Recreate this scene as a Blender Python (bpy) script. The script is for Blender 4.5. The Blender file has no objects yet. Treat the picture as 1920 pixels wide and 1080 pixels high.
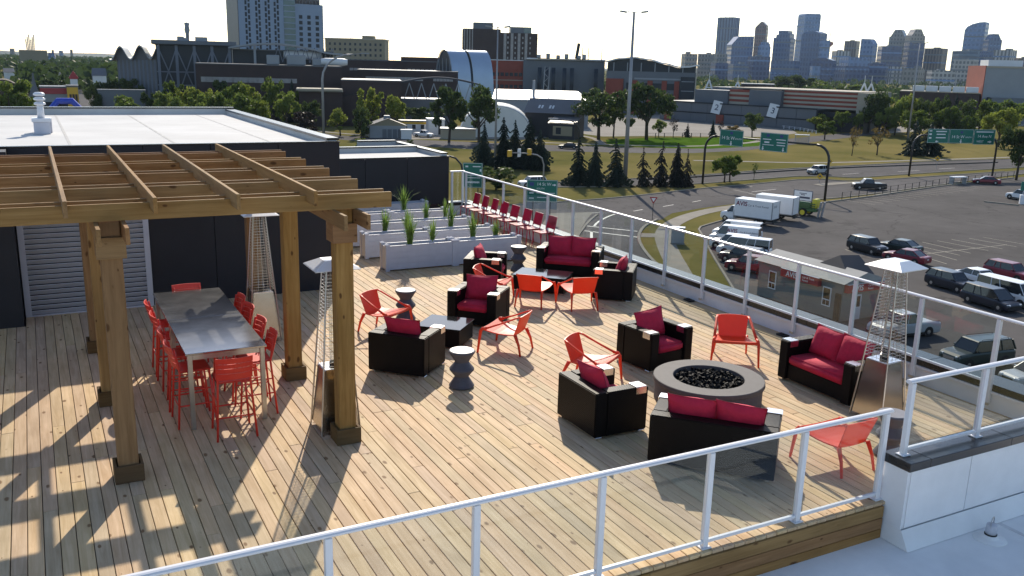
import bpy, bmesh, math, random
from mathutils import Vector, Matrix, Euler
R = math.radians
random.seed(7)
scene = bpy.context.scene
col = scene.collection

# ---------------------------------------------------------------- camera, light, exposure
cd = bpy.data.cameras.new('camera')
cd.sensor_width = 36.0
cd.lens = 36.0 * 1686.67 / 1920.0
cd.clip_start = 0.1
cd.clip_end = 20000.0
cam = bpy.data.objects.new('camera', cd)
col.objects.link(cam)
_yaw, _pitch, _roll = 0.489757, 0.243297, 0.0261861
_f = Vector((math.sin(_yaw) * math.cos(_pitch), math.cos(_yaw) * math.cos(_pitch), -math.sin(_pitch)))
_r = Vector((math.cos(_yaw), -math.sin(_yaw), 0.0))
_u = _r.cross(_f)
_r2 = _r * math.cos(_roll) + _u * math.sin(_roll)
_u2 = -_r * math.sin(_roll) + _u * math.cos(_roll)
cam.matrix_world = Matrix(((_r2.x, _u2.x, -_f.x, 0.0), (_r2.y, _u2.y, -_f.y, 0.0), (_r2.z, _u2.z, -_f.z, 4.7), (0, 0, 0, 1)))
scene.camera = cam

SUN_AZ = 63.9      # degrees from +X towards +Y, where the sun stands
SUN_EL = 33.3
world = bpy.data.worlds.new('World')
scene.world = world
world.use_nodes = True
wn = world.node_tree.nodes
sky = wn.new('ShaderNodeTexSky')
sky.sky_type = 'NISHITA'
sky.sun_disc = False
sky.sun_elevation = R(SUN_EL)
sky.sun_rotation = R(90 - SUN_AZ)
sky.air_density = 1.0
sky.dust_density = 1.4
sky.ozone_density = 1.0
sky.altitude = 1050
bg = wn['Background']
bg.inputs[1].default_value = 0.14
world.node_tree.links.new(sky.outputs[0], bg.inputs[0])
sd = bpy.data.lights.new('sun', 'SUN')
sd.energy = 4.2
sd.angle = R(0.53)
sd.color = (1.0, 0.90, 0.75)
sun = bpy.data.objects.new('sun', sd)
col.objects.link(sun)
_d = Vector((math.cos(R(SUN_AZ)) * math.cos(R(SUN_EL)), math.sin(R(SUN_AZ)) * math.cos(R(SUN_EL)), math.sin(R(SUN_EL))))
sun.rotation_euler = _d.to_track_quat('Z', 'Y').to_euler()
sun.location = (0, 0, 60)
scene.render.engine = 'CYCLES'
scene.view_settings.view_transform = 'Standard'
scene.view_settings.look = 'None'
scene.view_settings.exposure = 0.45
scene.view_settings.gamma = 1.0

# ---------------------------------------------------------------- helpers
class MB:
    """collects geometry, then links it as ONE mesh object"""
    def __init__(self):
        self.v = []; self.f = []
    def add(self, vs, fs):
        n = len(self.v)
        self.v += [tuple(p) for p in vs]
        self.f += [tuple(i + n for i in q) for q in fs]
        return self
    def box(self, x0, x1, y0, y1, z0, z1):
        return self.add([(x0,y0,z0),(x1,y0,z0),(x1,y1,z0),(x0,y1,z0),(x0,y0,z1),(x1,y0,z1),(x1,y1,z1),(x0,y1,z1)],
                        [(0,3,2,1),(4,5,6,7),(0,1,5,4),(1,2,6,5),(2,3,7,6),(3,0,4,7)])
    def obox(self, c, s, rot=(0,0,0)):
        m = Euler(rot).to_matrix(); c = Vector(c)
        vs = [c + m @ Vector((sx*s[0]/2, sy*s[1]/2, sz*s[2]/2)) for sz in (-1,1) for (sx,sy) in ((-1,-1),(1,-1),(1,1),(-1,1))]
        return self.add(vs, [(0,3,2,1),(4,5,6,7),(0,1,5,4),(1,2,6,5),(2,3,7,6),(3,0,4,7)])
    def loft(self, rings, cap=True, closed=True):
        n = len(rings[0]); vs = [p for r in rings for p in r]; fs = []
        for i in range(len(rings)-1):
            for j in range(n if closed else n-1):
                k = (j+1) % n
                fs.append((i*n+j, i*n+k, (i+1)*n+k, (i+1)*n+j))
        if cap:
            fs.append(tuple(reversed(range(n)))); fs.append(tuple((len(rings)-1)*n+j for j in range(n)))
        return self.add(vs, fs)
    def cyl(self, c, r, h, n=12, r2=None):
        r2 = r if r2 is None else r2
        return self.lathe([(r,0),(r2,h)], n, c)
    def lathe(self, prof, n=16, c=(0,0,0), cap=True):
        rings = [[(c[0]+r*math.cos(2*math.pi*j/n), c[1]+r*math.sin(2*math.pi*j/n), c[2]+z) for j in range(n)] for r, z in prof]
        return self.loft(rings, cap)
    def prism(self, poly, z0, z1):
        n = len(poly)
        vs = [(x,y,z0) for x,y in poly] + [(x,y,z1) for x,y in poly]
        fs = [tuple(reversed(range(n))), tuple(range(n, 2*n))] + [(i,(i+1)%n,n+(i+1)%n,n+i) for i in range(n)]
        return self.add(vs, fs)
    def tube(self, pts, r, n=6, closed=False, sq=(1,1)):
        pts = [Vector(p) for p in pts]; N = len(pts); rings = []; nrm = None
        rs = r if isinstance(r, (list, tuple)) else [r]*N
        for i in range(N):
            a = pts[i-1] if (i > 0 or closed) else pts[i]
            b = pts[(i+1) % N] if (i < N-1 or closed) else pts[i]
            t = (b-a).normalized()
            if nrm is None:
                up = Vector((0,0,1)) if abs(t.z) < .9 else Vector((1,0,0))
                nrm = (up - t*up.dot(t)).normalized()
            else:
                nrm = (nrm - t*nrm.dot(t))
                nrm = nrm.normalized() if nrm.length > 1e-6 else Vector((1,0,0))
            bi = t.cross(nrm)
            rings.append([pts[i] + nrm*math.cos(2*math.pi*(j+.5)/n)*rs[i]*sq[0] + bi*math.sin(2*math.pi*(j+.5)/n)*rs[i]*sq[1] for j in range(n)])
        if closed: rings.append(rings[0])
        return self.loft(rings, cap=not closed)
    def mesh(self, name, smooth=False, bevel=0, seg=1):
        me = bpy.data.meshes.new(name)
        me.from_pydata(self.v, [], self.f)
        if bevel:
            bm = bmesh.new(); bm.from_mesh(me)
            bmesh.ops.bevel(bm, geom=[e for e in bm.edges if len(e.link_faces)==2 and e.calc_face_angle(0) > .5], offset=bevel, segments=seg, affect='EDGES', clamp_overlap=True)
            bm.to_mesh(me); bm.free()
        if smooth:
            me.polygons.foreach_set('use_smooth', [True]*len(me.polygons))
        me.update()
        return me
    def build(self, name, mat, parent=None, smooth=False, bevel=0, seg=1, loc=None, rot=None):
        return obj(name, self.mesh(name, smooth, bevel, seg), mat, parent, loc, rot)

def obj(name, me, mat, parent=None, loc=None, rot=None):
    if mat is not None and not me.materials: me.materials.append(mat)
    o = bpy.data.objects.new(name, me); col.objects.link(o)
    if parent is not None: o.parent = parent
    if loc is not None: o.location = loc
    if rot is not None: o.rotation_euler = rot
    return o
def tag(o, label, cat, group=None):
    o['label'] = label; o['category'] = cat
    if group: o['group'] = group
    return o
def struct(o):
    o['kind'] = 'structure'; return o
def thing(name, label, cat, loc=(0,0,0), rz=0.0, group=None):
    o = bpy.data.objects.new(name, None); col.objects.link(o)
    o.location = loc; o.rotation_euler = (0,0,rz); o.empty_display_size = .2
    return tag(o, label, cat, group)
def copy_tree(o, loc, rz, label=None, scale=None):
    def rec(s, par):
        c = s.copy(); col.objects.link(c)
        if par is not None: c.parent = par
        for ch in kids.get(s.name, ()): rec(ch, c)
        return c
    kids = {}
    stack = [o]
    while stack:
        s = stack.pop(); kids[s.name] = list(s.children); stack += kids[s.name]
    r = rec(o, None)
    r.location = loc; r.rotation_euler = (0,0,rz)
    if scale is not None: r.scale = scale
    if label: r['label'] = label
    return r

# ---------------------------------------------------------------- materials
def nodes(m):
    m.use_nodes = True
    return m.node_tree.nodes, m.node_tree.links, m.node_tree.nodes['Principled BSDF']
def N(ns, t, **kw):
    n = ns.new(t)
    for k, v in kw.items():
        if k.startswith('i_'):
            key = k[2:]; n.inputs[int(key) if key.isdigit() else key].default_value = v
        else: setattr(n, k, v)
    return n
def c4(c): return (c[0], c[1], c[2], 1.0)
def pm(name, c, rough=.5, metal=0.0, var=.12, vs=3.0, bump=0.0, bs=40.0, spec=.5, coord='Object', coat=0.0, rvar=0.0):
    """principled material: base colour broken by two octaves of noise, optional relief"""
    m = bpy.data.materials.new(name); ns, ln, b = nodes(m)
    b.inputs['Roughness'].default_value = rough
    b.inputs['Metallic'].default_value = metal
    b.inputs['Specular IOR Level'].default_value = spec
    b.inputs['Coat Weight'].default_value = coat
    tc = N(ns, 'ShaderNodeTexCoord'); out = tc.outputs[coord]
    if var > 0:
        no = N(ns, 'ShaderNodeTexNoise', i_Scale=vs, i_Detail=6.0, i_Roughness=.6)
        ln.new(out, no.inputs['Vector'])
        mx = N(ns, 'ShaderNodeMix', data_type='RGBA')
        mx.inputs[6].default_value = c4([x*(1-var) for x in c]); mx.inputs[7].default_value = c4([min(1, x*(1+var)) for x in c])
        mr = N(ns, 'ShaderNodeMapRange'); mr.inputs[1].default_value = .3; mr.inputs[2].default_value = .7
        ln.new(no.outputs[0], mr.inputs[0]); ln.new(mr.outputs[0], mx.inputs[0]); ln.new(mx.outputs[2], b.inputs['Base Color'])
        if rvar:
            rr = N(ns, 'ShaderNodeMapRange'); rr.inputs[3].default_value = rough-rvar; rr.inputs[4].default_value = rough+rvar
            ln.new(no.outputs[0], rr.inputs[0]); ln.new(rr.outputs[0], b.inputs['Roughness'])
    else:
        b.inputs['Base Color'].default_value = c4(c)
    if bump:
        nb = N(ns, 'ShaderNodeTexNoise', i_Scale=bs, i_Detail=4.0); ln.new(out, nb.inputs['Vector'])
        bp = N(ns, 'ShaderNodeBump', i_Strength=bump, i_Distance=.02)
        ln.new(nb.outputs[0], bp.inputs['Height']); ln.new(bp.outputs[0], b.inputs['Normal'])
    return m

def wood(name, ca, cb, knot, rough=.6, gscale=1.0, kn=.08, spec=.12):
    """sawn timber, grain along the piece's own X axis; every piece gets its own cut of the log"""
    m = bpy.data.materials.new(name); ns, ln, b = nodes(m)
    tc = N(ns, 'ShaderNodeTexCoord'); oi = N(ns, 'ShaderNodeObjectInfo')
    mul = N(ns, 'ShaderNodeVectorMath', operation='SCALE'); mul.inputs[0].default_value = (37.0, 19.0, 11.0)
    ln.new(oi.outputs['Random'], mul.inputs['Scale'])
    add = N(ns, 'ShaderNodeVectorMath', operation='ADD'); ln.new(tc.outputs['Object'], add.inputs[0]); ln.new(mul.outputs[0], add.inputs[1])
    mp = N(ns, 'ShaderNodeMapping'); mp.inputs['Scale'].default_value = (.55*gscale, 9*gscale, 9*gscale); ln.new(add.outputs[0], mp.inputs[0])
    g1 = N(ns, 'ShaderNodeTexNoise', i_Scale=2.2, i_Detail=7.0, i_Roughness=.62, i_Distortion=.6); ln.new(mp.outputs[0], g1.inputs['Vector'])
    mp2 = N(ns, 'ShaderNodeMapping'); mp2.inputs['Scale'].default_value = (1.5, 60, 60); ln.new(add.outputs[0], mp2.inputs[0])
    g2 = N(ns, 'ShaderNodeTexNoise', i_Scale=2.0, i_Detail=3.0); ln.new(mp2.outputs[0], g2.inputs['Vector'])
    # blotches
    g3 = N(ns, 'ShaderNodeTexNoise', i_Scale=1.3, i_Detail=3.0); ln.new(add.outputs[0], g3.inputs['Vector'])
    r1 = N(ns, 'ShaderNodeMapRange'); r1.inputs[1].default_value = .33; r1.inputs[2].default_value = .68; ln.new(g1.outputs[0], r1.inputs[0])
    mx = N(ns, 'ShaderNodeMix', data_type='RGBA'); mx.inputs[6].default_value = c4(ca); mx.inputs[7].default_value = c4(cb); ln.new(r1.outputs[0], mx.inputs[0])
    # per piece hue shift
    hs = N(ns, 'ShaderNodeHueSaturation')
    a1 = N(ns, 'ShaderNodeMapRange'); a1.inputs[3].default_value = .490; a1.inputs[4].default_value = .507; ln.new(oi.outputs['Random'], a1.inputs[0]); ln.new(a1.outputs[0], hs.inputs['Hue'])
    rn = N(ns, 'ShaderNodeMath', operation='MULTIPLY'); rn.inputs[1].default_value = 7.31; ln.new(oi.outputs['Random'], rn.inputs[0])
    fr = N(ns, 'ShaderNodeMath', operation='FRACT'); ln.new(rn.outputs[0], fr.inputs[0])
    a2 = N(ns, 'ShaderNodeMapRange'); a2.inputs[3].default_value = .90; a2.inputs[4].default_value = 1.08; ln.new(fr.outputs[0], a2.inputs[0])
    g3m = N(ns, 'ShaderNodeMapRange'); g3m.inputs[1].default_value = .3; g3m.inputs[2].default_value = .7; g3m.inputs[3].default_value = .84; g3m.inputs[4].default_value = 1.09
    ln.new(g3.outputs[0], g3m.inputs[0])
    vm = N(ns, 'ShaderNodeMath', operation='MULTIPLY'); ln.new(a2.outputs[0], vm.inputs[0]); ln.new(g3m.outputs[0], vm.inputs[1]); ln.new(vm.outputs[0], hs.inputs['Value'])
    rs_ = N(ns, 'ShaderNodeMapRange'); rs_.inputs[3].default_value = .93; rs_.inputs[4].default_value = 1.1; ln.new(fr.outputs[0], rs_.inputs[0]); ln.new(rs_.outputs[0], hs.inputs['Saturation'])
    ln.new(mx.outputs[2], hs.inputs['Color'])
    # knots
    kp = N(ns, 'ShaderNodeMapping'); kp.inputs['Scale'].default_value = (4.2, 8.5, 8.5); ln.new(add.outputs[0], kp.inputs[0])
    kd = N(ns, 'ShaderNodeTexNoise', i_Scale=6.0, i_Detail=2.0); ln.new(add.outputs[0], kd.inputs['Vector'])
    ka = N(ns, 'ShaderNodeVectorMath', operation='MULTIPLY_ADD'); ka.inputs[1].default_value = (.22,.22,.22); ln.new(kd.outputs['Color'], ka.inputs[0]); ln.new(kp.outputs[0], ka.inputs[2])
    vo = N(ns, 'ShaderNodeTexVoronoi', i_Scale=1.0); ln.new(ka.outputs[0], vo.inputs['Vector'])
    # knots of unequal size: some cells carry none, some a large one
    sepc = N(ns, 'ShaderNodeSeparateColor'); ln.new(vo.outputs['Color'], sepc.inputs[0])
    kr = N(ns, 'ShaderNodeMapRange'); kr.inputs[1].default_value = .25; kr.inputs[3].default_value = 0.0; kr.inputs[4].default_value = kn*1.9; ln.new(sepc.outputs[0], kr.inputs[0])
    kr2 = N(ns, 'ShaderNodeMath', operation='MULTIPLY_ADD'); kr2.inputs[1].default_value = 2.0; kr2.inputs[2].default_value = .004; ln.new(kr.outputs[0], kr2.inputs[0])
    k1 = N(ns, 'ShaderNodeMapRange', interpolation_type='SMOOTHSTEP'); k1.inputs[3].default_value = .9; k1.inputs[4].default_value = 0
    ln.new(kr.outputs[0], k1.inputs[1]); ln.new(kr2.outputs[0], k1.inputs[2]); ln.new(vo.outputs['Distance'], k1.inputs[0])
    k2 = N(ns, 'ShaderNodeMix', data_type='RGBA'); k2.inputs[7].default_value = c4(knot); ln.new(k1.outputs[0], k2.inputs[0]); ln.new(hs.outputs[0], k2.inputs[6])
    ln.new(k2.outputs[2], b.inputs['Base Color'])
    b.inputs['Roughness'].default_value = rough; b.inputs['Specular IOR Level'].default_value = spec
    bp = N(ns, 'ShaderNodeBump', i_Strength=.35, i_Distance=.004); ln.new(g2.outputs[0], bp.inputs['Height']); ln.new(bp.outputs[0], b.inputs['Normal'])
    return m

def glassmat(name, tint=(.93,.95,.95), ior=1.5, rough=0.0):
    m = bpy.data.materials.new(name); m.use_nodes = True; ns = m.node_tree.nodes; ln = m.node_tree.links
    ns.remove(ns['Principled BSDF'])
    t = N(ns, 'ShaderNodeBsdfTransparent'); t.inputs[0].default_value = c4(tint)
    g = N(ns, 'ShaderNodeBsdfGlossy'); g.inputs['Roughness'].default_value = rough; g.inputs['Color'].default_value = (.95,.95,.95,1)
    lw = N(ns, 'ShaderNodeLayerWeight'); lw.inputs['Blend'].default_value = .5
    pw = N(ns, 'ShaderNodeMath', operation='POWER'); pw.inputs[1].default_value = 5.0; ln.new(lw.outputs['Facing'], pw.inputs[0])
    f = N(ns, 'ShaderNodeMath', operation='MULTIPLY_ADD'); f.inputs[1].default_value = .9; f.inputs[2].default_value = .035; ln.new(pw.outputs[0], f.inputs[0])
    mx = N(ns, 'ShaderNodeMixShader'); ln.new(f.outputs[0], mx.inputs[0]); ln.new(t.outputs[0], mx.inputs[1]); ln.new(g.outputs[0], mx.inputs[2])
    ln.new(mx.outputs[0], ns['Material Output'].inputs[0])
    return m

def weave(name, c1, c2, scale=70):
    m = bpy.data.materials.new(name); ns, ln, b = nodes(m)
    tc = N(ns, 'ShaderNodeTexCoord')
    w1 = N(ns, 'ShaderNodeTexWave', i_Scale=scale*.32, wave_type='BANDS', bands_direction='DIAGONAL'); ln.new(tc.outputs['Object'], w1.inputs['Vector'])
    w2 = N(ns, 'ShaderNodeTexChecker', i_Scale=scale); ln.new(tc.outputs['Object'], w2.inputs['Vector'])
    no = N(ns, 'ShaderNodeTexNoise', i_Scale=25.0, i_Detail=4.0); ln.new(tc.outputs['Object'], no.inputs['Vector'])
    ad = N(ns, 'ShaderNodeMath', operation='MULTIPLY'); ln.new(w1.outputs['Fac'], ad.inputs[0]); ln.new(w2.outputs['Fac'], ad.inputs[1])
    ad2 = N(ns, 'ShaderNodeMath', operation='ADD'); ln.new(ad.outputs[0], ad2.inputs[0]); ln.new(no.outputs[0], ad2.inputs[1])
    mx = N(ns, 'ShaderNodeMix', data_type='RGBA'); mx.inputs[6].default_value = c4(c1); mx.inputs[7].default_value = c4(c2); ln.new(ad2.outputs[0], mx.inputs[0])
    ln.new(mx.outputs[2], b.inputs['Base Color'])
    b.inputs['Roughness'].default_value = .48; b.inputs['Specular IOR Level'].default_value = .16
    bp = N(ns, 'ShaderNodeBump', i_Strength=.45, i_Distance=.004); ln.new(ad.outputs[0], bp.inputs['Height']); ln.new(bp.outputs[0], b.inputs['Normal'])
    return m

def leafmat(name, c1, c2, trans=.35):
    m = bpy.data.materials.new(name); ns, ln, b = nodes(m)
    tc = N(ns,'ShaderNodeTexCoord'); oi = N(ns,'ShaderNodeObjectInfo')
    no = N(ns,'ShaderNodeTexNoise', i_Scale=9.0, i_Detail=3.0); ln.new(tc.outputs['Object'], no.inputs['Vector'])
    ad = N(ns,'ShaderNodeMath', operation='ADD'); ln.new(no.outputs[0], ad.inputs[0])
    mr = N(ns,'ShaderNodeMapRange'); mr.inputs[3].default_value=-.18; mr.inputs[4].default_value=.18; ln.new(oi.outputs['Random'], mr.inputs[0]); ln.new(mr.outputs[0], ad.inputs[1])
    mx = N(ns,'ShaderNodeMix', data_type='RGBA'); mx.inputs[6].default_value=c4(c1); mx.inputs[7].default_value=c4(c2)
    m2 = N(ns,'ShaderNodeMapRange'); m2.inputs[1].default_value=.3; m2.inputs[2].default_value=.7; ln.new(ad.outputs[0], m2.inputs[0]); ln.new(m2.outputs[0], mx.inputs[0])
    ln.new(mx.outputs[2], b.inputs['Base Color']); b.inputs['Roughness'].default_value=.6; b.inputs['Specular IOR Level'].default_value=.25
    tr = N(ns,'ShaderNodeBsdfTranslucent'); ln.new(mx.outputs[2], tr.inputs[0])
    ms = N(ns,'ShaderNodeMixShader'); ms.inputs[0].default_value=trans
    ln.new(b.outputs[0], ms.inputs[1]); ln.new(tr.outputs[0], ms.inputs[2]); ln.new(ms.outputs[0], ns['Material Output'].inputs[0])
    return m
M = {}
M['blade'] = leafmat('grass_blade', (.10,.19,.035), (.22,.33,.075), .45)
M['deck'] = wood('deck_pine', (.495,.352,.200), (.645,.487,.310), (.19,.108,.05), rough=.68, kn=.075, spec=.14)
M['pergola'] = wood('amber_treated_timber', (.235,.132,.052), (.345,.208,.090), (.085,.038,.014), rough=.7, kn=.075, spec=.15)
M['basewood'] = wood('dark_weathered_timber', (.11,.068,.030), (.17,.11,.052), (.05,.025,.010), rough=.75, kn=.06)
M['rail'] = pm('white_powder_coat', (.70,.71,.74), rough=.32, var=.03, vs=6)
M["glass"] = glassmat('clear_railing_glass', (.88,.91,.91), 1.45)
M['whitewall'] = pm('white_stucco_board', (.78,.78,.79), rough=.7, var=.06, vs=2.2, bump=.15, bs=60)
M['membrane'] = pm('white_roof_membrane', (.54,.535,.52), rough=.85, var=.14, vs=.6, bump=.1, bs=25, rvar=.08)  # membrane colour toned down where the roofs lie in full sun
M['membrane2'] = pm('shade_lifted_membrane', (.80,.79,.77), rough=.85, var=.12, vs=.8, bump=.12, bs=20)  # same membrane, colour lightened to lift the roof that lies in shade
M['cap'] = pm('black_metal_cap', (.018,.019,.022), rough=.26, metal=0.0, var=.25, vs=8, spec=.6)
M['clad'] = pm('navy_black_cladding', (.010,.011,.017), rough=.6, var=.18, vs=1.4, bump=.06, bs=30)
M['louver'] = pm('grey_louver_paint', (.50,.51,.56), rough=.45, var=.05)
M['dark'] = pm('dark_underside', (.02,.018,.015), rough=.9, var=.2)
M['steel'] = pm('brushed_steel', (.50,.49,.48), rough=.30, metal=1.0, var=.08, vs=9, rvar=.05)
M['steelplate'] = pm('steel_arm_plate', (.82,.80,.78), rough=.22, metal=1.0, var=.03, vs=20)
M['tabletop'] = pm('zinc_table_top', (.43,.43,.44), rough=.19, metal=1.0, var=.05, vs=3, rvar=.04)
M['wicker'] = weave('black_wicker', (.0012,.0011,.0014), (.0055,.0045,.005))
M['cushion'] = pm('crimson_cushion', (.50,.013,.050), rough=.85, var=.12, vs=9, bump=.55, bs=13)
M['orange'] = pm('orange_plastic', (.84,.088,.026), rough=.42, var=.05, vs=5)
def translucent(m, c, f):
    ns = m.node_tree.nodes; ln = m.node_tree.links; b = ns['Principled BSDF']
    tr = N(ns, 'ShaderNodeBsdfTranslucent'); tr.inputs[0].default_value = c4(c)
    ms = N(ns, 'ShaderNodeMixShader'); ms.inputs[0].default_value = f
    ln.new(b.outputs[0], ms.inputs[1]); ln.new(tr.outputs[0], ms.inputs[2]); ln.new(ms.outputs[0], ns['Material Output'].inputs[0])
translucent(M['orange'], (.90,.07,.02), .30)
M['steelpanel'] = pm('polished_steel_panel', (.46,.44,.42), rough=.2, metal=1.0, var=.06, vs=6, bump=.03, bs=6)
M['stool'] = pm('vermilion_metal', (.70,.042,.024), rough=.4, var=.05, vs=6)
M['redchair'] = pm('cherry_plastic', (.56,.012,.055), rough=.3, var=.05, vs=5)
M['stone'] = pm('charcoal_stone', (.085,.083,.10), rough=.75, var=.16, vs=9, bump=.25, bs=70)
M['firestone'] = pm('grey_cast_concrete', (.088,.082,.080), rough=.72, var=.10, vs=6, bump=.15, bs=80)
M['lava'] = pm('black_fire_glass', (.004,.004,.004), rough=.7, var=.3, vs=60, spec=.2)
M['blackglass'] = pm('dark_glass_top', (.012,.013,.014), rough=.06, var=.0, spec=.6)
M['planter'] = pm('white_planter_board', (.55,.55,.60), rough=.5, var=.06, vs=5, bump=.08, bs=30)
M['soil'] = pm('planter_soil', (.05,.038,.028), rough=.95, var=.5, vs=30, bump=.8, bs=40)
M['seam'] = pm('grimy_membrane_lap', (.43,.42,.40), rough=.85, var=.25, vs=3)
M['rubber'] = pm('black_rubber', (.012,.012,.012), rough=.7, var=.2)
# ---------------------------------------------------------------- deck
_tm = {}
def timber(name, a, b, w, h, mat, parent=None, bev=.004, roll=0.0):
    """a sawn member from a to b; its grain runs along its own X axis; alike members share one mesh"""
    a = Vector(a); b = Vector(b); d = b - a; L = d.length
    key = (round(L, 2), round(w, 4), round(h, 4), mat.name)
    if key not in _tm:
        _tm[key] = MB().box(-L/2, L/2, -w/2, w/2, -h/2, h/2).mesh(name, bevel=bev)
        _tm[key].materials.append(mat)
    o = bpy.data.objects.new(name, _tm[key]); col.objects.link(o)
    o.location = (a+b)/2
    o.rotation_euler = d.to_track_quat('X', 'Z').to_euler()
    if parent is not None: o.parent = parent
    return o

PITCH, BW = .145, .1374
deck = struct(MB().box(-2.05, 12.0, 6.26, 26.0, -.40, -.06).build('deck', M['dark']))
rnd = random.Random(3)
nb = 97
for i in range(nb):
    x = -2.0 + PITCH*(i+.5)
    y0, y1 = 6.225, (18.08 if x < 5.5 else 25.96)
    if x < -.42: y1 = 17.42
    cuts = [y0]
    first = rnd.choice((2.44, 3.05, 3.66, 4.27, 4.88, 6.1))
    y = y0 + first
    while y < y1 - 1.2:
        cuts.append(y); y += rnd.choice((4.88, 6.1, 6.1, 7.3))
    cuts.append(y1)
    for a, b in zip(cuts[:-1], cuts[1:]):
        dz = rnd.uniform(-.0015, .0015)
        p = timber('plank', (x + rnd.uniform(-.001,.001), a+.002, -.019+dz), (x, b-.002, -.019+dz), BW, .038, M['deck'], deck, bev=.004)
# front fascia of three stacked boards
for k, (z0, z1) in enumerate(((-.178,-.04), (-.318,-.184), (-.432,-.324))):
    xs = [-2.0, 1.4+k*.7, 4.9+k*.35, 8.155]
    for a, b in zip(xs[:-1], xs[1:]):
        timber('fascia_plank', (a+.002, 6.222, (z0+z1)/2), (b-.002, 6.222, (z0+z1)/2), .04, z1-z0, M['pergola'], deck)

# ---------------------------------------------------------------- lower roof and parapet walls
M['seam2'] = pm('lower_membrane_lap', (.62,.61,.60), rough=.9, var=.25, vs=3)  # lap tone lightened along with the shaded roof's membrane colour
lower = struct(MB().box(-6, 13, -3.0, 6.3, -.9, -.43).build('lower_roof', M['membrane2']))
for x in (1.0, 3.9, 6.8, 9.7, 11.4):
    MB().box(x, x+.06, -3, 5.86, -.43, -.4265).build('membrane_seam', M['seam2'], lower)
MB().box(-6, 13, 4.25, 4.31, -.4265, -.4235).build('membrane_seam', M['seam2'], lower)

nw = thing('parapet_wall', 'low white panelled parapet wall with black metal cap at the deck corner', 'wall', (8.2, 5.99, -.43))
MB().box(0, 4.3, .012, .31, 0, .90).build('core', M['whitewall'], nw)
MB().box(-.012, 0, 0, .32, 0, .895).build('end_panel', M['whitewall'], nw)
for a, b in ((.05, 1.06), (1.075, 2.28), (2.295, 3.5), (3.515, 4.3)):
    MB().box(a, b, -.004, .012, .20, .895).build('panel', M['whitewall'], nw, bevel=.003)
MB().add([(-.05,-.16,.004),(4.3,-.16,.004),(4.3,-.012,.19),(-.012,-.012,.19),(-.05,.3,.004),(-.012,.3,.19)], [(0,1,2,3),(4,0,3,5)]).build('flashing', M['membrane2'], nw)
for a, b in ((-.03, .30), (.303, 1.72), (1.723, 3.1), (3.103, 4.3)):
    MB().box(a, b, -.035, .35, .90, 1.005).build('cap', M['cap'], nw, bevel=.006)

rw = thing('parapet_wall', 'long white parapet with black cap along the parking lot edge of the deck', 'wall', (11.97, 6.3, 0))
MB().box(.0, .30, 0, 20.0, -15, .30).build('core', M['whitewall'], rw)
y = 0.0
while y < 19.9:
    L = min(2.44, 20.0-y)
    MB().box(-.03, .40, y+.0015, y+L-.0015, .30, .40).build('cap', M['cap'], rw, bevel=.006); y += L
MB().box(-.05, -.001, 0, 19.9, .262, .298).build('ledge', M['rail'], rw)
bw = thing('parapet_wall', 'short white parapet under the railing at the far deck corner', 'wall', (10.6, 26.0, 0))
MB().box(0, 1.67, .0, .3, -15, .30).build('core', M['whitewall'], bw)
MB().box(0, 1.67, -.03, .35, .30, .40).build('cap', M['cap'], bw, bevel=.006)

# ---------------------------------------------------------------- glass railings
def railing(root, pts, posts, zt, z0, face=0, pw=.062, bottom=True, foot='plate', offs=0.0, pz=None):
    """straight railing from pts[0] to pts[1]; posts = distances along it"""
    a = Vector(pts[0]); b = Vector(pts[1]); d = (b-a); L = d.length; d.normalize()
    ang = math.atan2(d.y, d.x)
    def seg(mb, name, mat, **kw): return mb.build(name, mat, root, loc=(a.x, a.y, 0), rot=(0,0,ang), **kw)
    ys = [0.0] + [p for p in posts if .05 < p < L-.05] + [L]
    # top rail: flattened oval section
    prof = [(.040*math.cos(t), .024*math.sin(t)) for t in [2*math.pi*(k+.5)/12 for k in range(12)]]
    seg(MB().loft([[(x, py, zt-.026+pz_) for py, pz_ in prof] for x in (-.04, L+.04)]), 'top_rail', M['rail'], smooth=False)
    for p in posts:
        seg(MB().box(p-pw/2, p+pw/2, -pw/2, pw/2, (pz if pz is not None else z0), zt-.05), 'post', M['rail'], bevel=.005)
        if foot == 'plate':
            seg(MB().box(p-.06, p+.06, -.055, .055, z0+.001, z0+.014), 'base_plate', M['rail'], bevel=.003)
        elif foot == 'clip':
            seg(MB().box(p-pw/2-.012, p+pw/2+.012, -pw/2-.012, -pw/2+.02, pz-.01, pz+.03), 'clip', M['steel'], bevel=.003)
    for p, q in zip(posts[:-1], posts[1:]):
        seg(MB().box(p+pw/2+.012, q-pw/2-.012, -.005, .005, z0+.075, zt-.052), 'glass_pane', M['glass'])
        if bottom:
            seg(MB().box(p+pw/2, q-pw/2, -.02, .02, z0+.05, z0+.085), 'bottom_rail', M['rail'], bevel=.004)
rf = thing('glass_railing', 'white metal glass railing along the near front edge of the deck', 'railing', (0,0,0))
railing(rf, ((-.85, 6.322, 0), (8.17, 6.322, 0)), [.04, 1.33, 2.63, 3.93, 5.22, 6.50, 7.76, 8.99], 1.09, 0.0)
rs = thing('glass_railing', 'short white glass railing mounted on the black wall cap at right', 'railing', (0,0,0))
railing(rs, ((8.27, 6.17, 0), (12.0, 6.17, 0)), [.03, 1.28, 2.5, 3.7], 1.475, .576)
rr = thing('glass_railing', 'long white glass railing along the right parapet above the parking lot', 'railing', (0,0,0))
railing(rr, ((11.915, 25.72, 0), (11.915, 6.35, 0)), [.12+1.285*k for k in range(15)], 1.42, .36, bottom=True, foot='clip', pz=.10)
rb = thing('glass_railing', 'short white glass railing closing the far corner of the deck', 'railing', (0,0,0))
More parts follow.
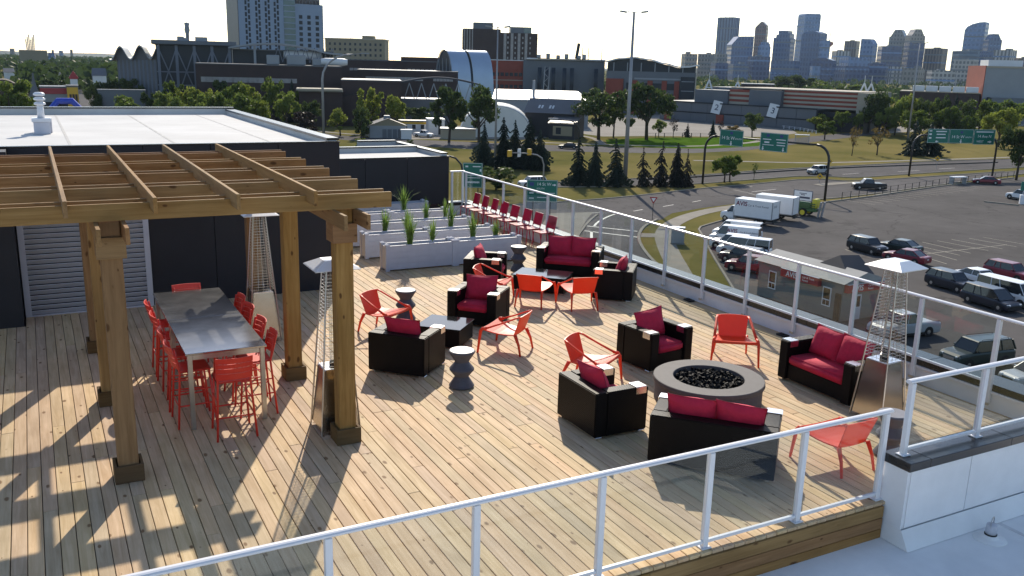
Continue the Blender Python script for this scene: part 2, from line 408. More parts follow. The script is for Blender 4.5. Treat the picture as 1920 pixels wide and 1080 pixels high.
railing(rb, ((11.55, 25.93, 0), (11.97, 25.93, 0)), [.03, .40], 1.42, .36, foot='clip', pz=.10)
# ---------------------------------------------------------------- roof drain on the lower roof
vx, vy = 9.292, 5.637
rv = thing('roof_drain_vent', 'small white roof vent with a wire bail on the pale membrane roof', 'roof vent', (vx, vy, -.43), R(20))
MB().lathe([(.18,.0),(.175,.008),(.10,.014),(.08,.03),(.07,.055)], 24).build('flange', M['membrane2'], rv, smooth=True)
MB().cyl((0,0,.05), .068, .02, 20).build('clamp', M['rubber'], rv)
MB().lathe([(.06,.05),(.06,.17),(.052,.185),(.0,.19)], 20).build('pipe', M['louver'], rv, smooth=True)
MB().tube([(-.055,0,.15),(-.055,0,.23),(-.03,0,.265),(.03,0,.265),(.055,0,.23),(.055,0,.15)], .006, 6).build('bail', M['steel'], rv)
for p in ((1307,560.5),(1434,612)):
    pass
for (x, y, lab) in ((11.82, 14.33, 'black scupper box at the foot of the parapet between two railing posts'), (11.82, 11.62, 'black scupper box at the foot of the parapet behind the orange chair')):
    t = thing('scupper', lab, 'drain', (x, y, .001))
    MB().box(-.05,.09,-.11,.11,0,.035).build('tray', M['rubber'], t, bevel=.01)
    MB().box(-.03,.03,-.05,.05,.035,.06).build('strainer', M['rubber'], t, bevel=.008)

# ---------------------------------------------------------------- dark clad buildings behind the deck
tb = thing('rooftop_building', 'tall navy black clad rooftop block with white membrane roof behind the pergola', 'building', (0, 18.1, 0))
MB().box(-9, 5.56, .03, 11.2, -.3, 2.94).build('wall_core', M['clad'], tb)
xs = [-9, -6.2, -4.4, -2.6, -.42]
for a, b in zip(xs[:-1], xs[1:]): MB().box(a+.006, b-.006, -.68, -.64, -.28, 3.06).build('wall_panel', M['clad'], tb, bevel=.003)
MB().box(-9, -.43, -.64, .03, -.28, 3.05).build('bay', M['clad'], tb)
for a, b in ((-.42, 1.79), (1.79, 3.0), (3.0, 4.3), (4.3, 5.56)):
    MB().box(a+.006, b-.006, 0, .03, (2.1 if a < 0 else -.03), 3.06).build('wall_panel', M['clad'], tb, bevel=.003)
MB().box(-9, 5.57, -.005, .12, 3.062, 3.09).build('roof_edge', M['cap'], tb, bevel=.004)
MB().box(-9, 5.55, .034, .118, 2.945, 3.061).build('edge_backing', M['clad'], tb)
MB().box(-9, 5.40, .12, 11.0, 2.94, 2.99).build('roof_membrane', M['membrane'], tb)
for x in (-3.2, -1.3, .6, 2.5, 4.4): MB().box(x, x+.05, .14, 10.9, 2.99, 2.994).build('membrane_seam', M['seam'], tb)
MB().box(-9, 5.56, 11.0, 11.2, 2.94, 3.16).build('far_parapet', M['membrane'], tb)
MB().box(-9, 5.60, 10.97, 11.25, 3.16, 3.20).build('parapet_cap', M['cap'], tb, bevel=.006)
MB().box(5.36, 5.53, .10, 11.0, 2.94, 3.10).build('side_parapet', M['membrane'], tb)
MB().box(5.32, 5.58, .10, 10.96, 3.10, 3.15).build('parapet_cap', M['cap'], tb, bevel=.006)
# louvred door in the dark wall
lv = MB().box(-.40, 1.79, -.055, -.001, -.02, .02).box(-.40,1.79,-.055,-.001,2.02,2.09)
lv.box(-.40,-.30,-.056,-.002,.02,2.02).box(1.69,1.79,-.056,-.002,.02,2.02)
lf = lv.build('louvre_frame', M['louver'], tb)
for k in range(21):
    z = .065 + k*.0945
    MB().obox((.695, -.02, z), (1.99, .105, .012), (R(-52),0,0)).build('louvre_slat', M['louver'], lf)
MB().box(-.3,1.69,.015,.028,.02,2.02).build('louvre_backing', M['dark'], lf)

vt = thing('roof_vent', 'white roof vent box with stacked metal cowl on the white membrane roof', 'roof vent', (.2, 22.15, 2.99))
MB().box(-.16,.16,-.16,.16,0,.26).build('curb', M['planter'], vt, bevel=.01)
MB().box(-.19,.19,-.19,.19,.26,.34).build('curb_cap', M['rail'], vt, bevel=.01)
MB().box(-.14,.20,.2,.5,0,.33).build('rear_curb', M['planter'], vt, bevel=.01)
MB().lathe([(.075,.34),(.06,.62)],16,(0,0,0)).build('stack', M['rail'], vt, smooth=True)
for z in (.60,.70,.80): MB().lathe([(.06,z),(.115,z+.02),(.11,z+.055),(.07,z+.08)],18).build('cowl_ring', M['rail'], vt, smooth=True)

lb = thing('rooftop_building', 'low navy black clad block with white roof beside the far planters', 'building', (0, 25.98, 0))
MB().box(5.0, 11.48, .03, 4.4, -15, 1.78).build('wall_core', M['clad'], lb)
for a, b in ((5.0,6.3),(6.3,7.6),(7.6,8.75),(8.75,10.1),(10.1,11.5)):
    MB().box(a+.006, b-.006, 0, .03, -.03, 1.84).build('wall_panel', M['clad'], lb, bevel=.003)
MB().box(5.0, 11.52, -.005, .1, 1.84, 1.875).build('roof_edge', M['cap'], lb, bevel=.003)
MB().box(5.0, 11.3, .1, 2.2, 1.78, 1.81).build('roof_membrane', M['membrane'], lb)
MB().box(5.0, 11.3, 2.2, 2.35, 1.78, 1.96).build('far_parapet', M['membrane'], lb)
MB().box(5.0, 11.3, 2.17, 2.4, 1.96, 2.0).build('parapet_cap', M['cap'], lb, bevel=.004)
MB().box(11.3, 11.46, .1, 4.3, 1.78, 1.93).build('side_parapet', M['membrane'], lb)
MB().box(11.27, 11.5, .1, 4.3, 1.93, 1.97).build('parapet_cap', M['cap'], lb, bevel=.004)
MB().box(9.9, 11.3, 4.1, 4.25, 1.78, 1.99).build('rear_parapet', M['membrane'], lb)
MB().box(9.9, 11.27, 4.07, 4.3, 1.99, 2.03).build('parapet_cap', M['cap'], lb, bevel=.004)

# the rest of the block below the deck
blk = struct(MB().box(-14, 11.95, -14, 26.0, -15, -.92).build('building_block', M['whitewall']))
# ---------------------------------------------------------------- pergola
pg = thing('pergola', 'large amber timber pergola with double rafters over the bar table', 'pergola', (0,0,0))
PX = (-1.93, .63, 3.19); PY = (10.38, 12.95, 15.5)
for x in PX:
    for y in PY:
        timber('post', (x, y, .002), (x, y, 2.98), .215, .215, M['pergola'], pg, bev=.012)
        MBb = MB()
        for s in (-1, 1):
            timber('base_board', (x-.155, y+s*.14, .105), (x+.155, y+s*.14, .105), .032, .205, M['basewood'], pg)
            timber('base_board', (x+s*.139, y-.122, .105), (x+s*.139, y+.122, .105), .032, .205, M['basewood'], pg)
            timber('collar_board', (x-.15, y+s*.127, 2.70), (x+.15, y+s*.127, 2.70), .034, .235, M['pergola'], pg)
            timber('collar_board', (x+s*.128, y-.108, 2.70), (x+s*.128, y+.108, 2.70), .034, .235, M['pergola'], pg)
for x in PX:
    for s in (-1, 1):
        timber('beam', (x+s*.135, 9.76, 2.905), (x+s*.135, 16.1, 2.905), .042, .175, M['pergola'], pg)
for y in (10.38, 11.66, 12.95, 14.22, 15.5):
    for s in (-1, 1):
        timber('rafter', (-2.7, y+s*.139, 3.086), (3.77, y+s*.139, 3.086), .042, .184, M['pergola'], pg)
for x in (-2.3, -1.46, -.62, .22, 1.06, 1.90, 2.745):
    timber('purlin', (x, 9.86, 3.19), (x, 15.95, 3.19), .042, .17, M['pergola'], pg)
# ---------------------------------------------------------------- furniture
def pillow(w, h, t, n=10, pinch=.07):
    """upright cushion in the XZ plane, centre at origin, thickness along Y, drawn-out corners"""
    mb = MB(); vs = []; fs = []
    for side in (-1, 1):
        for i in range(n+1):
            for j in range(n+1):
                u = -1+2*i/n; v = -1+2*j/n
                th = t/2*(max(0,1-abs(u)**3.2)*max(0,1-abs(v)**3.2))**.55
                pu = 1 - pinch*(1-v*v)*abs(u)**3; pv = 1 - pinch*(1-u*u)*abs(v)**3
                vs.append((u*w/2*pu, side*th + .006*side*math.sin(5*u+3*v), v*h/2*pv))
    m = (n+1)*(n+1)
    for i in range(n):
        for j in range(n):
            a = i*(n+1)+j; b = a+n+1
            fs.append((a, b, b+1, a+1)); fs.append((m+a, m+a+1, m+b+1, m+b))
    return mb.add(vs, fs)
def slab_cushion(x0, x1, y0, y1, z0, z1, r=.035):
    return MB().box(x0, x1, y0, y1, z0, z1)
def wicker_seat(name, label, W, nback, loc, rz, tilt=0.0, cush=None):
    """faces local -Y; W wide, .82 deep"""
    t = thing(name, label, 'armchair' if nback == 1 else 'loveseat', (loc[0], loc[1], .002), rz + R(90))
    D, A, H = .82, .175, .64
    for s in (-1, 1):
        xa, xb = sorted((s*W/2, s*(W/2-A)))
        MB().box(xa, xb, -D/2, D/2-.181, .035, H).build('arm', M['wicker'], t, bevel=.012, seg=2)
        MB().box(xa-.004, xb+.004, -D/2+.04, -D/2+.20, H+.001, H+.010).box(xa-.010, xa-.002, -D/2+.04, -D/2+.20, H-.09, H+.001).box(xb+.002, xb+.010, -D/2+.04, -D/2+.20, H-.09, H+.001).build('arm_plate', M['steelplate'], t)
        for fy in (-D/2+.07, D/2-.07):
            MB().box(s*(W/2-.05)-.05, s*(W/2-.05)+.05, fy-.05, fy+.05, 0, .034).build('foot', M['steelplate'], t, bevel=.004)
    MB().box(-W/2, W/2, D/2-.18, D/2, .035, H).build('back_panel', M['wicker'], t, bevel=.012, seg=2)
    MB().box(-W/2+A+.002, W/2-A-.002, -D/2+.035, D/2-.182, .05, .285).build('seat_base', M['wicker'], t, bevel=.01)
    iw = W-2*A
    sc = MB().box(-iw/2+.008, iw/2-.008, -D/2+.01, D/2-.19, .288, .425).build('seat_cushion', M['cushion'], t, smooth=True, bevel=.032, seg=4)
    for k in range(nback):
        bwid = iw/nback + .03
        cx = -iw/2 + iw/nback*(k+.5)
        lean = R(-17) if cush is None else cush
        MB(); pmesh = pillow(bwid, .47, .19)
        bc = pmesh.build('back_cushion', M['cushion'], t, smooth=True, loc=(cx+random.uniform(-.01,.01), D/2-.285, .635), rot=(lean+R(random.uniform(-2,2)), R(random.uniform(-3,3)+tilt), R(random.uniform(-3,3))))
        hw_, hh_ = bwid/2, .235
        edge = [(-1+2*i/8, -1) for i in range(8)]+[(1, -1+2*i/8) for i in range(8)]+[(1-2*i/8, 1) for i in range(8)]+[(-1, 1-2*i/8) for i in range(8)]
        MB().tube([(u*hw_*(1-.07*(1-v*v)*abs(u)**3), 0, v*hh_*(1-.07*(1-u*u)*abs(v)**3)) for u,v in edge], .007, 5, closed=True).build('piping', M['piping'], bc, smooth=True)
    return t
M['piping'] = pm('crimson_piping', (.30,.008,.032), rough=.8, var=.1)
wicker_seat('wicker_armchair', 'black wicker armchair seen from behind, nearest the zigzag stool and low table', .95, 1, (4.93, 12.70), R(43))
wicker_seat('wicker_armchair', 'black wicker armchair facing the camera behind the small dark coffee table', .95, 1, (7.10, 14.62), R(224))
wicker_seat('wicker_armchair', 'black wicker armchair in front of the white planter boxes', .92, 1, (8.53, 17.26), R(-36), tilt=4)
wicker_seat('wicker_armchair', 'black wicker armchair turned away, backing onto the right parapet', .92, 1, (10.60, 15.28), R(139))
wicker_seat('wicker_armchair', 'black wicker armchair facing the fire pit from its far side', .92, 1, (8.72, 11.35), R(-83), tilt=-5)
wicker_seat('wicker_armchair', 'black wicker armchair seen from behind, left of the fire pit', .95, 1, (6.48, 9.50), R(0), tilt=3)
wicker_seat('wicker_loveseat', 'black wicker loveseat with two crimson cushions at the glass railing corner group', 1.45, 2, (10.79, 17.40), R(228))
wicker_seat('wicker_loveseat', 'black wicker loveseat seen from behind through the front glass railing', 1.50, 2, (7.11, 7.92), R(43))
wicker_seat('wicker_loveseat', 'black wicker loveseat in front of the tall right patio heater', 1.44, 2, (10.48, 9.20), R(180), tilt=2)

def coffee_table(label, L, W, loc, rz):
    t = thing('coffee_table', label, 'coffee table', (loc[0], loc[1], .002), rz)
    MB().box(-L/2+.02, L/2-.02, -W/2+.02, W/2-.02, .03, .345).build('wicker_base', M['wicker'], t, bevel=.01)
    MB().box(-L/2, L/2, -W/2, W/2, .346, .358).build('glass_top', M['blackglass'], t, bevel=.003)
    for sx in (-1,1):
        for sy in (-1,1):
            MB().box(sx*(L/2-.08)-.04, sx*(L/2-.08)+.04, sy*(W/2-.08)-.04, sy*(W/2-.08)+.04, 0, .03).build('foot', M['steelplate'], t, bevel=.004)
coffee_table('long black glass topped coffee table ringed by orange chairs', 1.16, .76, (9.47, 16.36), R(-45))
coffee_table('square black glass topped coffee table between two wicker armchairs', .80, .76, (6.02, 13.70), R(-44))

def zig_table(label, loc):
    t = thing('side_table', label, 'side table', (loc[0], loc[1], .002), random.uniform(0, 1))
    h = .57
    prof = [(.0,0),(.165,0),(.185,.015),(.19,.03),(.105,.165),(.105,.175),(.185,.275),(.185,.295),(.105,.395),(.105,.405),(.195,.545),(.198,.56),(.19,h),(.0,h)]
    mb = MB().lathe(prof, 32, cap=False)
    mb.build('pedestal', M['stone'], t)
    MB().lathe([(0,h+.001),(.183,h+.001),(.178,h+.006),(0,h+.006)], 32, cap=False).build('top', M['stonetop'], t)
M['stonetop'] = pm('polished_stone_top', (.22,.21,.22), rough=.38, var=.12, vs=7)
zig_table('charcoal zigzag side table behind the left orange lounge chair', (5.90, 15.28))
zig_table('charcoal zigzag side table alone in front of the left wicker armchair', (5.35, 11.56))
zig_table('charcoal zigzag side table beside the wicker armchair at the planters', (9.85, 18.20))
zig_table('charcoal zigzag side table behind the right end of the front railing', (9.27, 7.10))

# fire pit
fp = thing('fire_pit', 'round grey concrete fire pit filled with black fire glass', 'fire pit', (8.42, 9.62, .002))
MB().lathe([(.76,0),(.775,.0),(.775,.275),(.785,.28)], 64, cap=False).build('drum', M['stone'], fp, smooth=False)
MB().lathe([(.775,.281),(.80,.284),(.806,.30),(.80,.345),(.79,.352),(.52,.352),(.512,.345),(.512,.25)], 64, cap=False).build('rim', M['firestone'], fp)
MB().cyl((0,0,.24), .515, .02, 48).build('pan', M['dark'], fp)
mb = MB(); rq = random.Random(5)
for k in range(520):
    a = rq.uniform(0, 6.283); r = .495*math.sqrt(rq.random()); s = rq.uniform(.018,.042)
    mb.obox((r*math.cos(a), r*math.sin(a), .285+rq.uniform(-.02,.025)), (s*1.5, s, s*.8), (rq.uniform(0,3),rq.uniform(0,3),rq.uniform(0,3)))
mb.build('fire_glass', M['lava'], fp)['kind'] = 'stuff'

# orange lounge chairs: back at -Y.. faces local +X after rotation helper (front = +Y)
def lounge_chair():
    t = thing('lounge_chair', 'x', 'lounge chair', (0,0,0), 0, 'orange moulded lounge chairs')
    # frame: legs, arms and top bar one continuous moulding per side
    for s in (-1, 1):
        MB().tube([(s*.385,.345,.0),(s*.372,.325,.20),(s*.362,.305,.375),(s*.355,.275,.415),(s*.34,.20,.43)], [.016,.020,.024,.026,.022], 8, sq=(1.0,1.15)).build('front_leg', M['orange'], t, smooth=True)
        MB().tube([(s*.34,.20,.43),(s*.305,-.05,.535),(s*.272,-.28,.640),(s*.25,-.345,.665)], [.021,.018,.019,.021], 8, sq=(.75,1.3)).build('arm', M['orange'], t, smooth=True)
        MB().tube([(s*.275,-.385,.0),(s*.262,-.345,.18),(s*.245,-.27,.345)], [.015,.019,.028], 8, sq=(1.0,1.15)).build('back_leg', M['orange'], t, smooth=True)
    # back shell with slightly hollow face
    rows = []
    for i in range(7):
        q = i/6; z = .335+.338*q; yb = -.235-.118*q; hw = .225+.028*q
        rows.append([(hw*(-1+2*j/8), yb-.03*(1-(-1+2*j/8)**2)*(.4+.6*q), z + .012*(1-(-1+2*j/8)**2)*(q)) for j in range(9)])
    vs=[]; fs=[]
    for off in (0, .016):
        for r_ in rows: vs += [(x, yy-off, z) for x,yy,z in r_]
    n=9; m=63
    for i in range(6):
        for j in range(8):
            a=i*n+j; fs += [(a,a+1,a+n+1,a+n),(m+a,m+a+n,m+a+n+1,m+a+1)]
    for j in range(8): fs += [(j,m+j,m+j+1,j+1),(54+j,55+j,m+55+j,m+54+j)]
    for i in range(6): fs += [(i*n,i*n+n,m+i*n+n,m+i*n),(i*n+8,m+i*n+8,m+i*n+n+8,i*n+n+8)]
    MB().add(vs,fs).build('backrest', M['orange'], t, smooth=False)
    # seat
    rows=[]
    for i in range(7):
        q=i/6; yb=-.25+.56*q; hw=.24+.105*q; z=.335+.07*q-.03*math.sin(math.pi*q)
        rows.append([(hw*(-1+2*j/8), yb, z+.012*((-1+2*j/8)**2)) for j in range(9)])
    vs=[]; fs=[]
    for off in (0,.018):
        for r_ in rows: vs += [(x,yy,z-off) for x,yy,z in r_]
    for i in range(6):
        for j in range(8):
            a=i*n+j; fs += [(a,a+1,a+n+1,a+n),(m+a,m+a+n,m+a+n+1,m+a+1)]
    for j in range(8): fs += [(j,m+j,m+j+1,j+1),(54+j,55+j,m+55+j,m+54+j)]
    for i in range(6): fs += [(i*n,i*n+n,m+i*n+n,m+i*n),(i*n+8,m+i*n+8,m+i*n+n+8,i*n+n+8)]
    MB().add(vs,fs).build('seat', M['orange'], t)
    MB().box(-.35,.35,.295,.325,.365,.40).build('front_rail', M['orange'], t, bevel=.008)
    return t
oc = lounge_chair()
spots = [((5.29,14.73),-55,'orange lounge chair beside the zigzag table, left of the seating groups'),
 ((6.80,12.93),129,'orange lounge chair standing alone in the middle of the deck, facing left'),
 ((8.10,16.02),-42,'orange lounge chair at the left end of the long coffee table'),
 ((8.69,15.37),45,'orange lounge chair with its back to the camera, left of the touching pair'),
 ((9.46,14.86),76,'orange lounge chair with its back to the camera, right of the touching pair'),
 ((7.26,10.96),-57,'orange lounge chair between two wicker armchairs left of the fire pit'),
 ((10.03,10.92),235,'orange lounge chair facing the camera behind the fire pit'),
 ((8.46,7.25),90,'orange lounge chair behind the front glass railing at lower right')]
for i, (p, a, lab) in enumerate(spots):
    if i == 0:
        oc.location = (p[0], p[1], .002); oc.rotation_euler = (0,0,R(a-90)); oc['label'] = lab
    else: copy_tree(oc, (p[0], p[1], .002), R(a-90), lab)

# cherry stacking chairs along the parapet, facing -X
def stack_chair():
    t = thing('stacking_chair', 'x', 'chair', (0,0,0), 0, 'red stacking chairs in a row along the parapet')
    for s in (-1,1):
        MB().tube([(s*.21,.225,0),(s*.195,.19,.44)], [.011,.014], 8).build('leg', M['redchair'], t, smooth=True)
        MB().tube([(s*.205,-.25,0),(s*.19,-.19,.44),(s*.19,-.22,.60),(s*.185,-.25,.70)], [.011,.014,.013,.012], 8).build('leg', M['redchair'], t, smooth=True)
    MB().box(-.215,.215,-.20,.225,.44,.462).build('seat', M['redchair'], t, bevel=.02, seg=2)
    rows=[]
    MBk=MB()
    for i in range(5):
        q=i/4; z=.52+.33*q
        rows.append([(.20*(-1+2*j/6), -.205-.07*q-.02*(1-(-1+2*j/6)**2), z) for j in range(7)]+[(.20*(1-2*j/6), -.222-.07*q-.02*(1-(1-2*j/6)**2), z) for j in range(7)])
    MBk.loft(rows).build('backrest', M['redchair'], t)
    return t
sc_ = stack_chair()
ys = [24.72,24.10,23.49,22.85,22.18,21.48,20.86,20.22]
labs = ['red stacking chair farthest away, at the far left end of the row along the parapet','second red stacking chair from the far end of the row','third red stacking chair from the far end of the row','fourth red stacking chair from the far end of the row','fourth red stacking chair from the near end of the row','third red stacking chair from the near end of the row','red stacking chair next to last at the near end of the row','red stacking chair nearest the loveseat, a little apart from the row']
for i,(y,lab) in enumerate(zip(ys,labs)):
    rz = R(90+random.uniform(-4,4)); p=(11.62+random.uniform(-.02,.02)+(.04 if i==7 else 0), y, .002)
    if i==0: sc_.location=p; sc_.rotation_euler=(0,0,rz); sc_['label']=lab
    else: copy_tree(sc_, p, rz, lab)

# bar tables and stools
def bar_table(label, cy):
    t = thing('bar_table', label, 'table', (1.97, cy, .002))
    L=1.685
    MB().box(-.51,.51,-L/2,L/2,1.012,1.04).build('top', M['tabletop'], t, bevel=.004)
    for sx in (-1,1):
        for sy in (-1,1):
            MB().box(sx*.455-.03,sx*.455+.03,sy*(L/2-.055)-.03,sy*(L/2-.055)+.03,0,1.011).build('leg', M['steel'], t, bevel=.004)
    MB().box(-.42,.42,-L/2+.04,-L/2+.07,.94,1.011).box(-.42,.42,L/2-.07,L/2-.04,.94,1.011).box(-.47,-.44,-L/2+.09,L/2-.09,.94,1.011).box(.44,.47,-L/2+.09,L/2-.09,.94,1.011).build('apron', M['steel'], t)
bar_table('steel topped bar table unit nearest the camera under the pergola', 12.305)
bar_table('steel topped bar table unit at the far end under the pergola', 13.995)
def bar_stool():
    """front = +Y"""
    t = thing('bar_stool', 'x', 'bar stool', (0,0,0), 0, 'red metal bar stools round the bar table')
    for s in (-1,1):
        MB().tube([(s*.235,.235,0),(s*.19,.175,.74)], .0145, 8).build('leg', M['stool'], t, smooth=True)
        MB().tube([(s*.245,-.25,0),(s*.20,-.19,.74),(s*.205,-.215,.92),(s*.20,-.245,1.07)], [.0145,.0145,.013,.012], 8).build('leg', M['stool'], t, smooth=True)
    zf=.30; e=.225
    MB().tube([(-.22,.215,zf),(.22,.215,zf),(.225,-.225,zf),(-.225,-.225,zf)], .011, 6, closed=True).build('footrest', M['stool'], t, smooth=True)
    MB().tube([(-.21,.2,.5),(-.212,-.21,.5)], .009, 6).build('brace', M['stool'], t, smooth=True); MB().tube([(.21,.2,.5),(.212,-.21,.5)], .009, 6).build('brace', M['stool'], t, smooth=True)
    MB().box(-.215,.215,-.205,.205,.742,.765).build('seat', M['stool'], t, bevel=.02, seg=2)
    for z0,z1 in ((.80,.885),(.892,.955),(.962,1.02),(1.027,1.10)):
        rows=[]
        for zz in (z0,z1):
            yb=-.185-.09*(zz-.76)/.34
            rows.append([(.225*(-1+2*j/8), yb-.045*(1-(-1+2*j/8)**2), zz) for j in range(9)]+[(.225*(1-2*j/8), yb-.012-.045*(1-(1-2*j/8)**2), zz) for j in range(9)])
        MB().loft(rows).build('back_slat', M['stool'], t)
    return t
bs0 = bar_stool()
st = []
for k,y in enumerate((14.03,13.36,12.47,11.83)):
    st.append(((1.58,y), 0, ('red bar stool at the far end of the left side of the bar table','second red bar stool from the far end on the left side','second red bar stool from the near end on the left side','red bar stool at the near end of the left side of the bar table')[k]))
for k,y in enumerate((13.95,13.35,12.55,11.87)):
    st.append(((2.38,y), 180, ('red bar stool at the far end of the right side of the bar table','second red bar stool from the far end on the right side','second red bar stool from the near end on the right side','red bar stool at the near end of the right side of the bar table')[k]))
st.append(((1.965,11.21), 90, 'red bar stool at the near head of the bar table, its back to the camera'))
st.append(((2.0,14.72), 270, 'red bar stool at the far head of the bar table, only its back showing'))
for i,(p,a,lab) in enumerate(st):
    rz=R(a-90+random.uniform(-5,5))
    if i==0: bs0.location=(p[0],p[1],.002); bs0.rotation_euler=(0,0,rz); bs0['label']=lab
    else: copy_tree(bs0,(p[0],p[1],.002),rz,lab)

# pyramid patio heaters
def heater():
    t = thing('patio_heater', 'x', 'patio heater', (0,0,0), 0, 'pyramid patio heaters')
    b0, b1, zb = .245, .17, .84
    # base cabinet panels, front and sides tapering
    def quad(a,b,z0,z1,s): return [(-a,-s*a,z0),(a,-s*a,z0),(b,-s*b,z1),(-b,-s*b,z1)]
    for k in range(4):
        rot = (0,0,R(90*k))
        MB().add([(-b0,-b0,.05),(b0,-b0,.05),(b1,-b1,zb),(-b1,-b1,zb),(-b0,-b0+.01,.05),(b0,-b0+.01,.05),(b1,-b1+.01,zb),(-b1,-b1+.01,zb)],[(0,1,2,3),(5,4,7,6),(0,3,7,4),(1,5,6,2),(3,2,6,7),(0,4,5,1)]).build('cabinet_panel', M['steelpanel'], t, rot=rot)
        a = k*math.pi/2+math.pi/4
        def corner(z, e=.012):
            h = b0+(.085-b0)*(z/2.16)+e
            return (h*math.sqrt(2)*math.cos(a), h*math.sqrt(2)*math.sin(a), z)
        MB().tube([corner(0.0),corner(2.17)], .0115, 6).build('corner_post', M['steel'], t)
        # mesh guard: horizontal wires on this side
        mb = MB()
        for q in range(26):
            z = .90+q*.047
            h = b0+(.085-b0)*(z/2.16)+.005
            mb.box(-h, h, -h-.002, -h+.002, z-.0022, z+.0022)
        for u in (-.5, 0, .5):
            z0, z1 = .88, 2.12; h0=b0+(.085-b0)*(z0/2.16); h1=b0+(.085-b0)*(z1/2.16)
            mb.tube([(u*h0*.9,-h0,z0),(u*h1*.9,-h1,z1)], .0025, 4)
        mb.build('mesh_guard', M['steel'], t, rot=rot)
    MB().box(-.165,.165,-.165,.165,zb-.01,zb+.015).build('burner_tray', M['steelplate'], t, bevel=.006)
    MB().cyl((0,0,zb+.015),.06,.05,20).build('burner', M['rubber'], t)
    MB().cyl((0,0,zb+.065),.055,1.16,20).build('glass_tube', M['glass'], t, smooth=True)
    MB().box(-.12,.12,-.12,.12,2.13,2.17).build('head', M['steel'], t, bevel=.006)
    c=.29
    MB().add([(-c,-c,2.175),(c,-c,2.175),(c,c,2.175),(-c,c,2.175),(-.12,-.12,2.265),(.12,-.12,2.265),(.12,.12,2.265),(-.12,.12,2.265),(-c,-c,2.165),(c,-c,2.165),(c,c,2.165),(-c,c,2.165)],[(0,1,5,4),(1,2,6,5),(2,3,7,6),(3,0,4,7),(4,5,6,7),(8,9,1,0),(9,10,2,1),(10,11,3,2),(11,8,0,3),(11,10,9,8)]).build('reflector_cap', M['capwhite'], t)
    mb=MB()
    for i in range(6):
        for j in range(5):
            h=b0+(b1-b0)*((.25+i*.035)/zb)
            mb.box(-.08+j*.04-.012,-.08+j*.04+.012,-h-.0015,-h+.003,.25+i*.035-.006,.25+i*.035+.006)
    mb.build('vent_slots', M['rubber'], t, rot=(0,0,0)); 
    return t
M['capwhite'] = pm('pale_aluminium', (.72,.73,.74), rough=.35, metal=.35, var=.03)
ph = heater()
for i,(x,y,rz,lab) in enumerate(((3.20,10.86,0,'pyramid patio heater standing behind the front right pergola post'),(3.22,15.15,0,'pyramid patio heater against the dark wall behind the bar table'),(10.22,8.10,4,'pyramid patio heater beside the loveseat at the right railing'))):
    if i==0: ph.location=(x,y,.002); ph.rotation_euler=(0,0,R(rz)); ph['label']=lab
    else: copy_tree(ph,(x,y,.002),R(rz),lab)

# planters: five rows of two joined boxes
def planter():
    t = thing('planter_box', 'x', 'planter', (0,0,0), 0, 'white planter boxes in rows')
    L, D, H = 1.73, .38, .57
    for side in (0, 1):
        y = 0 if side == 0 else D-.028
        for k in range(4):
            MB().box(.05, L-.05, y, y+.026, .03+k*.137, .03+k*.137+.1362).build('side_board', M['planter'], t, bevel=.003)
    for x in (0, L-.03):
        for k in range(4):
            MB().box(x+.002, x+.028, .07, D-.07, .03+k*.137, .03+k*.137+.1362).build('end_board', M['planter'], t, bevel=.003)
    for x in (.03, L-.03):
        for y in (.03, D-.03):
            MB().box(x-.048,x+.048,y-.048,y+.048,0,.60).build('corner_post', M['planter'], t, bevel=.004)
            MB().add([(x-.055,y-.055,.602),(x+.055,y-.055,.602),(x+.055,y+.055,.602),(x-.055,y+.055,.602),(x-.055,y-.055,.625),(x+.055,y-.055,.625),(x+.055,y+.055,.625),(x-.055,y+.055,.625),(x,y,.655)],[(3,2,1,0),(0,1,5,4),(1,2,6,5),(2,3,7,6),(3,0,4,7),(4,5,8),(5,6,8),(6,7,8),(7,4,8)]).build('post_cap', M['planter'], t)
    MB().box(.06,L-.06,-.012,.03,.575,.595).box(.06,L-.06,D-.03,D+.012,.575,.595).build('top_trim', M['planter'], t, bevel=.003)
    MB().box(.04,L-.04,.028,D-.03,.40,.525).build('soil', M['soil'], t)
    return t
pb = planter()
rowname = ['front row','second row','third row','fourth row','farthest row']
first=True
for i,y in enumerate((19.16,20.62,22.08,23.54,25.1)):
    for j,x in enumerate((6.93,8.68)):
        lab='white planter box, '+('left' if j==0 else 'right')+' box of the '+rowname[i]
        if first: pb.location=(x,y,.002); pb['label']=lab; first=False
        else: copy_tree(pb,(x,y,.002),R(random.uniform(-.5,.5)),lab)
def tuft(label, loc, h, nbl, seed):
    rq=random.Random(seed); mb=MB()
    for k in range(nbl):
        a=rq.uniform(0,6.283); r0=rq.uniform(0,.055); hh=h*rq.uniform(.45,1.12); lean=rq.uniform(.08,.42)*hh*rq.choice((.3,.7,1,1.8)); w=rq.uniform(.007,.013)
        px,py=r0*math.cos(a),r0*math.sin(a); dx,dy=math.cos(a),math.sin(a); sx,sy=-dy,dx
        pts=[]
        for q in (0,.35,.7,1):
            rr=lean*q*q; zz=hh*(q-.28*q*q*(lean/hh)*2.2)
            ww=w*(1-q)**.6+.0008
            pts.append(((px+dx*rr-sx*ww,py+dy*rr-sy*ww,zz),(px+dx*rr+sx*ww,py+dy*rr+sy*ww,zz)))
        vs=[p for pr in pts for p in pr]
        mb.add(vs,[(0,1,3,2),(2,3,5,4),(4,5,7,6)])
    o=mb.build('ornamental_grass', M['blade'], loc=loc)
    tag(o,label,'plant','ornamental grasses in the planters')
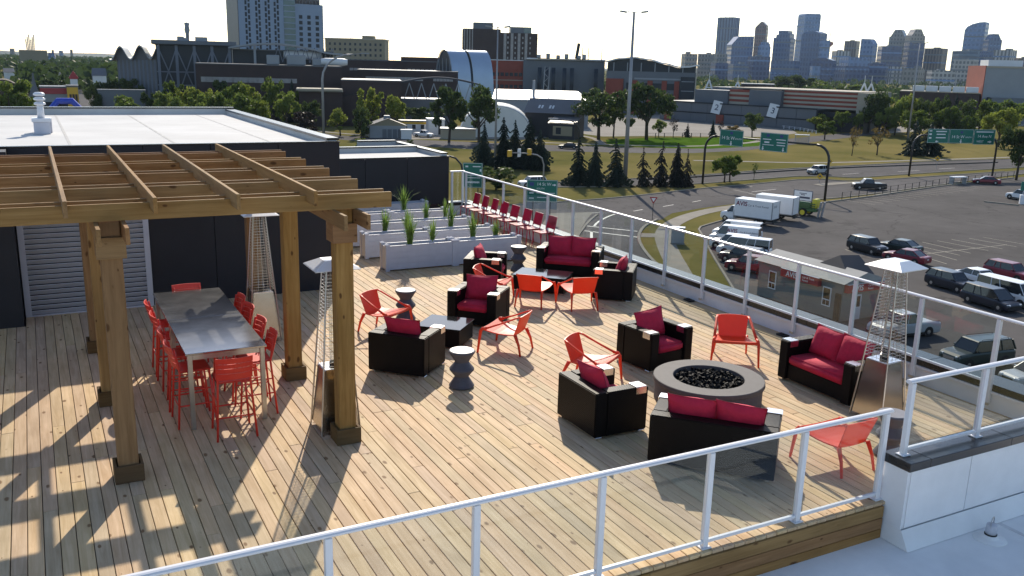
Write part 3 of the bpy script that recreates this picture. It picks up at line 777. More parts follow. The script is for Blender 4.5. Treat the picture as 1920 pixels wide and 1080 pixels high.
for k,(px,py,h,nbl,lab) in enumerate((
 (7.58, 19.334,.78,150,'tall green ornamental grass left of centre in the front planter row'),
 (8.245, 19.571,.55,90,'thin ornamental grass in the middle of the front planter row'),
 (9.32, 19.607,.62,150,'bushy bright ornamental grass in the right box of the front planter row'),
 (9.946, 19.6,.45,110,'short yellowing ornamental grass at the right end of the front planter row'),
 (7.59, 21.065,.60,120,'ornamental grass beside the pergola beam in the second planter row'),
 (8.194, 21.082,.55,90,'ornamental grass half hidden behind the tallest grass in the second planter row'),
 (9.411, 21.131,.68,100,'slender ornamental grass in the right box of the second planter row'),
 (9.311, 22.555,.55,90,'pale ornamental grass in the third planter row'),
 (9.258, 24.109,.75,110,'ornamental grass standing against the dark wall in the fourth planter row'),
 (9.912, 22.623,.50,70,'small ornamental grass at the right end of the third planter row'))):
    tuft(lab,(px,py,.52),h*1.12,int(nbl*.8),50+k)

# ================================================================ the town below: ground z = -15
GZ = -15.0
def ground_mat():
    m = bpy.data.materials.new('dry_grass'); ns, ln, b = nodes(m)
    tc = N(ns, 'ShaderNodeTexCoord')
    n1 = N(ns, 'ShaderNodeTexNoise', i_Scale=.035, i_Detail=5.0); ln.new(tc.outputs['Object'], n1.inputs['Vector'])
    n2 = N(ns, 'ShaderNodeTexNoise', i_Scale=.9, i_Detail=6.0, i_Roughness=.7); ln.new(tc.outputs['Object'], n2.inputs['Vector'])
    cr = N(ns, 'ShaderNodeValToRGB'); e = cr.color_ramp.elements
    e[0].position = .36; e[0].color = (.105,.105,.034,1); e[1].position = .66; e[1].color = (.20,.165,.065,1)
    ln.new(n1.outputs[0], cr.inputs[0])
    mx = N(ns, 'ShaderNodeMix', data_type='RGBA', blend_type='MULTIPLY'); mx.inputs[0].default_value = .55
    mr = N(ns, 'ShaderNodeMapRange'); mr.inputs[3].default_value = .55; mr.inputs[4].default_value = 1.3; ln.new(n2.outputs[0], mr.inputs[0])
    ln.new(cr.outputs[0], mx.inputs[6]); ln.new(mr.outputs[0], mx.inputs[7]); ln.new(mx.outputs[2], b.inputs['Base Color'])
    b.inputs['Roughness'].default_value = 1.0; b.inputs['Specular IOR Level'].default_value = .0
    bp = N(ns, 'ShaderNodeBump', i_Strength=.5, i_Distance=.08); ln.new(n2.outputs[0], bp.inputs['Height']); ln.new(bp.outputs[0], b.inputs['Normal'])
    return m
M['grass'] = ground_mat()
M['lawn'] = pm('watered_lawn', (.060,.115,.014), rough=1, var=.25, vs=.2, spec=.0, bump=.3, bs=3)
def asphalt(name, c, crack):
    m = bpy.data.materials.new(name); ns, ln, b = nodes(m)
    tc = N(ns, 'ShaderNodeTexCoord')
    def noise(sc, d=4.0, r=.6):
        n = N(ns, 'ShaderNodeTexNoise', i_Scale=sc, i_Detail=d, i_Roughness=r); ln.new(tc.outputs['Object'], n.inputs['Vector']); return n
    def rng(src, a, b_, c0, c1):
        r = N(ns, 'ShaderNodeMapRange'); r.inputs[1].default_value=a; r.inputs[2].default_value=b_; r.inputs[3].default_value=c0; r.inputs[4].default_value=c1; ln.new(src, r.inputs[0]); return r.outputs[0]
    def mul(a, b_):
        k = N(ns, 'ShaderNodeMath', operation='MULTIPLY'); ln.new(a, k.inputs[0]); ln.new(b_, k.inputs[1]); return k.outputs[0]
    f = mul(rng(noise(.05).outputs[0], .35,.65,.84,1.12), rng(noise(.45,6).outputs[0], .3,.7,.90,1.08))
    f = mul(f, rng(noise(14.0,3).outputs[0], .3,.7,.88,1.12))
    st = noise(.16,5,.7); f = mul(f, rng(st.outputs[0], .60,.70,1.0,.74))          # oil and patch stains
    dn = noise(.5,3); av = N(ns,'ShaderNodeVectorMath', operation='MULTIPLY_ADD'); av.inputs[1].default_value=(3,3,3); ln.new(dn.outputs['Color'], av.inputs[0]); ln.new(tc.outputs['Object'], av.inputs[2])
    vo = N(ns, 'ShaderNodeTexVoronoi', feature='DISTANCE_TO_EDGE', i_Scale=crack); ln.new(av.outputs[0], vo.inputs['Vector'])
    f = mul(f, rng(vo.outputs['Distance'], .0,.012,.62,1.0))                         # sealed cracks
    sv = N(ns,'ShaderNodeVectorMath', operation='SCALE'); sv.inputs[0].default_value=c; ln.new(f, sv.inputs['Scale']); ln.new(sv.outputs[0], b.inputs['Base Color'])
    b.inputs['Roughness'].default_value=.95; b.inputs['Specular IOR Level'].default_value=.05
    return m
M['asphalt'] = asphalt('grey_asphalt', (.100,.094,.093), .09)
M['asphalt2'] = asphalt('parking_asphalt', (.096,.090,.087), .07)
M['concrete'] = pm('pale_concrete', (.26,.24,.205), rough=.95, var=.12, vs=.5, spec=.05)
M['plaza'] = pm('pale_gravel_lot', (.27,.25,.22), rough=.95, var=.10, vs=.1, spec=.05)
M['paint'] = pm('worn_line_paint', (.55,.54,.50), rough=.7, var=.25, vs=2.5)
M['yellowpaint'] = pm('faded_yellow_paint', (.27,.245,.185), rough=.7, var=.25, vs=2.5)
M['tyremark'] = pm('dark_tar_seal', (.045,.043,.043), rough=.8, var=.3, vs=1)

struct(MB().add([(-9000,-9000,GZ),(9000,-9000,GZ),(9000,9000,GZ),(-9000,9000,GZ)], [(0,1,2,3)]).build('ground', M['grass']))
def sheet(name, poly, mat, lift, kind='structure'):
    o = MB().add([(x,y,GZ+lift) for x,y in poly], [tuple(range(len(poly)))]).build(name, mat)
    if sum((poly[i][0]*poly[(i+1)%len(poly)][1]-poly[(i+1)%len(poly)][0]*poly[i][1]) for i in range(len(poly))) < 0:
        o.data.flip_normals()
    o['kind'] = kind
    return o
def offset(pl, d):
    out = []
    for i in range(len(pl)):
        a = Vector(pl[max(0,i-1)]); b = Vector(pl[min(len(pl)-1,i+1)]); t = (b-a).normalized()
        out.append((pl[i][0]-t.y*d, pl[i][1]+t.x*d))
    return out
def strip(name, pl, w, mat, lift, h=0.0, parent=None):
    """a painted line (h=0) or a kerb (h>0) along a polyline"""
    a = offset(pl, w/2); b = offset(pl, -w/2); n = len(pl)
    if h == 0:
        vs = [(x,y,GZ+lift) for x,y in a]+[(x,y,GZ+lift) for x,y in b]
        fs = [(i,n+i,n+i+1,i+1) for i in range(n-1)]
        o = MB().add(vs,fs).build(name, mat, parent)
    else:
        rings = [[(a[i][0],a[i][1],GZ),(b[i][0],b[i][1],GZ),(b[i][0],b[i][1],GZ+h),(a[i][0],a[i][1],GZ+h)] for i in range(n)]
        o = MB().loft(rings).build(name, mat, parent)
    if parent is None: o['kind'] = 'structure'
    return o
def smooth(pl, k=2):
    for _ in range(k):
        q = [pl[0]]
        for a, b in zip(pl[:-1], pl[1:]):
            q += [(a[0]*.75+b[0]*.25, a[1]*.75+b[1]*.25), (a[0]*.25+b[0]*.75, a[1]*.25+b[1]*.75)]
        pl = q + [pl[-1]]
    return pl
# near carriageway of the main road
near_low = [(42.344, 94.291), (51.048, 90.759), (57.564, 90.558), (73.739, 96.216), (78.555, 100.169), (86.054, 102.71), (95.013, 104.667), (103.098, 103.758), (111.57, 103.405), (125.247, 105.423), (148.243, 110.641), (185.249, 118.286), (239.023, 128.499)]
near_up = [(245.491, 132.073), (184.705, 122.395), (152.118, 120.25), (135.456, 119.197), (130.839, 125.494), (112.94, 121.953), (98.203, 119.915), (84.613, 116.306), (73.477, 114.518), (60.348, 113.871), (48.115, 116.37)]
road = sheet('road', near_low+near_up, M['asphalt'], .012)
strip('kerb', smooth(near_up[1:-1],1), .25, M['concrete'], 0, .14)
strip('kerb', smooth(near_low[6:],1), .25, M['concrete'], 0, .14)
# entry road with crossing, running under the glass railing
entry = [(43.552, 85.628), (49.621, 93.438), (58.014, 91.893), (67.195, 102.137), (73.055, 104.002), (73.216, 97.299), (67.263, 91.701), (63.542, 87.282), (60.436, 82.5), (56.463, 74.841), (54.538, 69.736), (44.648, 67.104)]
sheet('entry_road', entry, M['asphalt'], .018)
strip('kerb', smooth([(73.178, 96.411), (68.529, 92.882), (64.232, 88.14), (60.753, 83.049), (56.842, 75.546), (54.538, 69.736)],2), .35, M['concrete'], 0, .15)
strip('kerb', smooth([(55.971, 88.959), (58.202, 91.825), (63.109, 97.735), (67.586, 102.473)],2), .30, M['concrete'], 0, .15)
sheet('pavement', [(51.048, 90.759), (61.922, 105.826), (68.279, 104.632), (64.035, 99.588), (57.57, 91.3), (53.695, 86.673)], M['concrete'], .022)
for k, ln_ in enumerate(([(61.392, 95.41), (65.397, 90.001)], [(59.292, 92.581), (63.068, 86.726)], [(59.916, 91.971), (57.422, 88.072)])):
    strip('crossing_line', ln_, .32, M['paint'], .028, parent=road)
strip('give_way_line', smooth([(62.31, 95.085), (64.548, 97.661), (68.252, 100.844), (71.089, 102.709)],2), .30, M['paint'], .028, parent=road)
for a, b in [([(74.387, 103.552), (76.525, 104.344)]), ([(81.121, 105.674), (83.838, 106.664)]), ([(88.394, 107.965), (90.818, 108.909)]), ([(105.863, 114.151), (112.622, 115.497)]), ([(66.658, 103.737), (69.222, 104.313)])]:
    strip('lane_dash', [a,b], .16, M['paint'], .020, parent=road)
for a, b in [([(104.637, 117.251), (103.333, 109.123)]), ([(107.992, 119.035), (111.443, 120.167)]), ([(124.128, 104.454), (134.257, 107.436)])]:
    strip('tar_seal', [a,((a[0]+b[0])/2+.5,(a[1]+b[1])/2),b], .55, M['tyremark'], .017, parent=road)
# far carriageway
far_low = [(72.683, 129.759), (88.664, 126.312), (102.373, 125.104), (116.495, 127.157), (134.96, 129.534), (140.358, 123.617), (157.903, 124.94), (171.979, 125.871), (198.64, 127.079), (242.226, 132.872)]
far_up = [(259.726, 142.727), (219.79, 140.968), (190.493, 143.074), (159.258, 140.655), (135.073, 139.818), (110.714, 135.483), (95.501, 134.843), (75.025, 133.98)]
road2 = sheet('road', far_low+far_up, M['asphalt'], .010)
strip('kerb', smooth(far_up,1), .25, M['concrete'], 0, .14)
strip('kerb', smooth(far_low,1), .25, M['concrete'], 0, .14)
strip('barrier_kerb', smooth([(96.522, 132.957), (109.049, 133.412), (132.16, 136.746), (156.513, 138.18), (176.346, 137.325), (202.675, 136.394)],1), .35, M['tyremark'], 0, .25)
for a, b in [([(159.62, 129.246), (166.979, 129.731)]), ([(173.993, 130.408), (179.965, 130.928)]), ([(143.325, 129.004), (148.369, 129.462)])]:
    strip('lane_dash', [a,b], .18, M['paint'], .018, parent=road2)
sheet('traffic_island', [(124.4, 118.536), (129.947, 119.222), (138.273, 119.185), (133.457, 117.395), (124.217, 116.322)], M['concrete'], .06)
# campus road and its branch up to the right
camp = [(64.463, 247.204), (69.674, 225.364), (80.316, 207.912), (93.151, 192.6), (111.761, 184.522), (127.968, 176.926), (141.559, 173.866), (160.885, 176.573), (185.685, 186.972), (215.281, 199.382), (251.214, 214.449), (312.36, 236.627), (424.025, 264.501), (458.273, 286.139), (336.569, 255.212), (267.927, 228.914), (234.147, 217.104), (203.661, 205.333), (190.191, 200.132), (172.568, 189.579), (149.263, 183.453), (136.649, 189.065), (120.137, 198.465), (102.175, 211.331), (88.72, 221.966), (73.725, 238.393), (67.971, 260.528)]
sheet('campus_road', camp, M['asphalt'], .011)
strip('footpath', smooth([(69.043, 264.597), (75.366, 243.668), (90.952, 227.549), (104.705, 216.583), (123.498, 204.058), (140.456, 194.388), (153.434, 188.644), (176.408, 193.853), (194.718, 204.959)],1), 2.2, M['concrete'], .03)
strip('footpath', smooth([(129.812, 159.249), (140.817, 154.233), (153.58, 147.627), (172.518, 146.336), (197.121, 145.18), (225.794, 144.91)],1), 1.8, M['concrete'], .03)
strip('footpath', smooth([(141.538, 229.501), (142.391, 223.493), (139.234, 212.952), (132.914, 200.629)],1), 2.0, M['concrete'], .034)
sheet('lawn', [(141.615, 212.527), (161.915, 216.388), (179.391, 213.424), (193.619, 213.012), (191.676, 201.716), (186.512, 193.642), (173.286, 186.185), (153.695, 182.515), (142.455, 187.857), (132.537, 197.534)], M['lawn'], .014)
sheet('gravel_lot', [(146.692, 234.822), (195.252, 303.169), (224.005, 322.841), (254.582, 329.512), (261.399, 288.466), (242.736, 245.246), (224.609, 223.089), (201.098, 211.76), (182.288, 216.909), (165.791, 221.619), (147.386, 222.669)], M['plaza'], .016)
sheet('service_yard', [(77.721, 223.928), (91.654, 263.948), (122.599, 269.659), (154.156, 276.627), (166.849, 267.311), (148.212, 238.827), (120.671, 216.264), (101.482, 223.121)], M['plaza'], .009)
sheet('avenue', [(0.479, 334.893), (30.881, 333.771), (32.611, 554.251), (37.414, 807.335), (40.034, 1096.656), (40.653, 1268.87), (32.116, 1258.198), (25.41, 768.876), (15.258, 493.778)], M['asphalt'], .02)
sheet('forecourt', [(19.633, 366.681), (35.923, 366.83), (58.083, 432.282), (74.802, 387.26), (72.186, 335.469), (44.503, 333.268), (18.83, 325.526)], M['plaza'], .024)
sheet('gravel_lot', [(263.547, 234.67), (298.276, 249.985), (340.336, 258.103), (389.086, 267.514), (434.86, 271.347), (394.522, 245.86), (347.154, 238.329), (303.013, 229.452), (251.214, 214.449)], M['plaza'], .013)
# parking lot
lot = [(46.429, 48.577), (58.044, 64.702), (65.281, 75.891), (71.146, 84.513), (74.224, 89.22), (77.569, 90.944), (86.96, 95.365), (99.76, 100.312), (108.775, 100.744), (123.027, 103.502), (146.077, 108.978), (174.87, 113.736), (229.931, 123.476), (151.452, 65.362), (65.124, 25.98), (43.158, 32.093)]
pk = sheet('parking_lot', lot, M['asphalt2'], .014)
strip('kerb', smooth([(54.335, 58.995), (58.044, 64.702), (65.281, 75.891), (71.146, 84.513), (74.224, 89.22), (77.569, 90.944), (86.96, 95.365), (99.76, 100.312), (108.775, 100.744)],1), .22, M['concrete'], 0, .15)
strip('kerb', [(108.775, 100.744), (123.027, 103.502), (146.077, 108.978), (174.87, 113.736)], .28, M['concrete'], 0, .18)
for a, b in [([(92.12, 71.759), (91.853, 64.576)]), ([(94.717, 71.863), (94.215, 64.943)]), ([(97.348, 71.797), (97.763, 65.227)]), ([(99.967, 71.754), (100.415, 65.229)]), ([(102.878, 71.435), (103.395, 65.476)]), ([(88.916, 66.632), (103.55, 66.813)]), ([(90.016, 68.142), (89.055, 62.906)]), ([(86.692, 64.407), (86.155, 61.986)]), ([(81.713, 71.916), (81.366, 70.437)]), ([(81.27, 66.78), (81.469, 65.523)]), ([(105.361, 71.287), (105.999, 65.903)]), ([(88.916, 66.632), (88.445, 68.408)])]:
    strip('bay_line', [a,b], .13, M['yellowpaint'], .02, parent=pk)
for k in range(16):
    a = 113.071, 101.711; b = 151.456, 109.68; t = k/15
    x, y = a[0]+(b[0]-a[0])*t, a[1]+(b[1]-a[1])*t
    strip('bay_line', [(x+1.0, y-.5),(x+1.9, y-5.2)], .12, M['yellowpaint'], .02, parent=pk)
for a, b in [([(112.877, 93.222), (113.499, 90.352)]), ([(134.835, 92.237), (137.65, 87.205)]), ([(76.105, 73.377), (77.789, 70.227)])]:
    strip('tar_seal', [a,b], .25, M['tyremark'] if a[1] > 80 else M['asphalt'], .02, parent=pk)
strip('parking_stop', [(135.692, 92.56), (137.512, 87.826)], .35, M['concrete'], 0, .22)
# verge path curving past the yield sign
strip('footpath', smooth([(50.5, 60.555), (56.109, 69.627), (61.649, 78.817), (67.136, 87.087), (72.179, 92.424), (79.278, 97.524), (86.824, 100.888), (93.264, 102.46)],2), 2.3, M['concrete'], .03)
strip('footpath', [(64.084, 87.822), (66.695, 86.502)], 2.6, M['concrete'], .026)

# ---------------------------------------------------------------- lettering
_tx = {}
def lettering(text, size, mat, parent, loc, rot, align='LEFT', name='lettering', extrude=.004, shear=0.0, bold=0.0):
    cu = bpy.data.curves.new('text', 'FONT'); cu.body = text; cu.size = size; cu.align_x = align; cu.align_y = 'CENTER'; cu.extrude = extrude; cu.shear = shear; cu.offset = bold
    cu.resolution_u = 3
    tmp = bpy.data.objects.new('text', cu); col.objects.link(tmp)
    dg = bpy.context.evaluated_depsgraph_get(); dg.update()
    me = bpy.data.meshes.new_from_object(tmp.evaluated_get(dg))
    bpy.data.objects.remove(tmp); bpy.data.curves.remove(cu)
    me.materials.clear()
    return obj(name, me, mat, parent, loc, rot)
M['txtwhite'] = pm('white_lettering', (.75,.75,.75), rough=.5, var=0)
M['txtmaroon'] = pm('maroon_lettering', (.16,.012,.05), rough=.5, var=0)
M['txtgrey'] = pm('grey_lettering', (.12,.12,.15), rough=.5, var=0)
M['txtdark'] = pm('dark_lettering', (.04,.05,.09), rough=.5, var=0)
M['avisred'] = pm('red_fascia_panel', (.33,.022,.03), rough=.45, var=.05)

# ---------------------------------------------------------------- vehicles
M['carglass'] = pm('dark_car_glass', (.012,.016,.02), rough=.05, var=0, spec=.7)
M['tyre'] = pm('tyre_rubber', (.013,.013,.014), rough=.8, var=.15)
M['rimm'] = pm('alloy_rim', (.45,.45,.47), rough=.3, metal=.9, var=.05)
M['lampc'] = pm('headlamp_lens', (.62,.64,.66), rough=.12, var=0, spec=.8)
M['lampr'] = pm('red_tail_lens', (.32,.012,.012), rough=.2, var=0)
M['grille'] = pm('grille_chrome', (.5,.5,.52), rough=.25, metal=.9, var=.05)
def paint(name, c): return pm(name, c, rough=.32, var=.03, vs=1.5, coat=.25, spec=.4)
PA = dict(white=paint('white_car_paint',(.72,.73,.74)), black=paint('black_car_paint',(.010,.011,.014)), navy=paint('navy_car_paint',(.011,.014,.026)),
          red=paint('maroon_car_paint',(.19,.012,.028)), silver=paint('silver_car_paint',(.38,.40,.41)), green=paint('dark_green_car_paint',(.016,.030,.028)), grey=paint('grey_car_paint',(.05,.055,.06)))
KIND = dict(sedan=(4.85,1.83,1.46,.60,.66,(.265,.42,.71,.885),.64), suv=(4.75,1.90,1.74,.60,.64,(.255,.375,.90,.985),.62), bigsuv=(5.2,2.0,1.92,.60,.63,(.25,.35,.93,.985),.62),
            minivan=(5.1,1.98,1.76,.52,.58,(.17,.36,.92,.985),.57), van=(5.75,2.02,2.12,.50,.55,(.135,.255,.985,.993),.555), pickup=(5.7,2.0,1.88,.60,.62,(.26,.35,.57,.615),.62))
def wheel(parent, x, y, r, w, side):
    t = MB().lathe([(r*.55,-w/2),(r*.94,-w/2),(r,-w/2+.03),(r,w/2-.03),(r*.94,w/2),(r*.55,w/2)], 18, cap=True)
    o = t.build('tyre', M['tyre'], parent, loc=(x,y,r), rot=(R(90),0,0))
    MB().lathe([(0,-w/2-.006),(r*.2,-w/2-.012),(r*.62,-w/2+.004),(r*.64,w/2-.004),(r*.2,w/2+.012),(0,w/2+.006)], 18, cap=False).build('rim', M['rimm'], o)
def car(kind, paintkey, label, pos, blind=False, lift=0.0, z=GZ+.03, scale=1.0):
    """pos = x, y, heading in degrees; built nose towards local -X.. +X is the tail"""
    L,W,H,hf,hb,(g0,g1,g2,g3),belt = KIND[kind]
    p = PA[paintkey]
    cat = {'sedan':'car','suv':'car','bigsuv':'car','minivan':'minivan','van':'van','pickup':'pickup'}[kind]
    t = thing('parked_'+{'sedan':'car','suv':'suv','bigsuv':'suv'}.get(kind,kind), label, cat, (pos[0],pos[1],z), R(pos[2]+180))
    t.scale = (scale,)*3
    zb, X = .20+lift, lambda q: (q-.5)*L
    rear = hb if kind != 'pickup' else .60
    stn = [(0,.30,hf*.66,.80),(.012,.24,hf*.80,.90),(.05,.20,hf*.92,.965),(.14,.19,hf*.975,1.0),(g0-.02,.19,hf+.0,1.0),(g0+.06,.19,belt,1.0),(.5,.19,belt,1.0),(.85,.19,belt+.005,1.0),(.955,.20,rear*.99,.985),(.985,.24,rear*.95,.95),(1,.31,rear*.82,.88)]
    rings = []
    for q, b_, t_, w_ in stn:
        hw = W/2*w_; zt = t_*H; z0 = b_+lift*.6
        half = [(hw*.86,z0),(hw*.97,z0+.10),(hw,z0+.30),(hw*.985,zt-.16),(hw*.94,zt-.05),(hw*.80,zt)]
        rings.append([(X(q), y, zz) for y, zz in half]+[(X(q), -y, zz) for y, zz in reversed(half)])
    MB().loft(rings).build('body', p, t, smooth=False)
    # cabin glass with painted roof and pillars
    zb_, zr = belt*H-.015, H-.045
    wb, wr = W/2*.93, W/2*.76
    def sec(q, zz, w): return [(X(q), w, zz), (X(q), -w, zz)]
    a0,a1 = sec(g0,zb_,wb*.97); b0,b1 = sec(g1,zr,wr); c0,c1 = sec(g2,zr,wr*.98); d0,d1 = sec(g3,zb_,wb*.95)
    gl = MB().add([a0,a1,b0,b1,c0,c1,d0,d1], [(0,2,3,1),(4,6,7,5),(0,6,4,2),(1,3,5,7),(0,1,7,6)])
    gl.build('cabin_glass', M['carglass'], t)
    e = .03
    rr = MB().loft([[(X(g1)-.06,wr*.96,zr-.02),(X(g1)-.06,-wr*.96,zr-.02),(X(g1)+.05,-wr*.9,zr+.035),(X(g1)+.05,wr*.9,zr+.035)],
                    [(X((g1+g2)/2),wr*1.03,zr-.01),(X((g1+g2)/2),-wr*1.03,zr-.01),(X((g1+g2)/2),-wr*.9,H),(X((g1+g2)/2),wr*.9,H)],
                    [(X(g2)+.05,wr*.98,zr-.02),(X(g2)+.05,-wr*.98,zr-.02),(X(g2)-.03,-wr*.88,zr+.035),(X(g2)-.03,wr*.88,zr+.035)]])
    rr.build('roof', p, t)
    for s in (-1,1):
        def P3(q, f): # along side glass plane
            return None
        for (qa,za,qb,zb2,r_) in ((g0,zb_,g1,zr,.035),(g3,zb_,g2,zr,.055),((g0+g3)/2-.02,zb_,(g1+g2)/2-.02,zr,.035)):
            if blind and qa == g3: continue
            MB().tube([(X(qa),s*(wb*.965+.004),za),(X(qb),s*(wr+.006),zb2)], r_, 4).build('pillar', p, t)
        if kind in ('suv','bigsuv','minivan','van') and not blind:
            q1 = g0+(g3-g0)*.68; q2 = g1+(g2-g1)*.66
            MB().tube([(X(q1),s*(wb*.965+.004),zb_),(X(q2),s*(wr+.006),zr)], .045, 4).build('pillar', p, t)
        if blind:   # closed side panel of a cargo van
            q1 = g0+(g3-g0)*.27; q2 = g1+(g2-g1)*.17
            MB().add([(X(q1),s*(wb*.965+.012),zb_-.05),(X(.992),s*(wb*.95+.012),zb_-.05),(X(.985),s*(wr+.012),zr+.01),(X(q2),s*(wr+.012),zr+.01)], [(0,1,2,3)]).build('side_panel', p, t)
        MB().obox((X(.03), s*W*.345, hf*H*.76), (.16,.36,.16), (0,R(-18),R(-s*22))).build('headlight', M['lampc'], t, bevel=.02)
        MB().obox((X(.988), s*W*.40, rear*H*.80), (.07,.22,.22 if kind!='van' else .5), (0,0,R(s*10))).build('tail_light', M['lampr'], t, bevel=.015)
        MB().obox((X(g0+.055), s*(W/2+.07), belt*H+.07), (.12,.18,.12)).build('mirror', p, t, bevel=.02)
        r_ = .335 if kind in ('sedan',) else .37
        for q in (.175, .80 if kind!='pickup' else .78):
            wheel(t, X(q), s*(W/2-.105), r_, .22, s)
            MB().lathe([(0,-.006),(r_*1.16,-.006),(r_*1.16,.006),(0,.006)],18,cap=False).build('wheel_arch', M['tyre'], t, loc=(X(q),s*(W/2+.002),r_*1.03), rot=(R(90),0,0))
    MB().box(X(.27), X(.71), -W/2-.006, -W/2+.05, zb+.06, zb+.20).build('sill', M['tyre'], t); MB().box(X(.27), X(.71), W/2-.05, W/2+.006, zb+.06, zb+.20).build('sill', M['tyre'], t)
    MB().box(X(-.004), X(.03), -W*.42, W*.42, .28, .44).build('bumper', M['tyre'], t, bevel=.03)
    MB().box(X(0)-.005, X(.02), -W*.24, W*.24, hf*H*.52, hf*H*.72).build('grille', M['grille'] if kind in ('bigsuv','pickup') else M['rubber'], t)
    MB().box(X(.99), X(1)+.008, -.16,.16, rear*H*.62, rear*H*.62+.11).build('number_plate', M['txtwhite'], t)
    if kind == 'pickup':
        MB().box(X(.64), X(.975), -W*.40, W*.40, belt*H-.30, belt*H+.004).build('cargo_bed', M['rubber'], t)
    if kind in ('bigsuv',):
        for s in (-1,1): MB().tube([(X(g1)+.3,s*wr*.9,H+.0),(X(g1)+.35,s*wr*.9,H+.07),(X(g2)-.35,s*wr*.9,H+.07),(X(g2)-.3,s*wr*.9,H)], .02, 5).build('roof_rail', M['rubber'], t)
    return t, X, W, H, wb, wr
def box_truck(label, pos, text):
    t = thing('box_truck', label, 'truck', (pos[0],pos[1],GZ+.03), R(pos[2]+180))
    W = 2.05
    # van cab
    rings=[]
    for x,zb,zt,w in ((-3.75,.42,.95,.80),(-3.6,.38,1.22,.94),(-2.75,.36,1.38,1.0),(-2.45,.36,1.42,1.0),(-1.75,.36,1.42,1.0)):
        hw=W/2*w; half=[(hw*.9,zb),(hw,zb+.3),(hw*.985,zt-.18),(hw*.82,zt)]
        rings.append([(x,y,z) for y,z in half]+[(x,-y,z) for y,z in reversed(half)])
    MB().loft(rings).build('cab_body', PA['white'], t)
    wb,wr=W/2*.93,W/2*.80
    MB().add([(-2.75,wb,1.38),(-2.75,-wb,1.38),(-2.2,wr,2.10),(-2.2,-wr,2.10),(-1.72,wr,2.10),(-1.72,-wr,2.10),(-1.72,wb,1.38),(-1.72,-wb,1.38)],[(0,2,3,1),(4,6,7,5),(0,6,4,2),(1,3,5,7)]).build('cab_glass', M['carglass'], t)
    MB().box(-2.28,-1.70,-wr-.02,wr+.02,2.09,2.17).build('cab_roof', PA['white'], t, bevel=.03)
    for s in (-1,1):
        MB().tube([(-2.76,s*wb,1.38),(-2.2,s*(wr+.005),2.1)],.05,4).build('pillar',PA['white'],t)
        MB().tube([(-1.80,s*(wb+.01),1.38),(-1.76,s*(wr+.012),2.1)],.08,4).build('pillar',PA['white'],t)
        MB().obox((-3.66,s*.72,.98),(.14,.34,.2),(0,0,R(-s*15))).build('headlight',M['lampc'],t,bevel=.02)
        MB().obox((-2.45,s*1.2,1.45),(.1,.2,.26)).build('mirror',M['rubber'],t,bevel=.02)
        wheel(t,-2.95,s*.90,.39,.24,s); wheel(t,1.55,s*.88,.39,.42,s)
    # cargo box
    MB().box(-1.62,3.65,-1.18,1.18,.92,3.22).build('cargo_box', PA['white'], t, bevel=.02)
    MB().box(-1.635,3.665,-1.195,1.195,3.20,3.245).build('roof_sheet', PA['white'], t, bevel=.01)
    MB().box(-1.64,3.67,-1.197,-1.183,.88,.99).box(-1.64,3.67,1.183,1.197,.88,.99).build('lower_rail', M['grey_rail'], t)
    for s in (-1,1):
        MB().box(3.60,3.68,s*1.15-.06,s*1.15+.06,.92,3.2).build('corner_post', M['grey_rail'], t)
    MB().box(3.652,3.672,-1.0,1.0,1.0,3.1).build('rear_door', PA['white'], t)
    MB().box(-1.6,3.6,-.45,.45,.55,.90).build('chassis', M['rubber'], t)
    MB().box(3.66,4.0,-1.1,1.1,.50,.60).build('rear_step', M['rubber'], t)
    if text:
        lettering('AVIS', .82, M['txtmaroon'], t, (-1.35,1.187,2.66), (R(90),0,R(180)), name='lettering', bold=.02) if False else None
        # side facing the camera is local +Y or -Y depending on heading; text reads from the outside
        lettering('AVIS', .80, M['txtmaroon'], t, (-1.40,-1.187,2.62), (R(90),0,0), bold=.018)
        lettering('Car & Truck Rental', .36, M['txtgrey'], t, (.28,-1.187,2.50), (R(90),0,0))
        lettering('AVIS', .48, M['txtgrey'], t, (3.675,-.75,2.55), (R(90),0,R(90)))
    return t
M['grey_rail'] = pm('grey_aluminium_rail', (.25,.25,.26), rough=.5, var=.08)
tk = box_truck('white rental box truck with AVIS lettering on its side', (83.481, 90.096, 113.016), True)
box_truck('plain white box truck parked behind the lettered one', (89.018, 92.212, 116.014), False)
def carT(kind, pk_, label, pos, **kw): return car(kind, pk_, label, pos, **kw)
def avis_side(r, size=.62):
    t,X,W,H,wb,wr = r
    for y_, rot in ((-1, (R(90),0,0)),):
        k = math.atan2(wb-wr, (H-.045)-(KIND['van'][6]*H))
        y0 = -.872
        lettering('AVIS', size, M['txtmaroon'], t, (X(.36), y0, H*.76), (R(90)-k,0,0), bold=.012)
        lettering('Car & Truck Rental', size*.42, M['txtgrey'], t, (X(.62), y0-.012, H*.73), (R(90)-k,0,0))
v1 = car('van','white','white cargo van with AVIS lettering, nose to the grass verge',(71.688, 79.383, 126.281),blind=True)
avis_side(v1)
car('van','white','white cargo van parked behind the lettered AVIS van',(74.263, 81.902, 125.981),blind=True)
car('suv','white','small white SUV between the AVIS van and the passenger van',(69.105, 77.008, 124.538))
car('van','white','white passenger van with dark side windows in the row by the verge',(67.759, 73.432, 124.969))
car('suv','grey','dark grey SUV nose to the verge beside the red SUVs',(65.153, 70.722, 116.812))
car('suv','red','dark red SUV at the near end of the row, next to the rental office',(62.814, 67.033, 119.092))
car('suv','black','black SUV nosing right, upper left of the centre car trio',(82.939, 69.926, -93.147))
car('sedan','green','dark green sedan between the black SUV and the red sedan',(86.858, 68.691, 98.201))
car('sedan','red','maroon sedan seen from its rear, above the right patio heater',(82.616, 64.376, 100.158))
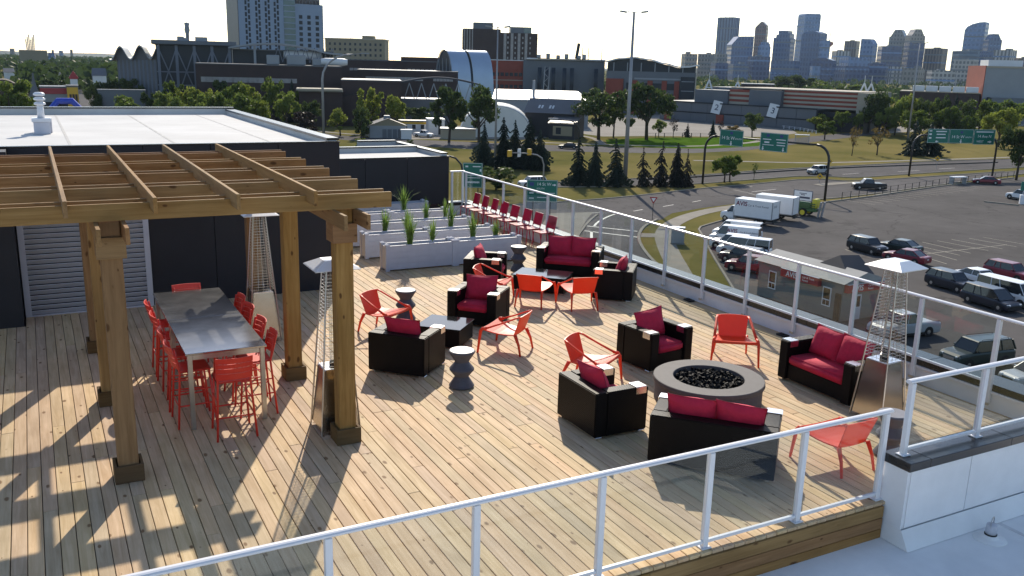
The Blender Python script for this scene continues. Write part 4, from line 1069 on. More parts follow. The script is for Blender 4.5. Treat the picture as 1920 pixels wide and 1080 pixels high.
car('suv','navy','navy SUV parked alone left of the vans at far right',(76.092, 54.035, -94.217))
car('sedan','white','white sedan mostly hidden behind the navy SUV and passenger van',(80.823, 54.371, -96.772))
car('suv','red','red SUV at the right edge behind the white passenger van',(85.695, 54.587, -91.817))
car('van','white','white passenger van at the right edge with big dark windows',(76.523, 48.425, -93.569))
car('minivan','navy','dark blue minivan in front of the white passenger van',(73.604, 48.18, -96.42))
car('bigsuv','green','large dark green SUV with chrome grille behind the right railing',(57.5,38.0,172))
car('sedan','silver','silver sedan cut by the right edge behind the railing',(57.5,33.6,168))
car('pickup','silver','silver pickup seen through the mesh of the right patio heater',(58.714, 45.164,172))
car('pickup','black','black pickup driving on the near carriageway',(129.314, 110.268, 146.83))
car('suv','silver','silver SUV driving on the far carriageway beside the sign arch',(138.518, 131.046, -175.51))
car('sedan','red','red car at the far kerb of the parking lot',(159.44, 108.909, 131.543))
car('sedan','black','dark car on the campus road beside the spruces',(116.26, 190.594, 144.077))
car('pickup','white','white pickup at the campus yard behind the low rooftop block',(93.899, 229.572, -47.328))
car('pickup','white','white pickup parked before the grey exhibition hall',(242.047, 246.288, 172.94))
car('sedan','silver','silver car parked right of the white pickup at the hall',(244.176, 242.537, 136.583))
car('suv','white','white SUV parked at the left end of the grey hall',(245.172, 300.888, 176.279))
car('sedan','white','white car parked under the banner with number two',(239.454, 281.37, 175.079))
car('sedan','black','black car parked at the foot of the glass hall',(244.113, 310.527, 134.414))
car('suv','white','white SUV on the far carriageway beside the signal mast',(73.049, 130.788, 176.012))
car('suv','grey','grey car on the far left avenue nearest the camera',(39.12, 842.624,85))
car('sedan','black','dark car farther up the far left avenue',(40.031, 965.301,85))
car('sedan','white','white car at the top of the far left avenue',(42.261, 1114.035,85))
car('suv','white','white truck cut by the right edge at the parking lot kiosk',(144.683, 92.113,95))

# green farm trailer with sign board
fv = thing('utility_trailer', 'green and yellow farm machine carrying a white sign board beside the box trucks', 'trailer', (95.862, 92.316, GZ+.03), R(290))
M['jdgreen'] = pm('machine_green', (.03,.10,.03), rough=.45, var=.1); M['jdyel'] = pm('machine_yellow', (.52,.47,.03), rough=.5, var=.1)
MB().box(-2.3,2.0,-1.0,1.0,.75,1.15).build('bed', M['jdgreen'], fv, bevel=.03)
for k in range(3): MB().box(-2.2,1.9,-1.04,-1.0,1.2+k*.28,1.34+k*.28).build('side_rail', M['jdgreen'], fv)
MB().box(-2.25,1.0,-.9,.9,1.16,2.0).build('hopper', M['jdgreen'], fv, bevel=.1)
MB().box(-3.1,-2.3,-.6,.6,.8,1.9).build('engine', M['rubber'], fv, bevel=.12)
MB().lathe([(0,1.9),(.3,1.9),(.45,2.05),(0,2.3)],14,(-2.5,.1,0)).build('canopy', M['rubber'], fv, smooth=True)
for s in (-1,1):
    o=MB().lathe([(.2,-.2),(.55,-.2),(.58,0),(.55,.2),(.2,.2)],18).build('wheel', M['tyre'], fv, loc=(.2,s*1.05,.58), rot=(R(90),0,0))
    MB().lathe([(0,-.21),(.36,-.215),(.36,.215),(0,.21)],18,cap=False).build('hub', M['jdyel'], o)
MB().box(-1.7,1.1,-.42,-.36,2.05,3.55).build('sign_frame', M['txtdark'], fv)
MB().box(-1.6,1.0,-.44,-.42,2.15,3.45).build('sign_face', M['txtwhite'], fv)
for z,w,h in ((3.12,.55,.05),(2.92,.3,.06),(2.55,1.05,.13)): MB().box(-.3-w,-.3+w,-.447,-.441,z-h,z+h).build('sign_text_line', M['txtdark'], fv)
for x in (-1.6,1.0): MB().box(x-.04,x+.04,-.4,-.34,1.1,3.5).build('sign_leg', M['rubber'], fv)
for k in range(2): MB().obox((2.25+k*.25,-.3+.6*k,1.0),(.12,.5,2.3),(0,R(8),0)).build('loading_ramp', M['grey_rail'], fv)
MB().box(1.2,1.9,-.7,.7,1.2,2.5).build('yellow_guard', M['jdyel'], fv, bevel=.15)

# rental office
ro = thing('rental_office', 'grey single storey car rental office with red AVIS signs', 'building', (57.0, 49.9, GZ))
M['siding'] = pm('grey_green_siding', (.155,.165,.158), rough=.75, var=.06, vs=1.5)
M['roofgrey'] = pm('pale_grey_roof', (.26,.265,.26), rough=.8, var=.10, vs=.8)
MB().box(0,4.5,0,9.7,0,3.2).build('wall', M['siding'], ro)
for k in range(11): MB().box(-.018,-.001,.02,9.68,.15+k*.28,.165+k*.28).build('siding_lap', M['siding'], ro)
MB().add([(-.35,-.35,3.21),(4.85,-.35,3.21),(4.85,10.05,3.21),(-.35,10.05,3.21),(2.25,-.35,4.0),(2.25,10.05,4.0)],[(0,4,5,3),(1,2,5,4),(0,1,4),(3,5,2),(0,3,2,1)]).build('roof', M['roofgrey'], ro)
MB().add([(1.6,1.2,3.6),(4.9,1.2,3.3),(1.6,4.9,3.6),(4.9,4.9,3.3),(2.6,3.05,4.75),(4.9,3.05,4.6)],[(0,2,4),(0,4,5,1),(2,3,5,4),(1,5,3)]).build('dark_gable', M['clad'], ro)
for (ya,yb) in ((7.45,8.35),(1.15,2.05)):
    w=MB().box(-.07,-.004,ya,yb,.95,2.55).build('window', M['rail'], ro)
    MB().box(-.078,-.071,ya+.09,yb-.09,1.55,2.46).build('pane', M['carglass'], w)
    for q in (0,1):
        MB().box(-.078,-.071,ya+.09+q*.38,ya+.43+q*.38,1.04,1.46).build('pane', M['carglass'], w)
s1=MB().box(-.45,-.03,2.3,6.6,2.45,3.15).build('fascia_sign', M['avisred'], ro); MB().box(-.47,-.02,2.28,6.62,3.151,3.19).build('sign_trim', M['rail'], s1)
lettering('AVIS',.66,M['txtwhite'],s1,(-.457,6.1-.15,2.80),(R(90),0,R(-90)),bold=.01)
lettering('Car & Truck',.26,M['txtwhite'],s1,(-.457,4.05,2.92),(R(90),0,R(-90))); lettering('Rental',.26,M['txtwhite'],s1,(-.457,4.05,2.66),(R(90),0,R(-90)))
s2=MB().box(.1,4.3,-.40,-.03,2.45,3.12).build('fascia_sign', M['avisred'], ro); MB().box(.08,4.32,-.42,-.02,3.121,3.16).build('sign_trim', M['rail'], s2)
lettering('AVIS',.66,M['txtwhite'],s2,(.55,-.407,2.78),(R(90),0,0),bold=.01); lettering('Car & Truck',.24,M['txtwhite'],s2,(2.4,-.407,2.92),(R(90),0,0)); lettering('Rental',.24,M['txtwhite'],s2,(2.4,-.407,2.66),(R(90),0,0))
dr=MB().box(1.2,2.2,-.05,-.003,0,2.15).build('door', M['louver'], ro); MB().box(1.35,2.05,-.058,-.051,1.1,2.0).build('pane', M['carglass'], dr)
MB().box(-.3,-.05,.1,.5,.02,2.3).build('climbing_stem', M['soil'], ro); 

# metal fence along the lot
fe = thing('metal_fence', 'thin dark metal fence along the road side of the parking lot', 'fence', (0,0,0))
pts = [(113.334, 101.626), (123.301, 103.738), (146.434, 109.252), (175.341, 114.052)]
M['darksteel'] = pm('black_steel', (.014,.014,.015), rough=.5, var=.15)
tot = sum((Vector(b)-Vector(a)).length for a,b in zip(pts[:-1],pts[1:]))
acc=[]
for a,b in zip(pts[:-1],pts[1:]):
    n=int((Vector(b)-Vector(a)).length/2.45)
    acc += [(a[0]+(b[0]-a[0])*k/n, a[1]+(b[1]-a[1])*k/n) for k in range(n)]
acc.append(pts[-1])
for x,y in acc: MB().box(x-.04,x+.04,y-.04,y+.04,GZ,GZ+1.35).build('post', M['darksteel'], fe)
MB().tube([(x,y,GZ+1.3) for x,y in acc],.03,4).build('top_rail', M['darksteel'], fe)
MB().tube([(x,y,GZ+.7) for x,y in acc],.022,4).build('middle_rail', M['darksteel'], fe)

# ---------------------------------------------------------------- road signs
M['signgreen'] = pm('highway_sign_green', (.002,.14,.10), rough=.45, var=.06, vs=1)
M['signback'] = pm('sign_back_grey', (.28,.29,.30), rough=.6, var=.05)
M['shield'] = pm('route_shield_blue', (.03,.045,.20), rough=.5, var=0)
M['amber'] = pm('signal_yellow', (.62,.36,.02), rough=.45, var=.05)
def panel(t, x0, x1, z0, z1, items, y=-.14, tilt=0):
    """green sign panel in the local XZ plane facing -Y"""
    s = MB().box(x0,x1,y,y+.06,z0,z1).build('sign_panel', M['signgreen'], t, bevel=.03)
    w,h = x1-x0, z1-z0
    b=.05
    MB().box(x0+b,x1-b,y-.004,y-.001,z1-b-.04,z1-b).box(x0+b,x1-b,y-.004,y-.001,z0+b,z0+b+.04).box(x0+b,x0+b+.04,y-.004,y-.001,z0+b+.04,z1-b-.04).box(x1-b-.04,x1-b,y-.004,y-.001,z0+b+.04,z1-b-.04).build('sign_border', M['txtwhite'], s)
    for it in items:
        k=it[0]; cx=x0+it[1]*w; cz=z0+it[2]*h
        if k=='t': lettering(it[3], it[4], M['txtwhite'], s, (cx,y-.003,cz),(R(90),0,0),'CENTER',extrude=.003)
        elif k=='l': MB().box(cx-it[3]*w/2,cx+it[3]*w/2,y-.006,y-.002,cz-it[4]/2,cz+it[4]/2).build('small_print', M['txtwhite'], s)
        elif k=='s': MB().box(cx-.28,cx+.28,y-.007,y-.003,cz-.22,cz+.22).build('route_shield', M['shield'], s, bevel=.06)
        elif k=='d': # arrow pointing in direction it[3] degrees
            a=R(it[3]); ca,sa=math.cos(a),math.sin(a); r_=it[4]
            pts=[(0,-.12),(0,.12),(.5,.12),(.5,.32),(1,0),(.5,-.32),(.5,-.12)]
            pts=[((p[0]-.5)*r_,p[1]*r_) for p in pts]
            n=len(pts); q=[(cx+p[0]*ca-p[1]*sa,cz+p[0]*sa+p[1]*ca) for p in pts]
            MB().add([(u,y-.006,v) for u,v in q],[tuple(range(n))]).build('arrow', M['txtwhite'], s)
    return s
def gantry(label, a, b, h, panels, rz=None):
    d = Vector((b[0]-a[0], b[1]-a[1])); L = d.length; rz = math.atan2(d.y, d.x)
    t = thing('sign_gantry', label, 'sign gantry', (a[0],a[1],GZ), rz)
    rad = 2.3
    arc = lambda x0, s: [(x0+s*rad*(1-math.cos(R(q))), 0, h-rad+rad*math.sin(R(q))) for q in (0,18,36,54,72,90)]
    MB().tube([(0,0,0)]+arc(0,1), .20, 10).build('leg', M['darksteel'], t, smooth=True)
    MB().tube([(L,0,0)]+arc(L,-1), .20, 10).build('leg', M['darksteel'], t, smooth=True)
    MB().tube([(rad,0,h),(L-rad,0,h)], .15, 10).build('cross_arm', M['darksteel'], t, smooth=True)
    for p in panels: panel(t, p[0]*L, p[1]*L, h+p[2], h+p[3], p[4], y=-.30)
    return t
gantry('black arched gantry with two separate green road signs over the road', (104.496, 125.22), (110.536, 102.531), 8.6, (
  (.13,.33,-1.45,1.25,[('s',.5,.80),('t',.36,.48,'14 St W',.80),('t',.80,.46,'SOUTH',.40),('d',.5,.16,-90,.8)]),
  (.47,.69,-1.7,1.3,[('s',.28,.85),('s',.76,.85),('l',.25,.64,.3,.14),('l',.75,.66,.34,.14),('l',.25,.48,.18,.25),('l',.76,.50,.3,.14),('l',.3,.34,.4,.1),('l',.76,.36,.3,.14),('d',.12,.14,-90,.7),('d',.85,.14,-90,.7)])))
gantry('black arched gantry with a row of three joined green road signs', (155.255, 122.92), (172.873, 117.029), 8.2, (
  (.15,.40,-1.55,1.25,[('l',.12,.85,.12,.2),('l',.62,.82,.5,.2),('l',.12,.62,.12,.3),('l',.62,.62,.42,.2),('l',.12,.36,.12,.3),('l',.62,.38,.46,.2),('d',.45,.12,180,.7)]),
  (.405,.69,-1.55,1.25,[('s',.5,.78),('t',.36,.45,'14 St W',.85),('t',.80,.43,'SOUTH',.40),('d',.5,.14,-90,.8)]),
  (.695,.95,-1.75,1.25,[('l',.5,.84,.8,.2),('t',.5,.54,'14 Ave N',.80),('t',.33,.20,'WEST',.6),('d',.78,.19,0,.9)])))
def guide_sign(label, bx, zlow, back, items, cat='road sign'):
    x,y,w,h,rz = bx
    t = thing('guide_sign', label, cat, (x,y,GZ), R(rz))
    panel(t,-w/2,w/2,zlow,h,items)
    if back: MB().box(-w/2+.02,w/2-.02,-.02,.04,zlow-back,zlow-.02).build('lower_panel', M['signback'], t)
    for s in (-.28,.28): MB().box(s*w-.06,s*w+.06,-.07,.07,0,h-.1).build('post', M['darksteel'], t)
guide_sign('green guide sign reading 14 St W behind the red chairs', (57.017, 99.495, 3.939, 5.567, -29.816), 2.75, .95, [('s',.16,.80),('l',.16,.40,.14,.2),('l',.16,.16,.16,.14),('t',.56,.80,'14 St W',.55),('t',.45,.60,'SOUTH',.30),('d',.89,.78,0,.5),('l',.62,.40,.6,.1),('l',.5,.2,.3,.12)])
guide_sign('green guide sign at the far railing corner', (49.603, 104.611, 2.524, 7.392, -25.368), 4.2, 0, [('l',.2,.85,.14,.2),('l',.7,.85,.4,.12),('l',.9,.7,.08,.3),('l',.55,.5,.7,.1),('l',.55,.4,.7,.1),('l',.5,.22,.7,.22)])
# yield sign
yp = thing('yield_sign', 'red and white triangular yield sign on a thin post', 'road sign', (72.547, 96.63, GZ), R(-37))
MB().box(-.04,.04,-.04,.04,0,2.6).build('post', M['darksteel'], yp)
def tri(r, y, z0): return [(-r*.866,y,z0+r*.5),(r*.866,y,z0+r*.5),(0,y,z0-r)]
MB().add(tri(.62,-.06,2.75)+tri(.62,-.045,2.75),[(0,1,2),(5,4,3),(0,3,4,1),(1,4,5,2),(2,5,3,0)]).build('sign_plate', pm('sign_red',(.32,.012,.02),.5,var=0), yp)
MB().add(tri(.34,-.065,2.75),[(0,1,2)]).build('sign_centre', M['txtwhite'], yp)
def diamond(label, pos, rz, z):
    t = thing('warning_sign', label, 'road sign', (pos[0],pos[1],GZ), R(rz))
    MB().box(-.035,.035,-.03,.03,0,z).build('post', M['signback'], t)
    MB().obox((0,-.05,z+.1),(.85,.03,.85),(0,R(45),0)).build('sign_plate', M['amber'], t)
    MB().box(-.22,.22,-.072,-.067,z+.02,z+.18).box(-.07,.07,-.072,-.067,z+.19,z+.38).build('symbol', M['txtdark'], t)
diamond('yellow diamond warning sign between the legs of the far gantry', (172.354, 129.812), -45, 2.3)
diamond('small yellow sign on the traffic island by the road arch', (126.842, 119.355), -42, 1.2)
diamond('small yellow sign on the far verge right of the road arch', (150.908, 139.657), -42, 1.2)
# signal mast arm by the road
sg = thing('signal_mast', 'grey mast arm with two yellow signal heads and a lane sign beside the round bush', 'traffic light', (72.304, 125.872, GZ), R(200))
M['mastgrey'] = pm('galvanised_mast', (.30,.30,.31), rough=.5, metal=.3, var=.08)
MB().tube([(0,0,0),(0,0,4.2),(.5,0,5.3),(1.8,0,5.9),(4.5,0,6.3),(8.4,0,6.6)],[.14,.13,.12,.11,.09,.07],8).build('arm', M['mastgrey'], sg, smooth=True)
for x in (3.6,8.2):
    o=MB().box(x-.42,x+.42,-.18,.12,5.95,6.95).build('signal_head', M['amber'], sg, bevel=.05)
    for k in range(3): MB().lathe([(0,0),(.14,0),(.14,.10)],10,cap=False).build('signal_visor', M['darksteel'], o, loc=(x-.5,-.02,6.05+.34*k), rot=(0,R(-90),0))
MB().box(5.6,6.3,-.1,-.04,5.8,7.1).build('lane_sign', M['txtwhite'], sg); MB().box(5.66,6.24,-.112,-.102,5.86,7.04).build('lane_sign_face', M['txtdark'], sg)
MB().obox((5.9,.12,6.45),(.12,.02,.8),(0,R(20),0)).build('lane_arrow', M['txtwhite'], sg)
# black curved lamp at the deck corner
ar = thing('lamp_post', 'black curved lamp post rising behind the far deck corner', 'lamp post', (50.566, 109.688, GZ), R(150))
MB().tube([(0,0,0),(0,0,5.5),(.25,0,6.6),(1.0,0,7.4),(2.0,0,7.7)],.13,8).build('pole', M['darksteel'], ar, smooth=True)
MB().obox((2.2,0,7.68),(.7,.25,.14)).build('lamp_head', M['darksteel'], ar, bevel=.04)
# street lights
def light_pole(label, x, y, h, r, style, rz=0, mat='mastgrey'):
    t = thing('street_light', label, 'street light', (x,y,GZ), R(rz))
    if style == 'twin':
        MB().tube([(0,0,0),(0,0,h)],[r,r*.45],10).build('pole', M[mat], t, smooth=True)
        for s in (-1,1):
            MB().tube([(0,0,h-.1),(s*1.1,0,h+.05)],.07,6).build('bracket', M[mat], t)
            MB().obox((s*1.75,0,h+.02),(1.2,.45,.28),(0,R(-s*8),0)).build('lamp_head', M['signback'], t, bevel=.06)
    else:
        R0=h*.32
        MB().tube([(0,0,0),(0,0,h*.70)]+[(R0*(1-math.cos(R(q)))*1.15,0,h*.70+R0*.93*math.sin(R(q))) for q in (15,30,45,60,75,90)],[r,r*.8,r*.75,r*.7,r*.65,r*.6,r*.55,r*.5],10).build('pole', M[mat], t, smooth=True)
        xx=R0*1.15
        MB().tube([(xx,0,h*.70+R0*.93),(xx+2.5,0,h*.70+R0*.93+.3)],.09,6).build('arm', M[mat], t)
        MB().obox((xx+3.2,0,h*.70+R0*.93+.3),(2.2,.5,.35)).build('lamp_head', M['signback'], t, bevel=.08)
    return t
def LP(label, tr, r, style, rz, **kw): return light_pole(label, tr[0], tr[1], tr[2], r, style, rz, **kw)
LP('tallest twin headed grey light pole rising from the spruce row into the sky', (89.804, 128.122, 28.662, 0.894), .42, 'twin', -38)
LP('thin twin headed light pole in front of the white tent', (78.261, 155.067, 26.455, 1.008), .25, 'twin', -30)
LP('grey curved street light behind the white roof edge', (67.159, 232.46, 21.278, 1.347), .38, 'arch', -12)
LP('tall grey light pole in front of the far right skyline', (242.907, 194.453, 29.343, 1.521), .30, 'twin', -45)
LP('small lamp on a thin dark pole among the trees left of the street', (49.19, 363.285, 11.35, 1.878), .18, 'twin', 0, mat='darksteel')
LP('small lamp on a thin dark pole at the tree row on the left', (59.415, 363.328, 7.163, 1.925), .15, 'twin', 20, mat='darksteel')
LP('dark lamp mast with an arm in front of the black house', (109.999, 175.912, 7.797, 1.21), .20, 'arch', 160, mat='darksteel')
def low_fence(label, pts, hh, step, mat):
    t = thing('low_fence', label, 'fence', (0,0,0)); acc=[]
    for a,b in zip(pts[:-1],pts[1:]):
        n=max(1,int((Vector(b)-Vector(a)).length/step)); acc += [(a[0]+(b[0]-a[0])*k/n, a[1]+(b[1]-a[1])*k/n) for k in range(n)]
    acc.append(pts[-1])
    for x,y in acc: MB().box(x-.08,x+.08,y-.08,y+.08,GZ,GZ+hh).build('post', M[mat], t)
    for q in (.55,.95): MB().tube([(x,y,GZ+hh*q) for x,y in acc],.05,4).build('rail', M[mat], t)
low_fence('low dark rail fence between the lawn and the gravel lot', [(158.844, 216.909), (168.089, 216.309), (180.106, 214.285)], 1.3, 2.6, 'darksteel')
low_fence('white rail fence on the gravel lot before the hall', [(232.197, 257.385), (238.112, 248.487), (236.022, 233.306), (229.906, 220.013)], 1.1, 3.0, 'rail')
ub = thing('utility_box', 'grey green utility cabinet on the verge inside the path', 'utility box', (65.183, 81.743, GZ), R(-40))
MB().box(-.75,.75,-.45,.45,.1,1.9).build('cabinet', M['signback'], ub, bevel=.05); MB().box(-.8,.8,-.5,.5,0,.1).build('plinth', M['concrete'], ub); MB().box(-.78,.78,-.48,.48,1.9,1.98).build('lid', M['rail'], ub, bevel=.02)
bs_ = thing('bus_shelter', 'small glass bus shelter beside the green lawn', 'bus shelter', (192.375, 189.043, GZ), R(-40))
MB().box(-2,2,-.8,.8,2.5,2.65).build('roof', M['rail'], bs_, bevel=.03)
for s in (-1,1):
    for q in (-1,1): MB().box(s*1.85-.05,s*1.85+.05,q*.7-.05,q*.7+.05,0,2.5).build('post', M['mastgrey'], bs_)
MB().box(-1.8,1.8,.68,.72,.2,2.4).build('glass_pane', M['glass'], bs_)
pdn = thing('pay_shelter', 'white cart shelter at the parking lot fence', 'shelter', (152.752, 110.081, GZ), R(-10))
MB().box(-1.6,1.6,-.6,.6,1.35,1.5).build('roof', M['rail'], pdn)
for s in (-1,1): MB().box(s*1.5-.04,s*1.5+.04,-.5,.5,0,1.35).build('side_frame', M['signback'], pdn)
kk = thing('parking_kiosk', 'teal and white parking kiosk cut by the right edge', 'kiosk', (139.915, 88.786, GZ), R(-45))
MB().box(-.5,.5,-.4,.4,0,1.5).build('body', M['rail'], kk, bevel=.05); MB().box(-.6,.6,-.1,.1,2.2,3.6).build('teal_sign', M['signgreen'], kk); MB().box(-.08,.08,-.05,.05,1.5,2.3).build('post', M['signback'], kk)

# ================================================================ trees
M['leaf'] = leafmat('green_leaf', (.075,.115,.020), (.17,.22,.042), .5)
M['leafdark'] = leafmat('dark_leaf', (.036,.060,.017), (.085,.118,.030), .42)
M['leafyel'] = leafmat('yellow_green_leaf', (.14,.18,.025), (.26,.285,.05), .5)
M['leafaut'] = leafmat('autumn_leaf', (.11,.085,.025), (.19,.13,.04), .4)
M['leafplum'] = leafmat('plum_leaf', (.028,.020,.018), (.05,.035,.028), .25)
M['needle'] = leafmat('spruce_needle', (.012,.022,.016), (.032,.048,.034), .15)
M['needlebrown'] = leafmat('thin_spruce_needle', (.020,.022,.018), (.045,.04,.032), .15)
M['bark'] = pm('grey_brown_bark', (.055,.042,.034), rough=.9, var=.3, vs=6, bump=.4, bs=20)
def crown_mesh(name, seed, n, lobes, leaf, mat, z0=.28):
    """unit tree: height 1, spread 1; leaf clumps scattered through overlapping lobes"""
    rq = random.Random(seed); vs=[]; fs=[]
    lob=[]
    for k in range(lobes):
        a=rq.uniform(0,6.283); rr=.36*math.sqrt(rq.random()); zc=rq.uniform(z0+.06,.90)
        sh = 1-abs((zc-.6)/.5)**2*.5
        lob.append((rr*sh*math.cos(a), rr*sh*math.sin(a), zc, rq.uniform(.085,.17)))
    lob.append((0,0,.60,.22))
    for k in range(n):
        l=rq.choice(lob)
        while True:
            d=Vector((rq.uniform(-1,1),rq.uniform(-1,1),rq.uniform(-1,1)))
            if .25<d.length<1: break
        d=d*(.55+.45*rq.random())/max(.3,d.length)**.35
        p=Vector((l[0],l[1],l[2]))+Vector((d.x*l[3],d.y*l[3],d.z*l[3]*.82))
        if p.z>1 or p.z<z0-.03: continue
        s=leaf*rq.uniform(.6,1.35)
        q=Euler((rq.uniform(0,6.28),rq.uniform(0,6.28),rq.uniform(0,6.28))).to_matrix()
        b=len(vs)
        vs += [p+q@Vector(v)*s for v in ((-1,-.15,0),(-.2,-.6,.12),(1,-.1,0),(.25,.6,-.12))]
        fs.append((b,b+1,b+2,b+3))
    return MB().add(vs,fs).mesh(name)
def trunk_mesh(name, seed, h0=.62, r=.035, limbs=5):
    rq=random.Random(seed); mb=MB()
    mb.tube([(0,0,0),(rq.uniform(-.01,.01),rq.uniform(-.01,.01),.3),(rq.uniform(-.02,.02),rq.uniform(-.02,.02),h0)],[r,r*.75,r*.35],7)
    for k in range(limbs):
        a=rq.uniform(0,6.283); z=rq.uniform(.22,.42); L=rq.uniform(.18,.32)
        mb.tube([(0,0,z),(math.cos(a)*L*.5,math.sin(a)*L*.5,z+L*.55),(math.cos(a)*L,math.sin(a)*L,z+L*1.2)],[r*.5,r*.35,r*.12],5)
    return mb.mesh(name, smooth=True)
def spruce_mesh(name, seed, n=22, per=11, droop=.3, fill=1.0):
    rq=random.Random(seed); vs=[]; fs=[]
    for i in range(n):
        t=i/(n-1); z=.05+.93*t
        rad=(.5*(1-t)**.8*min(1,.55+t*3)+.012)*rq.uniform(.62,1.15)
        m=max(4,int(per*(1-t*.55)))
        for j in range(m):
            if rq.random()>fill: continue
            a=6.283*j/m+rq.uniform(-.3,.3)+i*1.3
            rr=rad*rq.uniform(.45,1.2); c,s=math.cos(a),math.sin(a)
            for q in range(5):
                u=(q+.6)/5*rr; w=.055*(1.15-.75*q/5)*(1-.5*t)+.006
                zz=z-u*droop+.012*math.sin(q)
                px,py=c*u,s*u; nx,ny=-s,c
                dz=rq.uniform(-.02,.02); b=len(vs)
                L=rr/5*1.2
                vs += [(px-nx*w,py-ny*w,zz-.018+dz),(px+c*L,py+s*L,zz-L*droop*1.3),(px+nx*w,py+ny*w,zz-.018-dz),(px-c*L*.4,py-s*L*.4,zz+.012)]
                fs.append((b,b+1,b+2,b+3))
                b=len(vs)
                vs += [(px,py,zz+.015),(px+c*L*.9,py+s*L*.9,zz-.01),(px+c*L*.5+nx*.01,py+s*L*.5+ny*.01,zz-.06*(1-t)-.015),(px-c*L*.2,py-s*L*.2,zz-.045*(1-t)-.01)]
                fs.append((b,b+1,b+2,b+3))
    return MB().add(vs,fs).mesh(name)
CR = {}
for key,(seed,n,lobes,leaf,z0) in dict(round1=(1,2700,20,.033,.24), round2=(2,2700,22,.032,.2), round3=(3,2800,24,.031,.28), bush=(4,2000,18,.042,.05), sparse=(5,460,12,.030,.35), tall=(6,2600,24,.034,.10)).items():
    CR[key]=(crown_mesh('crown',seed,n,lobes,leaf,None,z0), trunk_mesh('trunk',seed+20,.6 if key!='tall' else .5,.03 if key!='bush' else .02, 6))
CR['spruce3']=(spruce_mesh('crown',17,19,9,.36,.85), trunk_mesh('trunk',37,.95,.022,0)); CR['spruce4']=(spruce_mesh('crown',19,24,10,.25,.9), trunk_mesh('trunk',39,.95,.022,0))
CR['spruce1']=(spruce_mesh('crown',11), trunk_mesh('trunk',31,.95,.022,0)); CR['spruce2']=(spruce_mesh('crown',12,26,10,.42), trunk_mesh('trunk',32,.95,.022,0))
CR['thin']=(spruce_mesh('crown',13,20,8,.6,.62), trunk_mesh('trunk',33,.96,.02,0))
_cm = {}
def tree(kind, mat, label, tr, rz=None, cat='tree', name=None):
    cm, tm = CR[kind]
    key=(kind,mat)
    if key not in _cm:
        me=cm.copy(); me.materials.clear(); me.materials.append(M[mat]); _cm[key]=me
        if not tm.materials: tm.materials.append(M['bark'])
    t = thing(name or ('spruce_tree' if kind[:3] in ('spr','thi') else 'bush' if kind=='bush' else 'leafy_tree'), label, cat, (tr[0],tr[1],GZ), random.uniform(0,6.28) if rz is None else rz)
    k_=1.25 if kind[:3] in ('spr','thi') else 1.28
    t.scale=(tr[3]*k_,tr[3]*k_*random.uniform(.85,1.1),tr[2]*random.uniform(1.0,1.09)); t.rotation_euler[0]=random.uniform(-.045,.045); t.rotation_euler[1]=random.uniform(-.045,.045)
    obj('trunk', tm, None, t); obj('crown', _cm[key], None, t)
    return t
def S(kind, mat, label, tr, **kw): tree(kind, mat, label, tr, **kw)
# spruces before the white tent
S('spruce1','needle','dark spruce at the left of the clump before the white tent',(76.731, 157.323, 8.566, 4.522))
S('spruce4','needle','tall dark spruce second from left in the tent clump',(79.784, 154.658, 9.725, 4.906))
S('spruce1','needle','dark spruce in the middle of the tent clump',(82.993, 155.658, 9.243, 4.766))
S('spruce4','needle','broad dark spruce right of centre in the tent clump',(84.8, 153.312, 9.585, 5.555))
S('spruce1','needle','dark spruce at the right of the tent clump',(85.968, 151.163, 7.713, 4.497))
# row on the median
S('spruce3','needle','full dark spruce at the left end of the median row',(81.114, 129.296, 7.779, 5.196))
S('spruce2','needle','full dark spruce second in the median row',(83.808, 128.485, 6.917, 4.132))
S('spruce3','needle','full dark spruce just left of the tallest light pole',(87.122, 126.777, 8.072, 5.553))
S('thin','needlebrown','thin brownish spruce right of the tallest light pole',(91.767, 125.375, 6.689, 4.312))
S('thin','needlebrown','thin leaning brown spruce in the middle of the thin group',(94.526, 124.542, 7.787, 4.672))
S('spruce2','needlebrown','drooping grey spruce third in the thin group',(97.49, 123.647, 7.275, 4.137))
S('thin','needlebrown','sparse brown spruce at the right end of the median row',(99.355, 123.084, 6.207, 3.241))
S('spruce3','needle','large dark spruce left of the three joined road signs',(195.621, 154.723, 8.815, 7.587))
S('spruce2','needle','large dark spruce behind the three joined road signs',(200.538, 153.578, 7.942, 7.09))
S('spruce3','needle','small spruce on the verge above the joined signs',(246.335, 182.222, 3.339, 3.205))
S('spruce2','needle','dark narrow spruce among the leafy trees left of the curved street light',(73.813, 290.778, 13.213, 5.763))
S('spruce3','needlebrown','young spruce at the lawn edge left of the road arch',(173.33, 216.407, 4.237, 2.502))
S('spruce2','needle','young spruce at the lawn edge above the road arch',(183.38, 216.728, 4.789, 2.216))
# large leafy trees
S('round1','leafdark','leafy tree with clear trunk left of the white tent',(94.131, 212.85, 14.24, 9.72))
S('round2','leafdark','leafy tree in front of the white tent',(102.603, 212.859, 13.942, 10.728))
S('round3','leafdark','broad leafy tree left of the tallest light pole, behind the spruce row',(139.551, 212.895, 13.926, 13.523))
S('round1','leafdark','leafy tree just left of the tallest light pole by the lawn',(148.434, 218.674, 11.742, 7.61))
S('round2','leafdark','broad leafy tree right of the tallest light pole, behind the lawn',(154.055, 210.307, 15.329, 14.263))
S('round2','leaf','leafy roadside tree on the median under the road arch',(110.048, 125.872, 4.781, 4.303))
S('round1','leaf','second leafy tree on the median under the road arch',(111.581, 126.202, 4.713, 4.136))
S('sparse','leafdark','thin dead sapling on the median right of the leafy pair',(117.829, 126.77, 3.145, 1.336))
S('round3','leafdark','dark tree on the gravel lot right of the lawn',(195.477, 212.701, 7.061, 5.365))
